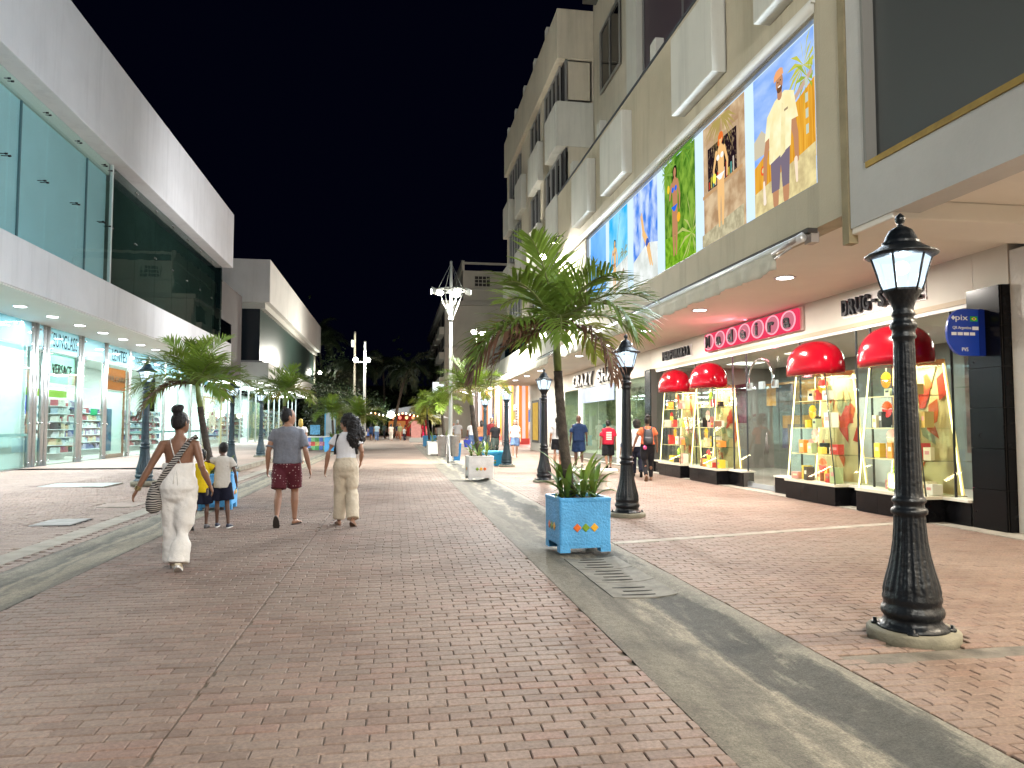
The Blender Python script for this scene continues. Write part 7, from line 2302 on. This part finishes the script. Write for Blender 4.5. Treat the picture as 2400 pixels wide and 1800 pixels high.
# woman in white jumpsuit
def straps(mb, S, tat, V, HD):
    for s in (-1, 1):
        mb.tube([V((s * .095, .06, 1.43)), V((s * .09, -.035, 1.452)), V((s * .06, -.098, 1.36)), V((s * .02, -.105, 1.22)), V((s * .06, -.108, 1.13))], [.0065 * S] * 5, 6)
    for dx, z in ((.018, .93), (-.012, .95)):
        mb.tube([V((0.0, -.125, 1.12)), V((dx, -.14, 1.05)), V((dx * 1.5, -.158, z))], [.006 * S] * 3, 6)
def bracelet(mb, S, tat, V, HD):
    w_ = Vector((-.40, -.08, .90)); d = Vector((-.115, -.03, -.24)).normalized()
    for u, r_ in ((-.02, .034), (-.005, .036), (.01, .037)):
        c = w_ + d * u
        mb.tube([V(c - d * .006), V(c + d * .006)], [r_ * S] * 2, 12)
def bag_strap(mb, S, tat, V, HD):
    P = [(.155, .06, 1.43), (.15, -.02, 1.468), (.11, -.10, 1.40), (.03, -.128, 1.27), (-.07, -.135, 1.13), (-.15, -.12, 1.01), (-.19, -.10, .93)]
    n = len(P)
    for k in range(n - 1):
        a, b = Vector(P[k]), Vector(P[k + 1])
        d = (b - a).normalized(); s_ = Vector((.75, 0, .66)) * .033
        s_ = s_ - d * s_.dot(d); s_.normalize(); s_ *= .032; nrm = d.cross(s_).normalized() * .006
        mb.hexa([V(a - s_ - nrm), V(a + s_ - nrm), V(a + s_ + nrm), V(a - s_ + nrm)], [V(b - s_ - nrm), V(b + s_ - nrm), V(b + s_ + nrm), V(b - s_ + nrm)])
wP = dict(fem=True, fat=1.06, skin='brown', head=-.5, nod=0, bare=False,
          lk=(-.075, .09, .50), la=(-.065, .14, .09), rk=(.065, .01, .49), ra=(.045, -.12, .10), rt=(-.1, .8, -.5),
          le=(-.285, -.05, 1.14), lw=(-.40, -.08, .90), re=(.25, -.06, 1.13), rw=(.315, .06, .92),
          wear=[('trousers', linen, dict(zt=1.175, off=.024, flare=.045, hem=.118, end=1.04, fold=.02, waist=.150, soft=34)),
                ('mesh', linen, dict(fn=straps, name='strap')),
                ('hair', hair_k, dict(lumps=(((0, -.012, .128), (.081, .10, .10)), ((0, -.03, .09), (.07, .075, .06)), ((-.005, -.045, .245), (.062, .06, .05)), ((.02, -.03, .265), (.04, .04, .032)), ((-.03, -.06, .235), (.035, .035, .03))), curl=.010)),
                ('shoes', shoe_c, dict(sole=sole_w)),
                ('mesh', M('bracelet', (.30, .22, .10), .3, .7), dict(fn=bracelet, name='bracelet'))])
w1 = person('woman in a backless white jumpsuit with hair in a bun, walking away at the left', (-2.25, 8.32, 0), R(2), 1.66, wP)
S_ = 1.66 / 1.75
t = thing('shoulder_bag', 'black and cream zebra patterned shoulder bag slung across the woman in white', 'bag', (-2.25, 8.32, 0), R(2))
mb = MB(); bag_strap(mb, S_, None, lambda p: Vector(p) * S_, None); part('strap', mb, zebra, t)
mb = MB(); mb.loft([[Vector((-.235, -.05, .78)) * S_ + v * S_ for v in ering((0, 0, z), a, b, 16)] for z, a, b in ((-.15, .03, .06), (-.12, .075, .11), (-.04, .085, .13), (.06, .07, .11), (.14, .045, .06), (.19, .02, .035))]); part('bag', mb, zebra, t)
t = thing('phone', 'dark phone in the right hand of the woman in white', 'phone', (-2.25, 8.32, 0), R(2))
mb = MB(); c = Vector((.325, .075, .85)) * S_
mb.box(c.x - .042, c.x - .032, c.y - .035, c.y + .05, c.z - .05, c.z + .03); part('case', mb, M('phone_case', (.05, .05, .055), .25, .3), t, bevel=.004)
mb = MB(); mb.box(c.x - .031, c.x - .029, c.y - .03, c.y + .045, c.z - .045, c.z + .025); part('screen', mb, M('phone_screen', (.01, .01, .012), .1), t)

# boys
kid = dict(fat=.80, skin='dark', bare=False)
person('boy in a yellow shirt and dark shorts, arm in arm beside the woman in white', (-2.80, 11.55, 0), R(-4), 1.16, dict(kid, head=-.1, **{**walkA}, re=(.24, .05, 1.32), rw=(.40, .06, 1.36), le=(-.25, -.03, 1.14), lw=(-.27, .06, .9),
    wear=[('tee', yellow_c, dict(z0=.80, sleeve=.75, off=.03)), ('shorts', navy_d, dict(len=.85, flare=.05, off=.02)), ('hair', hair_k, short_hair), ('shoes', M('shoe_grey', (.10, .10, .11), .7), dict(sole=sole_d))]))
person('boy in an off white shirt, his arm over the shoulder of the boy in yellow', (-2.53, 11.62, 0), R(4), 1.26, dict(kid, head=.75, lk=(-.10, .08, .49), la=(-.10, .10, .085), rk=(.11, -.02, .48), ra=(.15, -.10, .085), rt=(.25, 1, 0), le=(-.26, .03, 1.36), lw=(-.40, .08, 1.34), re=(.25, -.03, 1.14), rw=(.27, .08, .9),
    wear=[('tee', tee_o, dict(z0=.82, sleeve=.6, off=.03)), ('shorts', navy_d, dict(len=.8, flare=.055, off=.02)), ('hair', hair_k, short_hair), ('shoes', shoe_n, dict(sole=sole_w))]))

# man in grey
person('man in a grey t-shirt and wine dotted shorts looking to his right side', (-1.62, 11.78, 0), R(2), 1.775, dict(fat=1.16, skin='tan', head=-1.15, lk=(-.11, -.10, .47), la=(-.10, -.36, .17), lt=(0, .50, -.86), rk=(.105, .10, .49), ra=(.115, .04, .085), rt=(.45, 1, 0), le=(-.27, -.05, 1.10), lw=(-.285, .02, .85), re=(.27, -.07, 1.10), rw=(.33, -.05, .84),
    wear=[('tee', tee_g, dict(z0=.92, sleeve=.78, off=.018, fold=.022)), ('shorts', wine, dict(len=.84, flare=.012, off=.018, zt=1.0)), ('hair', hair_k, short_hair), ('sandals', sandal_d)]))
# woman with curly hair
def crossbody(mb, S, tat, V, HD):
    for s in (-1, 1):
        mb.tube([V((s * .13, .05, 1.40)), V((s * .125, -.06, 1.43)), V((s * .145, -.115, 1.33)), V((s * .165, -.09, 1.20)), V((s * .17, -.02, 1.12))], [.019 * S] * 5, 8, flat=.45)
person('woman with long curly dark hair, white crop top and cream wide trousers', (-.73, 11.62, 0), R(-3), 1.68, dict(fem=True, fat=1.08, skin='tan', head=1.15, nod=.05, lk=(-.085, .06, .49), la=(-.10, .03, .085), lt=(-.3, 1, 0), rk=(.10, -.02, .48), ra=(.14, -.22, .12), rt=(.15, .8, -.5), le=(-.27, -.06, 1.14), lw=(-.31, -.03, .90), re=(.25, -.02, 1.16), rw=(.22, .12, 1.0),
    wear=[('tee', tee_w, dict(z0=1.05, sleeve=.5, off=.012, flare=.004, loose=False, fold=.006)), ('trousers', ecru, dict(zt=1.08, off=.016, flare=.05, hem=.098, end=1.0, fold=.02, waist=.14, soft=28)),
          ('hair', hair_k, dict(lumps=(((0, -.03, .135), (.105, .12, .115)), ((0, -.12, .07), (.13, .10, .14)), ((.02, -.16, -.03), (.155, .11, .13)), ((.07, -.17, -.11), (.12, .09, .11)), ((-.06, -.16, -.10), (.11, .09, .11)), ((.085, -.06, .08), (.06, .09, .10)), ((.05, -.16, -.20), (.10, .07, .08)), ((-.03, -.15, -.18), (.08, .07, .08))), curl=.055)),
          ('sandals', sandal_b), ('mesh', M('strap_black', (.02, .019, .02), .7), dict(fn=crossbody, name='strap')),
          ('mesh', M('hair_clip', (.7, .62, .58), .3), dict(fn=lambda mb, S, tat, V, HD: mb.tube([HD((.055, .075, .175)), HD((.0, .06, .215)), HD((-.055, .03, .205))], [.006 * S] * 3, 6), name='hair_clip'))]))

# right pavement
def braids(mb, S, tat, V, HD):
    for s in (-.035, -.012, .012, .035):
        mb.tube([HD((s * .8, -.09, .08)), HD((s, -.115, -.02)), V((s, -.14, 1.3)), V((s * 1.1, -.15, 1.15)), V((s * 1.1, -.15, 1.04))], [.016 * S, .014 * S, .012 * S, .01 * S, .007 * S], 6)
GR = 'people strolling on the right pavement'
person('woman with long braids in white t-shirt and black shorts, just left of the palm trunk', (5.75, 25.9, .0), R(-12), 1.83, dict(fem=True, fat=1.12, skin='tan', **walkA, wear=[('tee', tee_w, dict(z0=1.0, off=.03, sleeve=.7)), ('shorts', black_c, dict(len=.62, off=.02, flare=.03, zt=1.08)), ('hair', hair_k, dict(lumps=short_hair['lumps'], curl=.004)), ('mesh', hair_k, dict(fn=braids, name='braid')), ('shoes', sole_w)]), 1, GR)
person('bald man in navy t-shirt and navy shorts, just right of the palm trunk', (6.55, 26.0, 0), R(-10), 1.90, dict(fat=1.15, skin='dark', **walkB, wear=[('tee', navy, dict(z0=.9, sleeve=.75, off=.024)), ('shorts', navy, dict(len=.85, flare=.04)), ('shoes', sole_w)]), 1, GR)
person('boy in a red shirt with pale back print, left of the second lamp post', (7.35, 25.0, 0), R(-8), 1.72, dict(fat=1.12, skin='tan', **walkA, wear=[('tee', red_c, dict(z0=.88, sleeve=.8, off=.028)), ('shorts', black_c, dict(len=.95, flare=.05)), ('hair', hair_k, short_hair), ('shoes', black_c),
    ('mesh', M('back_print', (.7, .66, .6), .7), dict(fn=lambda mb, S, tat, V, HD: [mb.box(-.09 * S, .10 * S, -.168 * S, -.155 * S, z * S, (z + .035) * S) for z in (1.05, 1.11, 1.17, 1.23, 1.29)], name='print'))]), 1, GR)
person('small child in navy shirt and denim shorts half behind the second lamp post', (7.1, 22.2, 0), R(-12), 1.22, dict(fat=.95, skin='tan', **walkB, wear=[('tee', navy, dict(z0=.85, off=.03)), ('shorts', denim, dict(len=.95, flare=.05)), ('hair', hair_b, short_hair), ('shoes', black_c)]), 1, GR)
person('person with bushy dark hair and white shirt, mostly hidden behind the backpack wearer', (7.15, 21.3, 0), R(-12), 1.70, dict(fem=True, skin='brown', **walkB, wear=[('tee', tee_w, dict(z0=.92, off=.02)), ('trousers', navy_d, dict(hem=.07)), ('hair', hair_k, dict(lumps=(((0, -.02, .13), (.12, .13, .12)), ((0, -.05, .06), (.11, .1, .09))), curl=.03)), ('shoes', black_c)]), 1, GR)
person('woman in orange t-shirt and black leggings, by the farthest red hood', (6.92, 19.7, 0), R(-12), 1.78, dict(fem=True, fat=1.12, skin='brown', **walkA, le=(-.30, -.02, 1.15), lw=(-.36, .08, .93), re=(.25, .0, 1.13), rw=(.27, .1, .9), wear=[('tee', orange_c, dict(z0=.98, sleeve=.6, off=.02)), ('trousers', black_c, dict(off=.012, hem=.055, flare=.0, zt=1.06)), ('hair', hair_k, dict(lumps=short_hair['lumps'] + (((0, -.06, .235), (.05, .05, .04)),), curl=.008)), ('sandals', sandal_b)]), 1, GR)
S_ = 1.78 / 1.75
t = thing('backpack', 'dark grey backpack on the woman in orange, with a pink pouch hanging from it', 'backpack', (6.92, 19.7, 0), R(-12))
pack = M('pack_dark', (.022, .024, .030), .5, bump=.3, bs=60)
mb = MB(); mb.loft([[Vector((0, -.175, 0)) * S_ + v * S_ for v in ering((0, 0, z), a, b, 16, e=.7)] for z, a, b in ((.98, .10, .05), (1.0, .13, .075), (1.12, .135, .085), (1.26, .125, .075), (1.36, .10, .055), (1.40, .06, .03))]); part('body', mb, pack, t)
mb = MB(); mb.loft([[Vector((0, -.25, 0)) * S_ + v * S_ for v in ering((0, 0, z), a, b, 12, e=.7)] for z, a, b in ((1.0, .09, .03), (1.03, .11, .04), (1.15, .11, .04), (1.19, .09, .02))]); part('pocket', mb, pack, t)
mb = MB()
for s in (-1, 1): mb.tube([Vector((s * .08, -.16, 1.36)) * S_, Vector((s * .11, -.08, 1.46)) * S_, Vector((s * .13, .06, 1.43)) * S_, Vector((s * .15, .1, 1.3)) * S_], [.024] * 4, 8, flat=.5)
part('strap', mb, pack, t)
mb = MB(); mb.ell(Vector((-.10, -.24, .90)) * S_, (.055, .04, .06), 10, 8); part('pouch', mb, M('pouch_pink', (.62, .08, .22), .5), t)

# farther people on the right
def plain(label, x, y, H, yaw, skin, top, bottom, kind='trousers', fem=False, fat=1.05, pose=walkA, hair=None, lod=2, **kw):
    bl = {'trousers': ('trousers', bottom, dict(hem=.075)), 'shorts': ('shorts', bottom, dict(len=.8, flare=.04)), 'skirt': ('shorts', bottom, dict(len=.5, flare=.02))}[kind]
    hr = [('hair', hair or hair_k, dict(lumps=short_hair['lumps'] if not fem else short_hair['lumps'] + (((0, -.08, .02), (.085, .06, .12)),), curl=0.0))] if hair is not False else []
    return person(label, (x, y, 0), yaw, H, dict(fem=fem, fat=fat, skin=skin, bare=True, wear=[('tee', top, dict(z0=.93, off=.028)), bl] + hr + kw.get('extra', []), **pose), lod, kw.get('group', GR))
plain('woman in white top and blue shorts walking toward the viewer by the orange column', 5.65, 34.8, 1.82, R(172), 'fair', tee_w, denim, 'shorts', True, hair=hair_b, lod=1)
plain('person in black t-shirt and dark green trousers right of the far small lamp post', 4.95, 36.5, 1.74, R(178), 'tan', black_c, green_c, lod=1)
plain('taller man in dark red shirt behind the person in black t-shirt', 4.95, 38.0, 1.95, R(176), 'tan', cloth('darkred', (.12, .012, .016)), green_c, lod=1)
plain('woman in tan top and royal blue skirt beside the far small lamp post', 4.45, 38.2, 1.80, R(0), 'brown', tan_c, cloth('royal', (.03, .06, .28)), 'skirt', True, lod=1)
plain('man in white t-shirt and jeans with a blue bag, beyond the second palm', 4.4, 42.5, 1.86, R(-5), 'brown', tee_w, denim, hair=False)
plain('man all in white walking beyond the white mast', 3.95, 47.0, 1.9, R(0), 'tan', tee_w, tee_o, 'shorts', hair=cloth('capwhite', (.7, .7, .68)))
t = thing('carrier_bag', 'royal blue carrier bag beside the man in white t-shirt and jeans', 'bag', (4.1, 42.4, 0))
mb = MB(); mb.hexa([(-.14, -.08, .3), (.14, -.08, .3), (.14, .08, .3), (-.14, .08, .3)], [(-.2, -.1, .72), (.2, -.1, .72), (.2, .1, .72), (-.2, .1, .72)]); part('sack', mb, M('bag_royal', (.02, .04, .35), .5), t)
mb = MB(); mb.tube([(-.1, 0, .7), (0, 0, .9), (.1, 0, .7)], .015, 6); part('handle', mb, M('bag_royal', (.02, .04, .35), .5), t)
plain('blond woman in white top just past the shoulder of the man in grey', -3.7, 30.5, 1.8, R(4), 'fair', tee_w, tee_o, 'trousers', True, hair=M('hair_blond', (.45, .32, .06), .5), lod=1)
CR = 'people in the far crowd at the end of the street'
for lab, x, y, H, yaw, skin, top, bot, kd, fem in (
    ('far person in white shirt with dark backpack, leftmost of the crowd', -4.0, 76, 1.8, 0, 'tan', greyc, black_c, 'trousers', False),
    ('far person in dark top and pale shorts left in the crowd', -3.0, 78, 1.75, .4, 'brown', black_c, tee_o, 'shorts', True),
    ('far person in navy dress standing in the crowd', -2.35, 76.5, 1.72, 0, 'dark', navy, navy, 'skirt', True),
    ('far person in pale blue shirt and jeans in the crowd', -1.75, 75, 1.8, 0, 'tan', cloth('paleblue', (.3, .42, .5)), denim, 'trousers', False),
    ('far person in olive shirt and brown trousers in the middle of the crowd', .55, 78, 1.8, 2.8, 'tan', olive_c, tan_c, 'trousers', False),
    ('far seated looking person in grey top and dark trousers in the crowd', .95, 75, 1.45, 2.2, 'tan', greyc, navy_d, 'trousers', True),
    ('far person in patterned dark top near the menu board', 1.75, 76, 1.6, 3.0, 'brown', dotted('cloth_spots', (.03, .02, .02), (.5, .3, .3), 14, .2), black_c, 'trousers', True),
    ('far person in pale grey shirt beside the menu board', 2.15, 74, 1.78, 3.0, 'tan', greyc, black_c, 'trousers', False),
    ('far person in long pale dress left of the olive shirt', -.35, 78, 1.75, 0, 'fair', tee_o, tee_o, 'trousers', True),
    ('woman in bright red trousers and red top beside the pink menu board', 2.75, 70, 1.82, 3.1, 'fair', red_c, pink_c, 'trousers', True),
    ('far person in black shirt and denim shorts behind the navy dress', -2.6, 83, 1.8, .3, 'brown', black_c, denim, 'shorts', False),
    ('far person in red top standing before the lit stall', -3.6, 86, 1.7, 2.9, 'tan', red_c, black_c, 'trousers', True),
    ('far person in yellow top beside the low blue stall', -2.2, 89, 1.75, .2, 'tan', yellow_c, denim, 'shorts', True),
    ('far tall person in dark green top left of the globe lamp', -1.2, 88, 1.85, 2.5, 'dark', green_c, black_c, 'trousers', False),
    ('far person in pale pink top under the globe lamp', -.55, 92, 1.7, .1, 'fair', cloth('palepink', (.6, .4, .4)), tee_o, 'shorts', True),
    ('far person in navy shirt before the red wall', .35, 90, 1.8, 2.9, 'tan', navy, tan_c, 'trousers', False),
    ('far person in orange top before the red wall', 1.3, 94, 1.7, 0, 'tan', orange_c, black_c, 'trousers', True),
    ('far person in white shirt under the parasol', 3.6, 91, 1.75, 1.5, 'tan', tee_w, navy_d, 'trousers', False),
    ('far person in white at the right end of the crowd near the strap plants', 5.2, 66, 1.78, 2.9, 'tan', tee_w, olive_c, 'trousers', True)):
    plain(lab, x, y, H, yaw, skin, top, bot, kd, fem, group=CR, pose=walkA if x % 1 < .5 else walkB)
